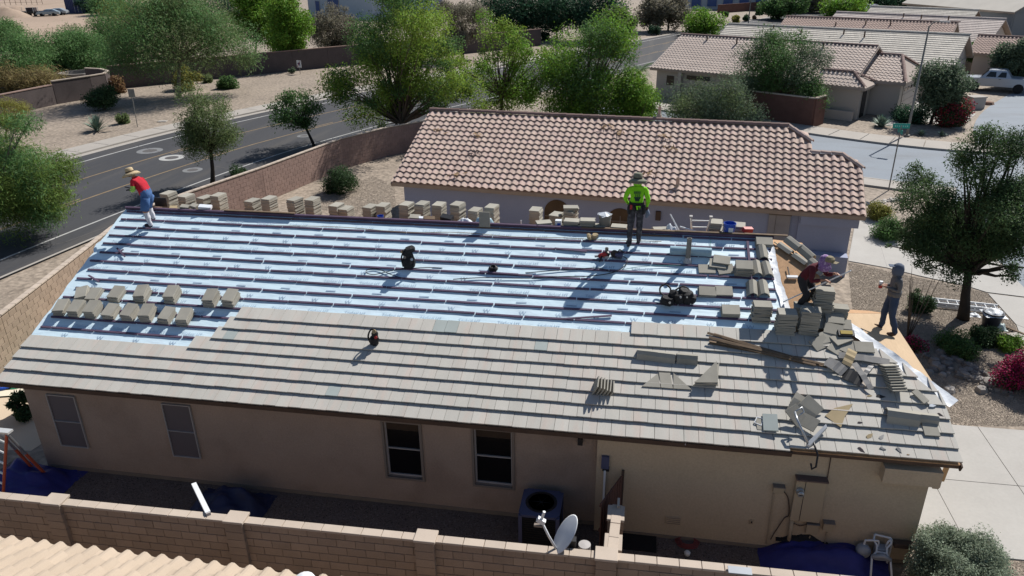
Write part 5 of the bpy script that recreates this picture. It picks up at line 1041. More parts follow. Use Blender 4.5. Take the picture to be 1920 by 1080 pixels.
for lb, p, n, rz in (('single tile block perched on top of a ridge stack before the dark arch', Vector(RS[20]) + Vector((-.01, 0, .01)), 3, .2), ('tile stack by the blue bucket, tallest of the last ridge stacks', Vector(((8.79, 6.40, 5.57)[0], 6.4, 5.1)), 0, 1.4), ('low tile stack topped with a holed tile past the blue bucket', Vector(((9.40, 6.40, 5.51)[0], 6.4, 5.1)), 0, 1.5)):
    if n == 0: n = round((((8.79, 6.40, 5.57)[2] if 'tallest' in lb else (9.40, 6.40, 5.51)[2]) - 5.1) / .031)
    stack(lb, 'tile stacks standing along the ridge', T3(p.x, p.y, p.z, rz), n)
# low heaps of tile lying on the ridge itself
for lb, q, n, rz in (('fanned flat tile heap on the ridge under the seventeenth upright stack group', (4.164, 6.374), 5, .3), ('squat tile stack at the ridge with a dark window arch behind', (4.923, 6.382), 8, 0.0), ('dark squat tile stack at the ridge beside the cloth covered bucket', (5.344, 6.368), 9, .04), ('pale low tile pair at the ridge between dark stack and bucket', (5.632, 6.366), 4, .1), ('low wide tile heap at the ridge right behind the worker in green', (6.203, 6.383), 5, -.03), ('small tile scrap heap at the ridge past the worker in green', (7.304, 6.374), 4, .3)):
    stack(lb, 'low tile heaps at the ridge', Matrix.Translation(RW(q[0], 6.37, -.02) + Vector((0, .16, 0))) @ Matrix.Rotation(rz, 4, 'Z'), n, jit=.02)
o = MB().box((0, 0, .21), (.30, .028, .42)).obj('leaning_tile', MT['tile_new'], None, Matrix.Translation(RW((2.551, 6.419)[0], 6.25, .06)) @ Euler((-.12, 0, .03)).to_matrix().to_4x4()); tag(o, 'single dark tile standing on edge against the ridge over the pale blue tarp', 'roof tile')
# two rows of stacks lying with the slope at the street end
for i, q in enumerate(((-8.049, 2.344), (-7.588, 2.326), (-7.101, 2.310), (-6.600, 2.315), (-6.049, 2.306), (-5.556, 2.311), (-5.015, 2.302), (-4.508, 2.290))):
    stack('%s sloping tile stack in the lower row, counting from the street end' % ORD[i], 'sloping tile stacks in the lower row', RR(q[0], q[1], .03, math.pi / 2 + rnd.uniform(-.06, .06)), 6 + (i % 3), jit=.008, shift_=(.006, 0))
for i, q in enumerate(((-7.789, 2.898), (-7.422, 2.889), (-6.784, 2.920), (-6.024, 2.943), (-5.192, 2.991), (-4.075, 2.949), (-3.544, 2.992))):
    stack('%s sloping tile stack in the upper row, counting from the street end' % ORD[i], 'sloping tile stacks in the upper row', RR(q[0], q[1], .03, math.pi / 2 + rnd.uniform(-.06, .06) + (.35 if i == 0 else 0)), (4, 4, 6, 8, 8, 8, 8)[i], jit=.010, shift_=(.006, 0))
# stacks and tiles at the garage end
GR = 'tile stacks at the garage end of the slope'
for lb, q, n, rz, up in (('flat tile pair at the upper corner of the underlay by the ridge end', (9.947, 6.147), 3, -.03, 0), ('square tile stack beside the vertical batten at the garage end', (9.361, 5.046), 9, .0, 0), ('thin tile pair nearest the black harness', (8.460, 4.289), 2, .02, 0), ('thin tile pair next to the vertical batten, one tile tucked under', (8.869, 4.340), 2, .02, 0), ('low wide tile stack above the uppermost tiled course at the garage end', (8.992, 3.670), 4, .02, 0), ('tile stack with square face between low wide stack and two tall stacks', (9.670, 3.525), 14, .0, 1), ('tall tile stack at the garage end, first of the two in full sun', (10.185, 3.191), 18, .03, 1), ('tall tile stack at the garage end, second of the two in full sun', (10.697, 3.220), 20, -.08, 1), ('small tile heap just behind the second tall sunlit stack', (10.634, 3.740), 9, -.2, 1)):
    if up: m = Matrix.Translation(RW(q[0], q[1], .02)) @ Euler((AL * .25, 0, rz)).to_matrix().to_4x4()
    else: m = RR(q[0], q[1], .035, rz)
    stack(lb, GR, m, n, jit=.01)
q = (11.070, 3.777); stack('tall dark tile stack in shade beside the crouching worker', GR, Matrix.Translation(RW(q[0], q[1], .02)) @ Matrix.Rotation(-.06, 4, 'Z'), 22, jit=.02)
q = (11.409, 3.806); stack('short dark tile stack at the edge of the plywood hip', GR, Matrix.Translation(RW(q[0] + .03, q[1], -.03)) @ Matrix.Rotation(-.1, 4, 'Z'), 9, jit=.012)
for lb, q, w, rz, rx in (('loose tile lying askew on the underlay above the thin tile pairs', (8.747, 5.256), .08, -.1, .0), ('loose tile half under another on the underlay near the roll', (8.479, 5.083), .04, .05, 0), ('loose tile edge sticking out beside the square stack', (8.938, 5.099), .05, .25, .06), ('pale loose tile on top of the loose group near the roll', (8.843, 5.359), .12, -.12, -.03)):
    tag(put('loose_tile', flat_me, None, RR(q[0], q[1], w, rz, rx)), lb, 'roof tile', 'loose tiles on the roof')
# trim tiles with a hollow V section
big_trim = trim_profile(.46, .30, .16).mesh('trim_tile', MT['tile_new'])
def trim(label, m, group='hollow trim tiles lying on the roof', me=None): return tag(put('trim_tile', me or big_trim, None, m), label, 'ridge tile', group)
for lb, q, rz, w in (('hollow trim tile below the flat pair at the ridge end', (9.887, 5.513), math.pi / 2 + .05, .02), ('hollow trim tile beside the square tile stack, uphill one', (9.705, 4.933), math.pi / 2 + .06, .02), ('hollow trim tile along the white film edge, uphill one', (9.959, 4.916), math.pi / 2 + .12, .02), ('hollow trim tile downhill of the square stack', (9.545, 4.235), math.pi / 2 - .02, .02), ('hollow trim tile downhill along the white film edge', (9.809, 4.256), math.pi / 2 + .05, .02),
                     ('first of three hollow trim tiles laid end to end mid slope', (6.840, 2.179), -.05, .07), ('middle one of three hollow trim tiles laid end to end mid slope', (7.240, 2.153), -.06, .07), ('last of three hollow trim tiles laid end to end mid slope', (7.732, 2.136), -.02, .07),
                     ('big hollow trim tile near the garage rake with sunlit top', (12.004, 1.019), -.08, .07), ('dark hollow trim tile lying beside the big one near the rake', (12.547, 1.021), -.04, .06)):
    m = RR(q[0], q[1], w, rz)
    if 'big hollow' in lb: m = m @ Matrix.Diagonal((1.35, 1.35, 1.3, 1))
    trim(lb, m)
for lb, a, b in (('dark hollow trim tile standing on the hip against the grey wall', (10.54, 5.64, 5.32), (10.86, 5.19, 5.18)), ('pale hollow trim tile on the hip next to the dark one', (10.80, 5.36, 5.22), (11.06, 5.06, 5.07)), ('lower pale trim tile on the hip above the crouching worker', (11.01, 4.95, 5.02), (11.27, 4.58, 4.88))):
    a = Vector(a); b = Vector(b); a.y += .15; b.y += .15; trim(lb, aligned(a, b - a, (.2, -.2, 1)))
# leaning fans of cut tiles
def fan(label, m, n, L, step, lean, taper=0.0, cat='tile stack'):
    t = thing('leaning_tiles', label, cat, m, 'leaning rows of cut tiles')
    for k in range(n):
        l = L * (1 - taper * k / n); me = MB().box((0, 0, l / 2), (.028, .30, l)).mesh('cut_tile', MT['tile_new']); put('cut_tile', me, t, T3(k * step, rnd.uniform(-.01, .01), 0, rnd.uniform(-.03, .03), 0, lean + k * .02))
    return t
fan('small leaning fan of narrow cut tiles in mid slope', RR((5.916, 1.114)[0], (5.916, 1.114)[1], .06, 0), 6, .34, .075, .35, .55)
fan('leaning row of striped cut tiles beside the hip edge', RR((12.297, 1.842)[0], (12.297, 1.842)[1], .06, math.pi / 2 + .12), 10, .40, .062, -.95, .1)
def flatpiece(label, poly, mat, cat, group, w=.072, th=.026, name='cut_tile'):
    P = [(p[0], p[1], w) for p in poly]; a = sum(P[i][0] * P[(i + 1) % len(P)][1] - P[(i + 1) % len(P)][0] * P[i][1] for i in range(len(P)))
    if a < 0: P = P[::-1]
    c = Vector((sum(p[0] for p in P) / len(P), sum(p[1] for p in P) / len(P), w))
    return tag(MB().prism([Vector(p) - c for p in P], (0, 0, th)).obj(name, mat, None, RM @ Matrix.Translation(c)), label, cat, group)
CT = 'cut tiles laid out on the tiled slope'
flatpiece('triangular cut tile at the street side of the laid out row', [(6.979, 1.275), (7.321, 1.660), (7.386, 1.285)], MT['tile_new'], 'roof tile', CT)
flatpiece('square tile with a dark upper edge in the laid out row', [(7.398, 1.286), (7.344, 1.692), (7.592, 1.700), (7.653, 1.282)], MT['tile_new'], 'roof tile', CT)
flatpiece('triangular cut tile at the garage side of the laid out row', [(7.664, 1.283), (7.662, 1.707), (8.055, 1.292)], MT['tile_new'], 'roof tile', CT)
for k in range(6):
    o = flatpiece('%s triangular cut tile from the bottom of the mid slope pile' % ORD[k], [(8.103, 1.397), (8.615, 2.005), (8.596, 1.416)], MT['tile_new'], 'roof tile', 'triangular cut tiles in one pile', w=.072 + k * .03); o.matrix_basis = o.matrix_basis @ T3(rnd.uniform(-.02, .02), rnd.uniform(-.02, .02), 0, rnd.uniform(-.08, .08))
o = tag(put('loose_tile', flat_me, None, RR(*(9.582, 0.550), .074, .03)), 'tan loose tile lying under the bluish one near the eave', 'roof tile', 'loose tiles on the roof')
o = tag(MB().hexa(ft.v[:4], ft.v[4:]).obj('loose_tile', MT['tile_blue'], None, RR(*(9.653, 0.572), .125, math.pi / 2 - .02, -.10)), 'bluish loose tile propped over a tan one near the eave', 'roof tile', 'loose tiles on the roof')
tag(put('loose_tile', flat_me, None, RR(*(12.823, 0.802), .085, math.pi / 2 + .02)), 'loose tile with a rusty stain near the garage rake', 'roof tile', 'loose tiles on the roof')
tag(MB().box((0, 0, .03), (.34, .14, .035)).obj('cut_tile', MT['tile_new'], None, RR(*(12.776, 1.540), .10, -1.0, .06)), 'narrow cut tile propped beside the dark trim tile', 'roof tile', CT)
mb = MB()
for a, b in (((9.334, 0.565), (9.397, 0.704)), ((9.397, 0.704), (9.515, 0.676)), ((9.515, 0.676), (9.470, 0.500)), ((9.470, 0.500), (9.334, 0.565))): mb.tube([(a[0], a[1], .10), (b[0], b[1], .10)], .012, 6)
tag(mb.obj('white_bracket', MT['white_metal'], None, RM), 'bent white metal bracket beside the bluish tile', 'bracket')
# heap of broken dark tiles with the old dish mount in front
for k, (q, rz, rx, ry) in enumerate((((10.353, 1.166), -.5, .1, .2), ((10.281, 0.995), -.55, .3, .1), ((10.350, 0.827), -.5, .35, .25), ((10.514, 1.045), -.7, .2, .3), ((10.383, 0.632), -.6, .25, -.1), ((10.180, 0.743), -.9, .15, .3))):
    tag(put('broken_tile', flat_me, None, RR(q[0], q[1], .09 + .025 * k, rz, rx, ry)), '%s broken tile from the top of the dark heap behind the dish mount' % ORD[k], 'roof tile', 'broken tiles heaped behind the dish mount')
dm = thing('dish_mount', 'bent steel dish mount arm and foot hanging over the eave', 'dish mount', RR(*(10.440, 0.187), .05))
def rl(px, ref, w=0.0): return (px[0] - ref[0], px[1] - ref[1], w)
r0 = (10.440, 0.187)
MB().tube([rl((10.115, 0.737), r0, .30), rl((10.149, 0.529), r0, .30), rl((10.351, 0.140), r0, .10)], .026, 8).obj('arm', MT['steel'], dm, smooth=True)
MB().tube([rl((10.115, 0.737), r0, .30), rl((10.266, 0.845), r0, .33), rl((10.300, 0.755), r0, .30), rl((10.194, 0.665), r0, .28)], .018, 7).obj('crook', MT['steel'], dm, smooth=True)
MB().hexa([rl((10.317, 0.111), r0, .05), rl((10.385, 0.068), r0, .05), rl((10.762, 0.514), r0, .12), rl((10.750, 0.591), r0, .12)], [rl((10.319, 0.137), r0, .08), rl((10.388, 0.094), r0, .08), rl((10.765, 0.540), r0, .14), rl((10.753, 0.617), r0, .14)]).obj('foot_plate', MT['steel'], dm)
MB().tube([rl((10.457, 0.151), r0, .12), (.10, -.25, .0), (.08, -.42, -.18), (.0, -.46, -.20), (-.03, -.40, -.10)], .022, 6).obj('cable_loop', MT['black_hi'], dm, smooth=True)
flatpiece('fan shaped piece of tan felt lying on the tiles near the eave', [(10.786, 0.884), (10.995, 1.093), (11.391, 1.241), (11.182, 0.897), (11.070, 0.623), (10.985, 0.693)], MT['kraft'], 'felt scrap', None, w=.085, th=.012, name='felt_scrap')
# bundle of split laths
lb0 = (8.544, 2.774); lb1 = (10.951, 2.222)
for k in range(9):
    a = Vector((lb0[0] + rnd.uniform(-.12, .25), lb0[1] + rnd.uniform(-.16, .16), .09 + rnd.uniform(0, .10))); b = Vector((lb1[0] + rnd.uniform(-.45, .1), lb1[1] + rnd.uniform(-.10, .10), .09 + rnd.uniform(0, .05)))
    d = b - a; L = d.length; ang = math.atan2(d.y, d.x)
    o = MB().box((0, 0, 0), (L, .05, .022)).obj('lath', MT['wood'], None, RM @ T3(*((a + b) / 2), ang, rnd.uniform(-.3, .3), -math.asin((b.z - a.z) / L)))
    tag(o, '%s weathered lath of the long bundle across the tiles, in stacking order' % ORD[k], 'lath', 'laths in the bundle across the tiles')
# torn grey flashing strips in a crossed heap
def strip_on(label, a, b, w, wid, mat, cat, group, name, curl=.03, th=.006):
    mb = MB(); A = Vector((a[0], a[1], w)); B = Vector((b[0], b[1], w)); d = (B - A); n = Vector((-d.y, d.x, 0)).normalized() * wid / 2; c = (A + B) / 2; vs = []
    for k in range(7):
        t = k / 6; p = A.lerp(B, t) - c; z = curl * math.sin(t * 3.1) * (1 if k % 2 else .6); vs += [p - n + Vector((0, 0, z)), p + n + Vector((0, 0, z + curl * .6)), p - n + Vector((0, 0, z - th)), p + n + Vector((0, 0, z + curl * .6 - th))]
    fs = []
    for k in range(6): i = 4 * k; fs += [(i, i + 4, i + 5, i + 1), (i + 2, i + 3, i + 7, i + 6), (i, i + 2, i + 6, i + 4), (i + 1, i + 5, i + 7, i + 3)]
    return tag(mb.add(vs, fs).obj(name, mat, None, RM @ Matrix.Translation(c)), label, cat, group)
MT['flash'] = M('grey_flashing', (0.22, 0.215, 0.21), rough=.5, var=.25, scale=6)
FG = 'torn flashing strips at the garage end'
strip_on('long grey flashing strip pointing to the striped tile row', (11.272, 2.522), (12.321, 2.408), .12, .16, MT['flash'], 'flashing', FG, 'flashing_strip')
strip_on('grey flashing strip crossing steeply over the heap toward the eave', (11.558, 2.308), (11.806, 1.626), .14, .12, MT['flash'], 'flashing', FG, 'flashing_strip')
strip_on('wide grey flashing sheet at the end of the lath bundle', (10.973, 2.314), (11.316, 2.021), .13, .26, MT['flash'], 'flashing', FG, 'flashing_strip', .06)
strip_on('dark flashing sheet in the shade of the crossed heap', (11.316, 2.021), (11.663, 1.824), .10, .30, MT['black_hi'], 'flashing', FG, 'flashing_strip', .05)
strip_on('tan stained flashing piece in the middle of the crossed heap', (11.375, 2.202), (11.573, 2.640), .17, .20, MT['kraft'], 'flashing', FG, 'flashing_strip', .05)
strip_on('thin grey flashing sliver below the square laid tile', (11.938, 2.314), (11.696, 1.970), .09, .10, MT['flash'], 'flashing', FG, 'flashing_strip')
for k, (q, rz, rx, w, lb) in enumerate((((11.138, 3.452), .1, .05, .09, 'pale tile at the top of the jumbled heap beside the second tall stack'), ((11.253, 3.252), -.2, .1, .14, 'pale tile overlapping in the jumbled heap'), ((11.134, 3.051), .35, .12, .10, 'dark edged tile low in the jumbled heap'), ((11.394, 2.995), .5, -.1, .12, 'tilted tile in the jumbled heap pointing to the plywood'), ((11.284, 2.783), .9, .05, .08, 'tile standing across the bottom of the jumbled heap'),
                                        ((11.540, 2.806), 1.1, .03, .08, 'narrow gap tile below the jumbled heap'), ((11.861, 2.819), .0, .02, .09, 'square pale tile beside the little yellow box'), ((11.318, 3.566), -.05, .02, .16, 'flat tile on the white film by the plywood top'), ((11.479, 3.449), -.03, .0, .10, 'tile edge half under the white film'), ((10.925, 2.859), .6, .2, .09, 'dark tile shard at the near end of the jumbled heap'))):
    tag(put('loose_tile', flat_me, None, RR(q[0], q[1], w, rz, rx)), lb, 'roof tile', 'loose tiles on the roof')
yb = thing('tool_case', 'small black case with yellow lid beside the jumbled tiles', 'case', RR(*(11.505, 3.131), .10, .02)); MB().box((0, 0, .05), (.36, .18, .10)).obj('body', MT['black_hi'], yb, bevel=.01); MB().box((0, 0, .105), (.26, .10, .02)).obj('lid', M('yellow_lid', (.35, .27, .08)), yb)
# small bits of debris on the tiles
DB = 'little tile shards and scraps near the eave'
for k, (q, s, rz, mt, lb) in enumerate((((11.978, 1.490), .22, .1, 'black_hi', 'black forked scrap below the crossed flashing heap'), ((11.761, 1.483), .12, .4, 'kraft', 'tan shard beside the black forked scrap'), ((12.242, 1.654), .12, 1.3, 'flash', 'grey tile horn under the striped tile row'), ((11.601, 0.472), .20, .7, 'kraft', 'crossed tan shard, uppermost near the eave'), ((11.827, 0.470), .18, 1.0, 'flash', 'grey stick shard beside the crossed tan shard'), ((11.382, 0.123), .18, -.9, 'debris_dark', 'dark bent scrap right above the eave'), ((11.803, 0.204), .14, -.2, 'flash', 'grey flake above the eave between two dark scraps'), ((12.126, 0.201), .15, -1.0, 'flash', 'slim grey scrap above the eave near the rake'), ((12.269, 0.106), .06, 0, 'leaf_dead', 'tiny round pebble scrap nearest the rake eave'), ((11.461, 0.780), .12, .1, 'debris_dark', 'dark dash shaped scrap in mid tile'), ((12.980, 1.357), .16, .2, 'white_film', 'white torn scrap by the dark trim tile'), ((7.910, -0.114), .06, 1.5, 'debris_dark', 'black tab on the eave edge'), ((13.090, 1.141), .14, -.4, 'debris_dark', 'dark pointed scrap past the dark trim tile'))):
    rg = random.Random(k); P = [(rg.uniform(-.5, -.35) * s, rg.uniform(-.2, .0) * s, 0), (rg.uniform(-.1, .2) * s, -.22 * s, 0), (.5 * s, rg.uniform(-.1, .1) * s, 0), (rg.uniform(-.1, .1) * s, .2 * s, 0), (-.3 * s, .18 * s, 0)]
    tag(MB().prism(P, (0, 0, .02)).obj('tile_scrap', MT[mt], None, RR(q[0], q[1], .08, rz, .15)), lb, 'scrap', DB)
# things on the underlay
rp = thing('underlay_roll', 'pale blue roll of underlay lying behind the grey vent pipe', 'roll', RR(*(8.076, 5.614), .13, -.01)); MB().lathe([(.115, -.52), (.115, .52)], n=20, mtx=Matrix.Rotation(math.pi / 2, 4, 'Y')).obj('sheet_roll', MT['under_roll'], rp, smooth=False); MB().lathe([(.04, -.525), (.04, .525)], n=12, mtx=Matrix.Rotation(math.pi / 2, 4, 'Y')).obj('core', MT['kraft'], rp)
tag(MB().box((0, 0, 0), (.06, 1.95, .03)).obj('loose_batten', MT['batten'], None, RR(((9.588, 6.182)[0] + (9.480, 4.194)[0]) / 2, ((9.588, 6.182)[1] + (9.480, 4.194)[1]) / 2, .06, .0)), 'brown batten laid straight up the slope beside the trim tiles', 'batten', 'loose battens')
for lb, a, b, w in (('short speckled loose batten above the uppermost tiled course', (5.066, 3.134), (6.198, 3.332), .045), ('loose batten length with dark marks beside the black cable coil', (2.723, 4.549), (3.737, 4.531), .05), ('pinkish batten offcut at the street end, upper', (-7.763, 4.679), (-7.342, 4.365), .06), ('short pink batten offcut crossing the upper one', (-7.664, 4.470), (-7.547, 4.651), .05), ('pink batten offcut above the first upper row stack', (-8.015, 3.587), (-7.572, 3.379), .06), ('thin stick lying below the tool group near the worker in green', (4.562, 5.562), (5.415, 5.501), .05)):
    A = Vector((a[0], a[1], 0)); B = Vector((b[0], b[1], 0)); d = B - A; tag(MB().box((0, 0, 0), (d.length, .045, .022)).obj('loose_batten', MT['batten'], None, RR(*((A + B) / 2)[:2], w, math.atan2(d.y, d.x))), lb, 'batten', 'loose battens')
def ropeR(label, pts, r, mat, cat, name, w=.045, lift=()):
    P = [Vector((p[0], p[1], w + (lift[i] if i < len(lift) else 0))) for i, p in enumerate(pts)]; out = []
    for i in range(len(P) - 1):
        a = P[max(i - 1, 0)]; b = P[i]; c = P[i + 1]; d = P[min(i + 2, len(P) - 1)]
        for k in range(6):
            t = k / 6; out.append(0.5 * ((2 * b) + (c - a) * t + (2 * a - 5 * b + 4 * c - d) * t * t + (3 * b - a - 3 * c + d) * t ** 3))
    out.append(P[-1]); return tag(MB().tube(out, r, 5).obj(name, mat, None, RM, smooth=True), label, cat)
ropeR('black air hose looping below the upright tool bag', [(1.129, 4.137), (0.577, 4.210), (0.003, 4.441), (-0.280, 4.399), (-0.275, 4.281), (-0.058, 4.239), (0.246, 4.360), (0.579, 4.484), (1.279, 4.597), (1.711, 4.609)], .011, MT['black_hi'], 'hose', 'air_hose')
ropeR('long black air hose running across the underlay to the nail gun', [(2.077, 4.230), (2.830, 4.346), (4.002, 4.417), (4.813, 4.537), (5.555, 4.613), (6.152, 4.792), (6.436, 5.063), (6.479, 5.300), (6.323, 5.407)], .012, MT['black_hi'], 'hose', 'air_hose')
ropeR('black hose from the cable coil toward the nail gun', [(3.908, 4.601), (4.720, 4.760), (5.330, 4.864), (5.764, 4.916), (6.084, 4.806)], .011, MT['black_hi'], 'hose', 'air_hose')
ropeR('thin teal rope stretched toward the grey vent pipe', [(6.376, 4.905), (6.748, 5.029), (7.164, 5.098), (7.952, 5.196)], .007, MT['teal_rope'], 'rope', 'rope')
ropeR('thin teal rope hanging by the underlay roll end', [(8.577, 6.295), (8.599, 6.092), (8.592, 5.850)], .006, MT['teal_rope'], 'rope', 'rope')
ropeR('green rope slung along the bare deck under the hip tiles', [(10.202, 6.185), (10.491, 5.868), (10.789, 5.599), (11.036, 5.503)], .012, MT['teal_rope'], 'rope', 'rope', .06)
ropeR('tan strip of banding lying along the upper battens', [(-3.744, 5.912), (-1.527, 5.993), (0.367, 5.900), (1.862, 6.002), (3.358, 5.934), (4.660, 5.982), (5.801, 5.978), (7.337, 6.024)], .009, MT['kraft'], 'banding', 'banding')
# tool belts and bags
def lump(mb, c, s, seed, n=8):
    rg = random.Random(seed); pr = [(.01, -.5), (.42, -.48), (.52, -.2), (.5, .15), (.4, .42), (.01, .5)]
    mb.lathe([(r * 1.0, z * s[2]) for r, z in pr], c=c, n=n, mtx=Matrix.Rotation(rg.uniform(0, 6), 4, 'Z') @ Euler((rg.uniform(-.3, .3), rg.uniform(-.3, .3), 0)).to_matrix().to_4x4() @ Matrix.Diagonal((s[0], s[1], 1, 1)))
def toolbag(label, m, pouches, straps, name='tool_belt', extra=()):
    t = thing(name, label, 'tool belt', m)
    for i, (c, s) in enumerate(pouches):
        mb = MB(); lump(mb, c, s, i + len(label)); me = mb.mesh('pouch', MT['black']); rough_mesh(me, .02, 14, i); put('pouch', me, t)
    for s in straps:
        P = [Vector(p) for p in s]; out = []
        for i in range(len(P) - 1):
            a = P[max(i - 1, 0)]; b = P[i]; c = P[i + 1]; d = P[min(i + 2, len(P) - 1)]
            for k in range(6): q = k / 6; out.append(0.5 * ((2 * b) + (c - a) * q + (2 * a - 5 * b + 4 * c - d) * q * q + (3 * b - a - 3 * c + d) * q ** 3))
        out.append(P[-1]); MB().tube(out, .022, 6).obj('strap', MT['black'], t, smooth=True)
    for c, r, mt in extra: MB().lathe([(r, -.02), (r, .02)], c=c, n=10, mtx=Euler((1.2, .4, 0)).to_matrix().to_4x4()).obj('buckle', MT[mt], t)
    return t
toolbag('black tool bag standing upright alone on the underlay', RM @ T3(*(0.817, 4.582), .03) @ Matrix.Rotation(-AL, 4, 'X'), [((0, 0, .17), (.34, .26, .34)), ((-.03, .02, .40), (.26, .24, .22)), ((.05, .0, .52), (.28, .22, .14)), ((-.12, .02, .42), (.12, .14, .16))], [[(-.14, -.08, .05), (-.17, -.08, .3), (-.1, -.06, .48)], [(.13, -.1, .1), (.16, -.08, .25), (.12, -.06, .42)]], 'tool_bag', [((.12, -.12, .28), .035, 'steel'), ((-.07, -.12, .33), .04, 'frame_dark'), ((-.17, -.05, .45), .03, 'leaf_dead')])
toolbag('black harness with two looped straps and pouches on the underlay', RM @ T3(*(7.753, 3.913), .05) @ Matrix.Rotation(-AL * .6, 4, 'X'), [((-.25, -.12, .10), (.34, .26, .22)), ((.0, -.02, .14), (.36, .28, .26)), ((.22, .0, .15), (.34, .30, .30)), ((.12, .06, .24), (.26, .24, .2)), ((-.12, .0, .22), (.22, .2, .16)), ((.34, -.04, .12), (.2, .2, .2)), ((-.34, -.12, .06), (.2, .16, .12))],
        [[(-.30, .05, .10), (-.42, .14, .14), (-.42, .30, .20), (-.30, .36, .24), (-.18, .25, .20), (-.2, .1, .14)], [(-.2, .1, .14), (-.05, .24, .18), (.1, .34, .22), (.24, .30, .20), (.30, .16, .16), (.28, .05, .14)], [(-.32, .0, .1), (-.1, .18, .16), (.1, .12, .22)]], 'safety_harness', [((-.2, -.24, .12), .03, 'steel'), ((.05, -.16, .24), .025, 'lead'), ((.2, -.15, .24), .02, 'steel')])
toolbag('small black and tan tool pouch alone on the tiled slope', RM @ T3(*(0.603, 1.905), .08) @ Matrix.Rotation(-AL, 4, 'X'), [((.02, 0, .12), (.22, .2, .24)), ((.05, 0, .28), (.16, .14, .2)), ((.09, 0, .2), (.1, .12, .14))], [[(-.06, 0, .0), (-.12, 0, .2), (-.05, 0, .38), (.04, 0, .42)], [(.04, 0, .42), (.1, 0, .3), (.06, 0, .1)]], 'tool_pouch', [((.06, -.05, .38), .05, 'kraft'), ((.10, -.08, .24), .035, 'red')])
# nail gun, coil and water bottle near the worker in green
ng = thing('nail_gun', 'red and black coil nail gun resting near the small vent pipe', 'nail gun', RR(*(5.735, 5.325), .06, .2))
MB().lathe([(.05, 0), (.06, .06), (.06, .2), (.04, .24)], n=12, mtx=Euler((0, 1.2, 0)).to_matrix().to_4x4()).obj('motor_body', MT['red'], ng, smooth=True); MB().tube([(.1, 0, .05), (.05, -.12, .03), (0, -.2, .02)], .025, 8).obj('grip', MT['black_hi'], ng, smooth=True); MB().lathe([(.075, -.03), (.075, .03)], c=(.22, .0, .06), n=14, mtx=Matrix.Rotation(math.pi / 2, 4, 'X')).obj('magazine', MT['black_hi'], ng); MB().box((-.04, 0, .02), (.12, .04, .05)).obj('nose', MT['steel'], ng)
ng2 = thing('circular_saw', 'black and blue circular saw with its cord on the underlay by the nail gun', 'saw', RR(*(6.147, 5.355), .06, -.2))
MB().lathe([(.10, -.02), (.10, .02)], n=18, mtx=Matrix.Rotation(1.2, 4, 'X'), c=(0, 0, .1)).obj('blade_guard', MT['black_hi'], ng2); MB().box((.12, 0, .09), (.2, .1, .1)).obj('motor', MT['bluegrey'], ng2, bevel=.02); MB().tube([(.05, .03, .12), (.12, .06, .22), (.22, .04, .18)], .02, 8).obj('handle', MT['black_hi'], ng2, smooth=True); MB().box((.05, 0, .01), (.3, .16, .012)).obj('base_plate', MT['steel'], ng2)
cb_ = thing('cable_coil', 'black coil of cable mid slope beyond the speckled batten', 'cable', RR(*(3.052, 4.691), .03))
for k in range(3): MB().lathe([(.11 - .02 * k, .0), (.13 - .02 * k, .018), (.11 - .02 * k, .036), (.09 - .02 * k, .018), (.11 - .02 * k, 0)], c=(0, 0, .03 * k), n=18).obj('loop', MT['black_hi'], cb_, smooth=True)
gv = thing('work_gloves', 'crumpled tan work gloves at the ridge batten beside the worker in green', 'gloves', RR(*(5.444, 6.016), .05))
for k in (0, 1):
    mb = MB(); lump(mb, (k * .14, k * .05, .05), (.22, .14, .12), k); me = mb.mesh('glove', MT['kraft']); rough_mesh(me, .02, 16, k); put('glove', me, gv)
# things waiting on the far side of the ridge
def bucket(label, p, r, h, mat, cat='bucket', name='bucket', handle=True):
    t = thing(name, label, cat, p); MB().lathe([(r * .82, 0), (r, h), (r * 1.06, h), (r * 1.06, h - .03), (r * .96, h - .035), (r * .9, h - .03), (r * .8, .03), (0, .03)], n=18).obj('tub', mat, t, smooth=False)
    if handle: MB().tube([(r * 1.05 * math.cos(a), -.02 - r * .6 * math.sin(a), h - .05 - r * .9 * math.sin(a)) for a in [math.pi * k / 10 for k in range(11)]], .006, 5).obj('handle', MT['steel'], t)
    return t
p = (9.09, 6.10, 5.30); bk = bucket('blue plastic bucket at the ridge between two tile stacks', (p[0], 6.02, 5.30), .155, .36, MT['blue']); MB().box((.02, -.152, .2), (.12, .004, .14)).obj('sticker', MT['white_metal'], bk)
bucket('small blue bucket half hidden by the twelfth ridge stack', ((-0.50, 6.00, 5.51)[0], 5.95, 5.30), .085, .16, MT['blue'])
p = (5.81, 6.10, 5.45); bk = bucket('tapered tan bucket draped with pale cloth at the ridge', (p[0], 6.12, 5.26), .17, .46, MT['pipe_grey'])
cl = MB(); n = 14; vs = [(0, 0, .54)] + [((.2 + .03 * math.sin(3 * a)) * math.cos(a), (.2 + .03 * math.sin(3 * a)) * math.sin(a), .49 - .05 * abs(math.sin(2.5 * a))) for a in [2 * math.pi * k / n for k in range(n)]]; cl.add(vs, [(0, 1 + k, 1 + (k + 1) % n) for k in range(n)])
cm_ = cl.mesh('cloth', MT['white_film']); tag(put('cloth', cm_, None, Matrix.Translation((p[0], 6.12, 5.26 - .01))), 'pale cloth draped over the tapered tan bucket', 'cloth')
p = (4.56, 6.00, 5.36); bx = thing('glue_carton', 'small white and blue carton at the ridge beside a squat stack', 'carton', (p[0], 6.0, 5.32)); MB().box((0, 0, .11), (.17, .15, .22)).obj('carton_body', MT['white_metal'], bx); MB().box((0.02, -.077, .1), (.09, .004, .11)).obj('printed_panel', MT['blue'], bx)
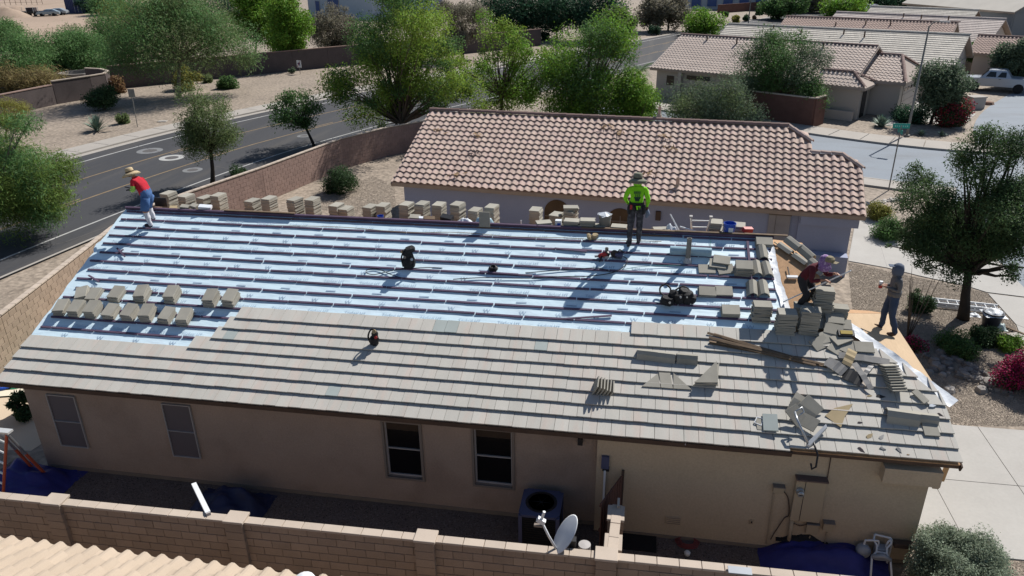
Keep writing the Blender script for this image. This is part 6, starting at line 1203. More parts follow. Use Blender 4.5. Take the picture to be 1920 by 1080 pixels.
def cloth_heap(label, p, sx, sy, h, mat, seed, name='tarp', n=22, base=0.0, mtx=None):
    vs = []; fs = []
    for j in range(n + 1):
        for i in range(n + 1):
            x = (i / n - .5) * 2; y = (j / n - .5) * 2; r = math.hypot(x, y); e = max(0, 1 - r ** 2.2) if r < 1 else 0
            w = nz.noise(Vector((x * 2.1, y * 2.1, seed))) ; z = h * (e * (.75 + .55 * w)) + .06 * abs(nz.noise(Vector((x * 5, y * 5, seed + 3)))) + .02 * abs(nz.noise(Vector((x * 11, y * 11, seed + 5))))
            k = 1 - .10 * nz.noise(Vector((x * 1.5, y * 1.5, seed + 9))); vs.append((x * sx * k, y * sy * k, max(.006, z * (1 if r < 1.25 else .3)) + base))
    for j in range(n):
        for i in range(n): a = j * (n + 1) + i; fs.append((a, a + 1, a + n + 2, a + n + 1))
    return tag(MB().add(vs, fs).obj(name, mat, None, mtx if mtx is not None else Matrix.Translation(p), smooth=True), label, 'tarp')
p = (2.45, 6.00, 5.54); cloth_heap('pale blue tarp bundled behind the ridge under a standing tile', (p[0], 6.1, 5.18), .34, .3, .42, MT['under_roll'], 4)
p = (1.92, 6.00, 5.46); cloth_heap('crumpled white wrapping behind the ridge beside the blue tarp', (p[0], 6.1, 5.2), .3, .25, .26, MT['white_film'], 6, 'wrapping')
p = (7.58, 6.00, 5.44); cloth_heap('crumpled white sheet behind the ridge beside the ladder top', (p[0], 6.1, 5.15), .26, .25, .42, MT['white_film'], 8, 'wrapping')
ld = thing('roof_ladder', 'top of an aluminium ladder leaning on the far side of the ridge', 'ladder', T3((8.31, 6.90, 5.04)[0], 6.9, 2.2, 0.05, .20))
zt_ = (8.26, 6.90, 5.64)[2] - 2.2 + .15
for s in (-1, 1):
    MB().tube([(s * .17, 0, 0), (s * .17, 0, zt_ - .6), (s * .26, 0, zt_)], .028, 6).obj('rail', MT['alu'], ld); MB().box((s * .26, 0, zt_ + .02), (.08, .08, .05)).obj('end_cap', MT['frame_grey'], ld)
for k in range(16): zr = zt_ - .10 - k * .20; wr = .17 + max(0, .09 * (1 - (zt_ - zr) / .6)); MB().tube([(-wr, 0, zr), (wr, 0, zr)], .018, 6).obj('rung', MT['alu'], ld)
for lb, a, b, w, mt in (('long pale board lying on the ridge by the ladder', (7.81, 6.05, 5.48), (8.80, 6.00, 5.23), .05, 'white_metal'), ('curved white pipe sticking up beside the ladder', (7.54, 6.20, 5.77), (7.83, 6.10, 5.30), .035, 'white_metal'), ('white stub pipe standing on the ridge before the dark arch', (3.51, 6.10, 5.45), (3.51, 6.10, 5.18), .03, 'white_metal')):
    tag(MB().tube([(0, 0, 0), tuple(Vector(b) - Vector(a))], w / 2, 6).obj('pipe_length', MT[mt], None, Matrix.Translation(a)), lb, 'pipe')
for k, (a, b, lb) in enumerate((((5.204, 6.315), (6.771, 6.358), 'grey board laid on the ridge in front of the low heaps'), ((6.700, 6.354), (7.750, 6.362), 'weathered board on the ridge past the worker in green'), ((7.681, 6.295), (9.527, 6.279), 'long weathered board on the ridge under the blue bucket'), ((9.465, 6.377), (10.543, 6.431), 'dark boards bunched at the ridge end'), ((-5.195, 6.609), (-3.014, 6.581), 'thin board on the ridge under the fifth and sixth stack'))):
    A = RW(a[0], 6.38, .10 + .01 * k); B = RW(b[0], 6.38, .10 + .01 * k); d = B - A
    tag(MB().box((0, 0, 0), (d.length, .09, .022)).obj('ridge_plank', MT['wood'], None, Matrix.Translation((A + B) / 2)), lb, 'board', 'boards lying along the ridge')
for lb, q, s, mt, rz in (('black metal panel leaning on the ridge behind the worker in red', (-7.36, 6.05, 5.54), (.34, .03, .30), 'black_hi', .3), ('cream scrap lying on the ridge under the first stack', (-6.91, 5.95, 5.42), (.2, .14, .05), 'kraft', .4), ('grey tile offcut on the ridge under the second stack', (-6.52, 5.95, 5.46), (.26, .16, .07), 'tile_new', .1), ('crumpled pale flashing on the ridge under the third stack', (-5.87, 5.95, 5.48), (.36, .16, .08), 'white_film', .2), ('dark tile offcut on the ridge between second and third stack', (-6.24, 6.00, 5.47), (.24, .16, .1), 'tile_new', -.3), ('dark tile offcut behind the ridge under the thirteenth stack', (0.47, 6.10, 5.39), (.3, .2, .1), 'tile_new', .2), ('black scrap bunch behind the ridge under the fifteenth stack', (1.40, 6.10, 5.42), (.34, .2, .12), 'black_hi', -.2), ('brown strap pile behind the ridge under the fourteenth stack', (0.89, 6.10, 5.38), (.3, .16, .07), 'wood', .3), ('round white disc scrap behind the ridge near the fourteenth stack', (0.67, 6.00, 5.40), (.12, .1, .1), 'white_film', .3), ('dark shard lying at the ridge by the covered bucket', (5.60, 6.00, 5.23), (.26, .14, .06), 'tile_new', .5), ('grey shard on the ridge past the worker in green', (7.09, 6.00, 5.24), (.3, .12, .05), 'flash', -.2), ('brown shard at the ridge between the board ends', (6.70, 6.00, 5.20), (.2, .1, .05), 'wood', .2), ('red brown tool on the ridge beyond the blue bucket', (9.56, 6.05, 5.48), (.26, .12, .12), 'red', .4)):
    tag(MB().box((0, 0, 0), s).obj('offcut', MT[mt], None, T3(q[0], q[1], q[2], rz, .25, .1)), lb, 'scrap')
tag(MB().box((0, 0, 0), (.10, .03, .62)).obj('raw_lumber', MT['wood_new'], None, T3((13.29, 0.60, 2.22)[0], .62, 2.28, 0, .15)), 'raw lumber end hanging under the garage rake over the driveway', 'board')
hm = thing('hammer', 'hammer with pale head lying on the bare roof deck', 'hammer', RR(*(10.470, 4.956), .03, .05)); MB().tube([(0, .05, .02), (0, .34, .03)], .016, 6).obj('handle', MT['black_hi'], hm); MB().box((.06, 0, .025), (.26, .07, .05)).obj('head', MT['white_metal'], hm)

# ---------------------------------------------------------------- people
def skin_body(name, verts, edges, radii, root, region, mats, parent, sub=2):
    bm = bmesh.new(); lay = bm.verts.layers.skin.verify(); V = []
    for i, (p, r) in enumerate(zip(verts, radii)):
        v = bm.verts.new(p); v[lay].radius = (r, r) if not isinstance(r, tuple) else r; v[lay].use_root = (i == root); V.append(v)
    for a, b in edges: bm.edges.new((V[a], V[b]))
    me = bpy.data.meshes.new('skel'); bm.to_mesh(me); bm.free()
    o = bpy.data.objects.new('skel', me); COL.objects.link(o); sm = o.modifiers.new('skin', 'SKIN'); sm.use_smooth_shade = True; sm.branch_smoothing = .3
    ss = o.modifiers.new('sub', 'SUBSURF'); ss.levels = sub; ss.render_levels = sub
    dg = bpy.context.evaluated_depsgraph_get(); out = bpy.data.meshes.new_from_object(o.evaluated_get(dg)); bpy.data.objects.remove(o); bpy.data.meshes.remove(me)
    out.name = name; out.materials.clear()
    keys = []
    for m in mats.values(): out.materials.append(m)
    names = list(mats); rv = [r if not isinstance(r, tuple) else sum(r) / 2 for r in radii]; E = [(np.array(verts[a], float), np.array(verts[b], float), region[(a, b)], rv[a], rv[b]) for a, b in edges]
    nP = len(out.polygons); c = np.empty(nP * 3); out.polygons.foreach_get('center', c); c = c.reshape(-1, 3); bd = np.full(nP, 1e9); idx = np.zeros(nP, dtype=np.int32)
    for a, b, rg, ra, rb in E:
        d = b - a; t = np.clip(((c - a) @ d) / (d @ d + 1e-12), 0, 1); q = np.linalg.norm(c - a - t[:, None] * d, axis=1) - .9 * (ra + (rb - ra) * t); w = q < bd; bd[w] = q[w]
        v = np.full(nP, names.index(rg)) if isinstance(rg, str) else np.where(t < rg[0], names.index(rg[1]), names.index(rg[2])); idx[w] = v[w]
    out.polygons.foreach_set('material_index', idx); out.polygons.foreach_set('use_smooth', [True] * len(out.polygons)); out.update()
    cloth = set()
    for pl in out.polygons:
        if names[pl.material_index] != 'skin': cloth.update(pl.vertices)
    for i in cloth:
        v = out.vertices[i]; q = v.co * 9; v.co += v.normal * (.016 * nz.noise(q) + .008 * nz.noise(q * 2.3))
    out.update(); return put(name, out, parent)
def person(label, mtx, J, mats, reg, s=1.0, group='roofers at work'):
    """J: joints in metres, +Y ahead of the person, +X to the person's right"""
    t = thing('person', label, 'person', mtx, group); vs = []; es = []; rd = []; region = {}; ix = {}
    def add(k, p, r, link=None, rg=None):
        ix[k] = len(vs); vs.append(Vector(p) * s); rd.append(tuple(x * s for x in r) if isinstance(r, tuple) else r * s)
        if link is not None: es.append((ix[link], ix[k])); region[(ix[link], ix[k])] = rg
    add('pel', J['pel'], (.175, .135)); add('spi', J['spi'], (.168, .130), 'pel', (.42, reg['leg'], reg['top'])); add('che', J['che'], (.190, .140), 'spi', reg['top']); add('nek', J['nek'], .062, 'che', (.9, reg['top'], reg['neck']))
    hd = Vector(J['head']) - Vector(J['nek']); add('jaw', Vector(J['nek']).lerp(Vector(J['head']), .55), .075, 'nek', reg['neck']); add('head', J['head'], .098, 'jaw', reg['head']); add('crown', Vector(J['head']) + hd.normalized() * .085, .066, 'head', reg['head'])
    f = Vector(J.get('face', (0, 1, 0))).normalized(); add('nose', Vector(J['head']) + f * .095 - hd.normalized() * .02, .022, 'head', 'skin')
    for sd, q in (('r', 1), ('l', -1)):
        add(sd + 'sho', J[sd + 'sho'], .080, 'che', reg['top']); add(sd + 'elb', J[sd + 'elb'], .058, sd + 'sho', reg['arm']); add(sd + 'wri', J[sd + 'wri'], .031, sd + 'elb', reg['fore'])
        w = Vector(J[sd + 'wri']); d = (w - Vector(J[sd + 'elb'])).normalized(); h = Vector(J.get(sd + 'dir', d)).normalized(); sid = h.cross(Vector((0, 0, 1)) if abs(h.z) < .9 else Vector((0, 1, 0))).normalized(); pal = w + h * .075; add(sd + 'pal', pal, (.036, .022), sd + 'wri', reg['hand'])
        for n_, (o_, l_) in enumerate(((-.030, .062), (-.010, .076), (.011, .072), (.030, .056))):
            b0 = pal + h * .022 + sid * o_; curl = sid.cross(h).normalized() * -.4
            add(sd + 'f%da' % n_, b0 + h * l_ * .55, .0092, sd + 'pal', reg['hand']); add(sd + 'f%db' % n_, b0 + h * l_ * .8 + curl * l_ * .8, .0080, sd + 'f%da' % n_, reg['hand'])
        add(sd + 'tha', w + h * .045 + sid * .045 * -q, .0105, sd + 'wri', reg['hand']); add(sd + 'thb', w + h * .085 + sid * .058 * -q, .0090, sd + 'tha', reg['hand'])
        add(sd + 'hip', J[sd + 'hip'], .118, 'pel', reg['leg']); add(sd + 'kne', J[sd + 'kne'], .082, sd + 'hip', reg['leg']); add(sd + 'ank', J[sd + 'ank'], .062, sd + 'kne', reg['shin']); add(sd + 'hee', Vector(J[sd + 'ank']) + Vector((0, 0, -.055)) - Vector(J[sd + 'toe']) * 0, .045, sd + 'ank', reg['shoe']); add(sd + 'toe', J[sd + 'toe'], (.046, .036), sd + 'hee', reg['shoe'])
    skin_body('body', vs, es, rd, 0, region, mats, t); t_ = {k: vs[i] for k, i in ix.items()}
    ey = MB(); up = hd.normalized(); side = f.cross(up).normalized()
    for q in (-1, 1): ey.lathe([(.0, -.011), (.010, -.005), (.010, .005), (0, .011)], c=t_['head'] + f * .088 * s + side * q * .033 * s + up * .012 * s, n=8)
    o = ey.obj('eyes', MT['black_hi'], t)
    return t, t_
def cl_(n, c, r=.9, **k): return M(n, c, rough=r, var=.12, scale=9, bump=.5, bscale=14, **k)
SK = MT['skin']
# worker in neon green seen from behind
pg = (6.634, 5.893); base = RW(pg[0], pg[1], .03)
mg = {'skin': SK, 'hood': cl_('neon_green_cloth', (.22, .60, .015)), 'pants': M('camo_cloth', (.035, .035, .042), var=.5, scale=14, tint=((.10, .10, .105), .9, 9)), 'shoe': cl_('dark_boot', (.03, .028, .028)), 'glove': cl_('dark_glove', (.10, .05, .04))}
J = dict(pel=(0, 0, .96), spi=(0, .02, 1.13), che=(0, .02, 1.34), nek=(0, .03, 1.50), head=(0, .05, 1.63), rsho=(.185, .02, 1.42), lsho=(-.185, .02, 1.42), relb=(.275, -.02, 1.16), lelb=(-.285, .02, 1.17), rwri=(.265, .10, .95), lwri=(-.20, .16, 1.0), rdir=(0, .15, -1), ldir=(.2, .3, -.6),
         rhip=(.095, 0, .90), lhip=(-.095, 0, .90), rkne=(.10, .03, .50), lkne=(-.12, .0, .47), rank=(.10, -.03, .10), lank=(-.13, -.07, .02), rtoe=(.13, .15, .10), ltoe=(-.17, .08, .06))
P1, k1 = person('roofer in neon green hoodie and wide hat seen from behind at the ridge', Matrix.Translation(base) @ Matrix.Rotation(.05, 4, 'Z'), J, mg, dict(top='hood', neck='hood', head='skin', arm='hood', fore='hood', hand='glove', leg='pants', shin='pants', shoe='shoe'), s=1.06)
def hat(parent, c, up, r, hcrown, mat, band=None, name='sun_hat', droop=.25, oval=1.0):
    z = Vector(up).normalized(); x = Vector((1, 0, 0)); x = (x - z * x.dot(z)).normalized(); y = z.cross(x); m = Matrix((x, y, z)).transposed().to_4x4(); m.translation = c
    mb = MB(); mb.lathe([(r, -.055 - droop * r * .3), (r * .75, -.02), (.112, .0), (.115, .045), (.105, hcrown * .85), (.07, hcrown), (0, hcrown + .005)], n=20, sy=oval); mb.lathe([(.108, -.012), (r * .75, -.034), (r, -.07 - droop * r * .3)], n=20, sy=oval)
    h = mb.obj(name, mat, parent, m, smooth=True)
    if band: MB().lathe([(.118, .003), (.120, .035)], n=20).obj('hat_band', band, h)
    return h
hat(P1, k1['head'] + Vector((0, .0, .035)), (0, .1, 1), .235, .145, M('olive_hat', (.17, .175, .13), var=.15, scale=10), M('hat_band_dark', (.05, .05, .04)))
MB().lathe([(.235, -.088), (.24, -.082), (.235, -.076)], c=tuple(k1['head'] + Vector((0, .0, .04))), n=24).obj('hat_brim_edge', MT['cap'], P1)
nf = MB(); nf.lathe([(.105, -.12), (.112, -.03), (.10, .04)], c=tuple(k1['head'] + Vector((0, .0, -.02))), n=16); nf.obj('neck_flap', mg['hood'], P1, smooth=True)
tb = MB(); tb.lathe([(.192, -.045), (.196, .045), (.18, .05), (.18, -.05)], c=tuple(k1['pel'] + Vector((0, .0, .10))), n=18, sy=.78); bl = tb.obj('tool_belt', MT['black'], P1, smooth=True)
for c, sz in (((-.16, -.04, .98), (.14, .16, .26)), ((.165, -.03, .97), (.15, .15, .26)), ((.06, -.13, 1.0), (.14, .07, .18)), ((-.07, -.13, 1.02), (.12, .07, .16))):
    mb = MB(); lump(mb, c, sz, int(c[0] * 100)); mb.obj('pouch', MT['black'], bl)
MB().box((-.14, -.115, 1.05), (.06, .04, .12)).obj('red_pliers', MT['red'], bl)
MB().prism([(.10, -.165, 1.10), (-.02, -.167, 1.10), (.0, -.180, 1.0), (.08, -.180, 1.0)], (0, -.006, 0)).obj('shirt_tail', mg['hood'], P1)
# dark print on the back of the hoodie: letter-like bars over a shield
pr = MB(); yb_ = -.128
def bar(x0, x1, z0, z1, d=0.0): pr.hexa([(x0, yb_ - d, z0), (x1, yb_ - d, z0), (x1, yb_ - d - .004, z0), (x0, yb_ - d - .004, z0)], [(x0, yb_ + .018 - d, z1), (x1, yb_ + .018 - d, z1), (x1, yb_ + .014 - d, z1), (x0, yb_ + .014 - d, z1)])
for k, x in enumerate((-.085, -.045, .0, .045)): bar(x, x + .012, 1.40, 1.47); bar(x + .02, x + .032, 1.40, 1.47); bar(x + .012, x + .02, 1.43, 1.442)
for k in range(4): bar(-.08 + k * .012, .09 - k * .012, 1.30 - k * .028, 1.32 - k * .028, .006)
for x in (-.05, .0, .04): bar(x, x + .018, 1.33, 1.39, .003)
pr.obj('back_print', M('shirt_print', (.03, .05, .05)), P1)['kind'] = 'stuff'
MB().tube([k1['rpal'] + Vector((0, 0, -.02)), k1['rpal'] + Vector((.03, .02, -.14)), k1['rpal'] + Vector((.0, .04, -.24))], [.05, .06, .03], 8).obj('rag', M('blue_rag', (.16, .20, .27), var=.3, scale=12), P1, smooth=True)
# worker in red, stooping at the street end of the ridge
pr_ = (-7.208, 5.727); base = RW(pr_[0], pr_[1], .04)
mr = {'skin': SK, 'red': cl_('red_tee', (.42, .015, .03)), 'lime': cl_('lime_sleeve', (.30, .55, .10)), 'jean': cl_('blue_shorts', (.055, .12, .27)), 'sock': cl_('white_sock', (.55, .55, .58)), 'shoe': cl_('dark_shoe', (.025, .022, .03)), 'glove': cl_('black_glove', (.02, .02, .022))}
J = dict(pel=(0, -.05, .90), spi=(0, .06, 1.04), che=(0, .18, 1.20), nek=(0, .27, 1.34), head=(0, .36, 1.43), face=(0, .9, -.4), rsho=(.17, .20, 1.27), lsho=(-.17, .20, 1.27), relb=(.22, .12, 1.02), lelb=(-.25, .16, 1.03), rwri=(.14, .38, .97), lwri=(-.06, .40, .98), rdir=(0, 1, -.1), ldir=(.2, 1, -.05),
         rhip=(.09, -.05, .84), lhip=(-.09, -.05, .84), rkne=(.10, .10, .50), lkne=(-.12, .04, .46), rank=(.13, .02, .17), lank=(-.16, -.08, .06), rtoe=(.15, .19, .17), ltoe=(-.19, .11, .045))
P2, k2 = person('roofer in red tee, straw hat and blue shorts stooping at the ridge end', Matrix.Translation(base) @ Matrix.Rotation(1.48, 4, 'Z'), J, mr, dict(top='red', neck='skin', head='skin', arm=(.55, 'red', 'lime'), fore='lime', hand='glove', leg='jean', shin=(.22, 'skin', 'sock'), shoe='shoe'), s=1.05)
hat(P2, k2['head'] + Vector((0, .0, .04)), (0, .28, 1), .26, .13, M('straw_hat', (.46, .36, .22), var=.12, scale=16, bump=.5, bscale=40), M('straw_band', (.10, .07, .045)), droop=.35)
sh = MB()
for sd in 'rl':
    a = k2[sd + 'hip']; b = k2[sd + 'kne']; sh.tube([a + Vector((0, 0, -.03)), a.lerp(b, .5), a.lerp(b, 1.02)], [.116, .124, .120], 10)
sh.obj('shorts', mr['jean'], P2, smooth=True)
MB().tube([k2['rpal'] + Vector((.02, .34, .02)), k2['rpal'] + Vector((0, .05, -.01)), k2['lpal'] + Vector((0, -.02, -.02)), k2['lpal'] + Vector((0, -.15, -.02))], .018, 6).obj('pry_bar', MT['black_hi'], P2)
MB().box(tuple(k2['spi'] + Vector((-.02, .12, -.02))), (.16, .10, .09)).obj('cloth_pouch', mr['sock'], P2, bevel=.02)
# worker crouched in maroon with a patterned hood, holding a length of metal
pm_ = (10.657, 3.962); base = RW(pm_[0], pm_[1], .02)
mm = {'skin': SK, 'maroon': cl_('maroon_shirt', (.085, .012, .02)), 'hoodp': M('purple_print_hood', (.20, .11, .27), var=.3, scale=20, tint=((.45, .36, .50), .9, 22)), 'pants': cl_('dark_work_pants', (.028, .026, .028)), 'shoe': cl_('black_shoe', (.02, .02, .02)), 'glove': SK}
J = dict(pel=(0, -.10, .74), spi=(0, .03, .88), che=(0, .17, 1.02), nek=(0, .28, 1.13), head=(0, .38, 1.22), face=(0, .7, -.7), rsho=(.18, .20, 1.08), lsho=(-.18, .20, 1.08), relb=(.28, .24, .80), lelb=(-.25, .32, .82), rwri=(.20, .47, .90), lwri=(-.14, .54, .97), rdir=(-.2, .8, -.2), ldir=(.2, .8, -.1),
         rhip=(.10, -.10, .68), lhip=(-.10, -.10, .68), rkne=(.17, .16, .42), lkne=(-.17, .16, .42), rank=(.17, -.02, .10), lank=(-.17, -.04, .10), rtoe=(.19, .17, .06), ltoe=(-.19, .15, .06))
P3, k3 = person('roofer in maroon shirt and purple patterned hood bending over the bare deck', Matrix.Translation(base) @ Matrix.Rotation(-2.25, 4, 'Z'), J, mm, dict(top='maroon', neck='hoodp', head='hoodp', arm='maroon', fore=(.75, 'maroon', 'skin'), hand='skin', leg='pants', shin='pants', shoe='shoe'), s=1.08)
hd_ = MB(); hd_.lathe([(.10, -.26), (.17, -.19), (.135, -.10), (.122, .0), (.105, .07), (.05, .115), (0, .12)], n=16, c=tuple(k3['head'] + Vector((0, -.05, .03)))); hd_.obj('sun_hood', mm['hoodp'], P3, smooth=True)
cp = MB(); cp.lathe([(.118, -.01), (.115, .05), (.07, .095), (0, .10)], c=tuple(k3['head'] + Vector((0, .05, .045))), n=16); cp.box(tuple(k3['head'] + Vector((0, .19, .03))), (.15, .12, .012)); cp.obj('cap', M('tan_cap', (.20, .17, .11)), P3, smooth=False)
a = Vector((10.25, 3.73, 4.51)); hm_ = P3.matrix_basis @ (k3['lpal'].lerp(k3['rpal'], .45) + Vector((0, .02, -.02))); d = (hm_ - a) * 1.32; b = a + d
fl = thing('metal_flashing', 'long bright metal flashing length held by the crouching roofer', 'flashing', Matrix.Translation(a)); ax = d.normalized(); sdv = ax.cross(Vector((0, 0, 1))).normalized()
MB().hexa([tuple(sdv * -.07), tuple(sdv * .07), tuple(d + sdv * .07), tuple(d - sdv * .07)][::-1], [tuple(sdv * -.07 + Vector((0, 0, .008))), tuple(sdv * .07 + Vector((0, 0, .008))), tuple(d + sdv * .07 + Vector((0, 0, .008))), tuple(d - sdv * .07 + Vector((0, 0, .008)))][::-1]).obj('sheet', MT['steel'], fl)
MB().tube([tuple(sdv * .07 + Vector((0, 0, .02))), tuple(d + sdv * .07 + Vector((0, 0, .02)))], .014, 6).obj('hemmed_edge', MT['white_metal'], fl)
# worker in grey hoodie and jeans on the plywood corner
pf = Vector((12.82, 4.17, 3.67))
mh = {'skin': SK, 'hoodie': cl_('grey_hoodie', (.105, .105, .112)), 'jean': cl_('dark_jeans', (.032, .052, .10)), 'boot': cl_('tan_boot', (.10, .055, .035)), 'hood': cl_('blue_grey_hood', (.085, .105, .15))}
J = dict(pel=(0, 0, .96), spi=(0, .0, 1.13), che=(0, .0, 1.33), nek=(0, .02, 1.49), head=(0, .05, 1.61), rsho=(.18, .0, 1.40), lsho=(-.18, .0, 1.40), relb=(.22, -.06, 1.13), lelb=(-.22, -.04, 1.13), rwri=(.14, .16, 1.14), lwri=(-.08, .22, 1.18), rdir=(-.3, 1, .1), ldir=(.2, 1, .2),
         rhip=(.095, 0, .90), lhip=(-.095, 0, .90), rkne=(.11, .10, .50), lkne=(-.11, -.02, .48), rank=(.12, .10, .10), lank=(-.13, -.16, .06), rtoe=(.14, .29, .09), ltoe=(-.15, .02, .02))
P4, k4 = person('roofer in grey hooded jacket and jeans standing on the plywood corner with a drink', Matrix.Translation(pf + Vector((0, 0, .0))) @ Matrix.Rotation(1.50, 4, 'Z'), J, mh, dict(top='hoodie', neck='hood', head='hood', arm='hoodie', fore='hoodie', hand='skin', leg='jean', shin='jean', shoe='boot'), s=1.03)
ho = MB(); ho.lathe([(.11, -.17), (.135, -.10), (.132, 0), (.11, .08), (.055, .12), (0, .125)], n=16, c=tuple(k4['head'] + Vector((0, -.025, .01)))); ho.obj('hood', mh['hood'], P4, smooth=True)
MB().box(tuple(k4['head'] + Vector((0, .13, .07))), (.16, .12, .012)).obj('cap_brim', mh['hood'], P4)
MB().lathe([(.19, -.02), (.195, .10), (.17, .12)], c=tuple(k4['pel'] + Vector((0, 0, .02))), n=16, sy=.8).obj('jacket_hem', mh['hoodie'], P4, smooth=True)
dk = thing('drink_cup', 'clear cup with red drink held by the roofer in grey hood', 'cup', Matrix.Translation(P4.matrix_basis @ (k4['lpal'].lerp(k4['rpal'], .4) + Vector((0, .06, -.02))))); MB().lathe([(.035, -.06), (.042, .07), (.042, .12)], n=12).obj('cup', MT['white_metal'], dk); MB().lathe([(.044, -.05), (.046, .03)], n=12).obj('sleeve', MT['red'], dk)

# ---------------------------------------------------------------- side yard
ac = thing('air_conditioner', 'navy air conditioning condenser with round top fan in the shaded side yard', 'air conditioner', T3((4.93, -0.23, 1.08)[0], (4.93, -0.23, 1.08)[1], 0, 0.0))
aw, ah = .90, 1.02
MB().box((0, 0, .04), (1.0, 1.0, .08)).obj('pad', MT['mortar'], ac); MB().box((0, 0, .08 + ah / 2 - .04), (aw - .06, aw - .06, ah - .08)).obj('coil_body', MT['black'], ac)
for sx in (-1, 1):
    for sy in (-1, 1): MB().box((sx * (aw / 2 - .04), sy * (aw / 2 - .04), .08 + ah / 2 - .03), (.08, .08, ah - .06)).obj('corner_post', MT['bluegrey'], ac)
for k in range(14):
    z = .16 + k * .062
    for sy in (-1, 1): MB().box((0, sy * (aw / 2 - .015), z), (aw - .18, .012, .016)).obj('louvre', MT['black_hi'], ac)
mb = MB(); n = 28; o4 = aw / 2; vs = []
for k in range(n):
    a = 2 * math.pi * k / n; c, s_ = math.cos(a), math.sin(a); q = max(abs(c), abs(s_)); vs.append((c / q * o4, s_ / q * o4, ah + .05)); vs.append((.355 * c, .355 * s_, ah + .07)); vs.append((.355 * c, .355 * s_, ah - .03)); vs.append((c / q * o4, s_ / q * o4, ah - .01))
fs = []
for k in range(n): i = 4 * k; j = 4 * ((k + 1) % n); fs += [(i, j, j + 1, i + 1), (i + 1, j + 1, j + 2, i + 2), (i + 3, j + 3, j, i)]
mb.add(vs, fs).obj('top_panel', MT['bluegrey'], ac)
fan_ = MB(); fan_.lathe([(.09, .0), (.10, .05), (0, .06)], c=(0, 0, ah - .1), n=14); hub = fan_.obj('fan_hub', MT['bluegrey'], ac)
for k in range(4): MB().hexa([(.08, -.07, ah - .09), (.32, -.12, ah - .12), (.32, .10, ah - .06), (.08, .07, ah - .07)], [(.08, -.07, ah - .085), (.32, -.12, ah - .115), (.32, .10, ah - .055), (.08, .07, ah - .065)]).obj('fan_blade', MT['black_hi'], hub, Matrix.Rotation(k * math.pi / 2 + .4, 4, 'Z'))
for k in range(5): MB().lathe([(.07 * (k + 1) - .006, 0), (.07 * (k + 1) + .006, .008)], c=(0, 0, ah + .062), n=28).obj('guard_ring', MT['black_hi'], ac)
for k in range(6): MB().tube([(0, 0, ah + .07), (.35 * math.cos(k * 1.047), .35 * math.sin(k * 1.047), ah + .062)], .006, 4).obj('guard_spoke', MT['black_hi'], ac)
# satellite dish on a post behind the wall
dz = (5.66, -2.20, 1.53); sd = thing('satellite_dish', 'grey satellite dish with long feed arm behind the shaded block wall', 'satellite dish', (dz[0], -2.2, 0)); dc = Vector((5.67, -2.20, 2.03)) - Vector((dz[0], -2.2, 0))
c0 = dc; nrm = Vector((-.766, -.232, .591)).normalized(); yy = Vector((.463, .43, .77)); yy = (yy - nrm * yy.dot(nrm)).normalized(); xx = yy.cross(nrm); dmx = Matrix((xx, yy, nrm)).transposed().to_4x4(); dmx.translation = c0
MB().lathe([(0, -.07), (.12, -.062), (.24, -.03), (.34, .02), (.352, .03), (.34, .035), (.24, -.015), (.12, -.045), (0, -.055)], n=26, sx=.86, sy=1.15).obj('reflector', MT['dish'], sd, dmx, smooth=True)
MB().lathe([(.338, .022), (.358, .034), (.338, .04)], n=26, sx=.86, sy=1.15).obj('rim', MT['white_metal'], sd, dmx, smooth=True)
foot = c0 + yy * (-.37) ; tip = Vector((5.21, -2.45, 2.53)) - Vector((dz[0], -2.2, 0))
MB().tube([foot - nrm * .04, foot + (tip - foot) * .5, tip], [.026, .024, .024], 8).obj('feed_arm', MT['white_metal'], sd, smooth=True)
MB().box(tuple(tip), (.16, .09, .09), Matrix.Rotation(.5, 3, 'Y')).obj('feed_head', MT['white_metal'], sd); MB().tube([tip, tip + Vector((.06, 0, .22))], .028, 8).obj('feed_horn', MT['white_metal'], sd); MB().box(tuple(tip + Vector((-.05, 0, -.12))), (.16, .07, .04)).obj('bracket', MT['frame_dark'], sd)
MB().tube([c0 - nrm * .07, Vector((.16, 0, c0.z - .22)), Vector((.18, 0, c0.z - .4)), Vector((.18, 0, 0))], .028, 8).obj('post', MT['steel'], sd); MB().box((.14, 0, c0.z - .18), (.12, .14, .2)).obj('clamp', MT['black_hi'], sd); MB().lathe([(.11, 1.2), (.12, 1.80), (0, 1.81)], c=(.36, 0.05, 0), n=14).obj('cable_can', MT['frame_grey'], sd)
# ladder of orange fibreglass, blue tarps, pipes
A = Vector((-7.18, -1.30, 2.36)); ol = thing('step_ladder', 'orange and aluminium step ladder standing over the blue tarp', 'ladder', (A.x, A.y, 0))
tp = Vector((0, 0, A.z)); ff = Vector((-8.15, -1.20, 0.00)) - Vector((A.x, A.y, 0)); rf = Vector((-7.80, -0.00, 0.00)) - Vector((A.x, A.y, 0)); ofs = Vector((-.38, .12, 0))
for o_ in (Vector((0, 0, 0)), ofs):
    MB().tube([ff + o_ * 1.3, tp + o_], .034, 6).obj('front_rail', MT['orange'], ol); q = rf.lerp(tp, .6)
    MB().tube([rf + o_ * 1.3, q + o_], .040, 6).obj('rear_rail', MT['orange'], ol); MB().tube([q + o_, tp + o_ + Vector((.02, 0, 0))], .034, 6).obj('rear_rail', MT['steel'], ol)
for k in range(7): t = .08 + k * .135; MB().tube([ff.lerp(tp, t), (ff + ofs * 1.3).lerp(tp + ofs, t)], .028, 6).obj('rung', MT['alu'], ol)
MB().box(tuple(tp + ofs * .5 + Vector((0, 0, .03))), (.5, .16, .05)).obj('top_cap', MT['alu'], ol)
cloth_heap('blue tarp heaped under the orange step ladder', ((-8.00, -0.58, 0.00)[0] - .2, (-8.00, -0.58, 0.00)[1] + .1, 0), 1.15, .9, .75, MT['tarp'], 21, n=34)
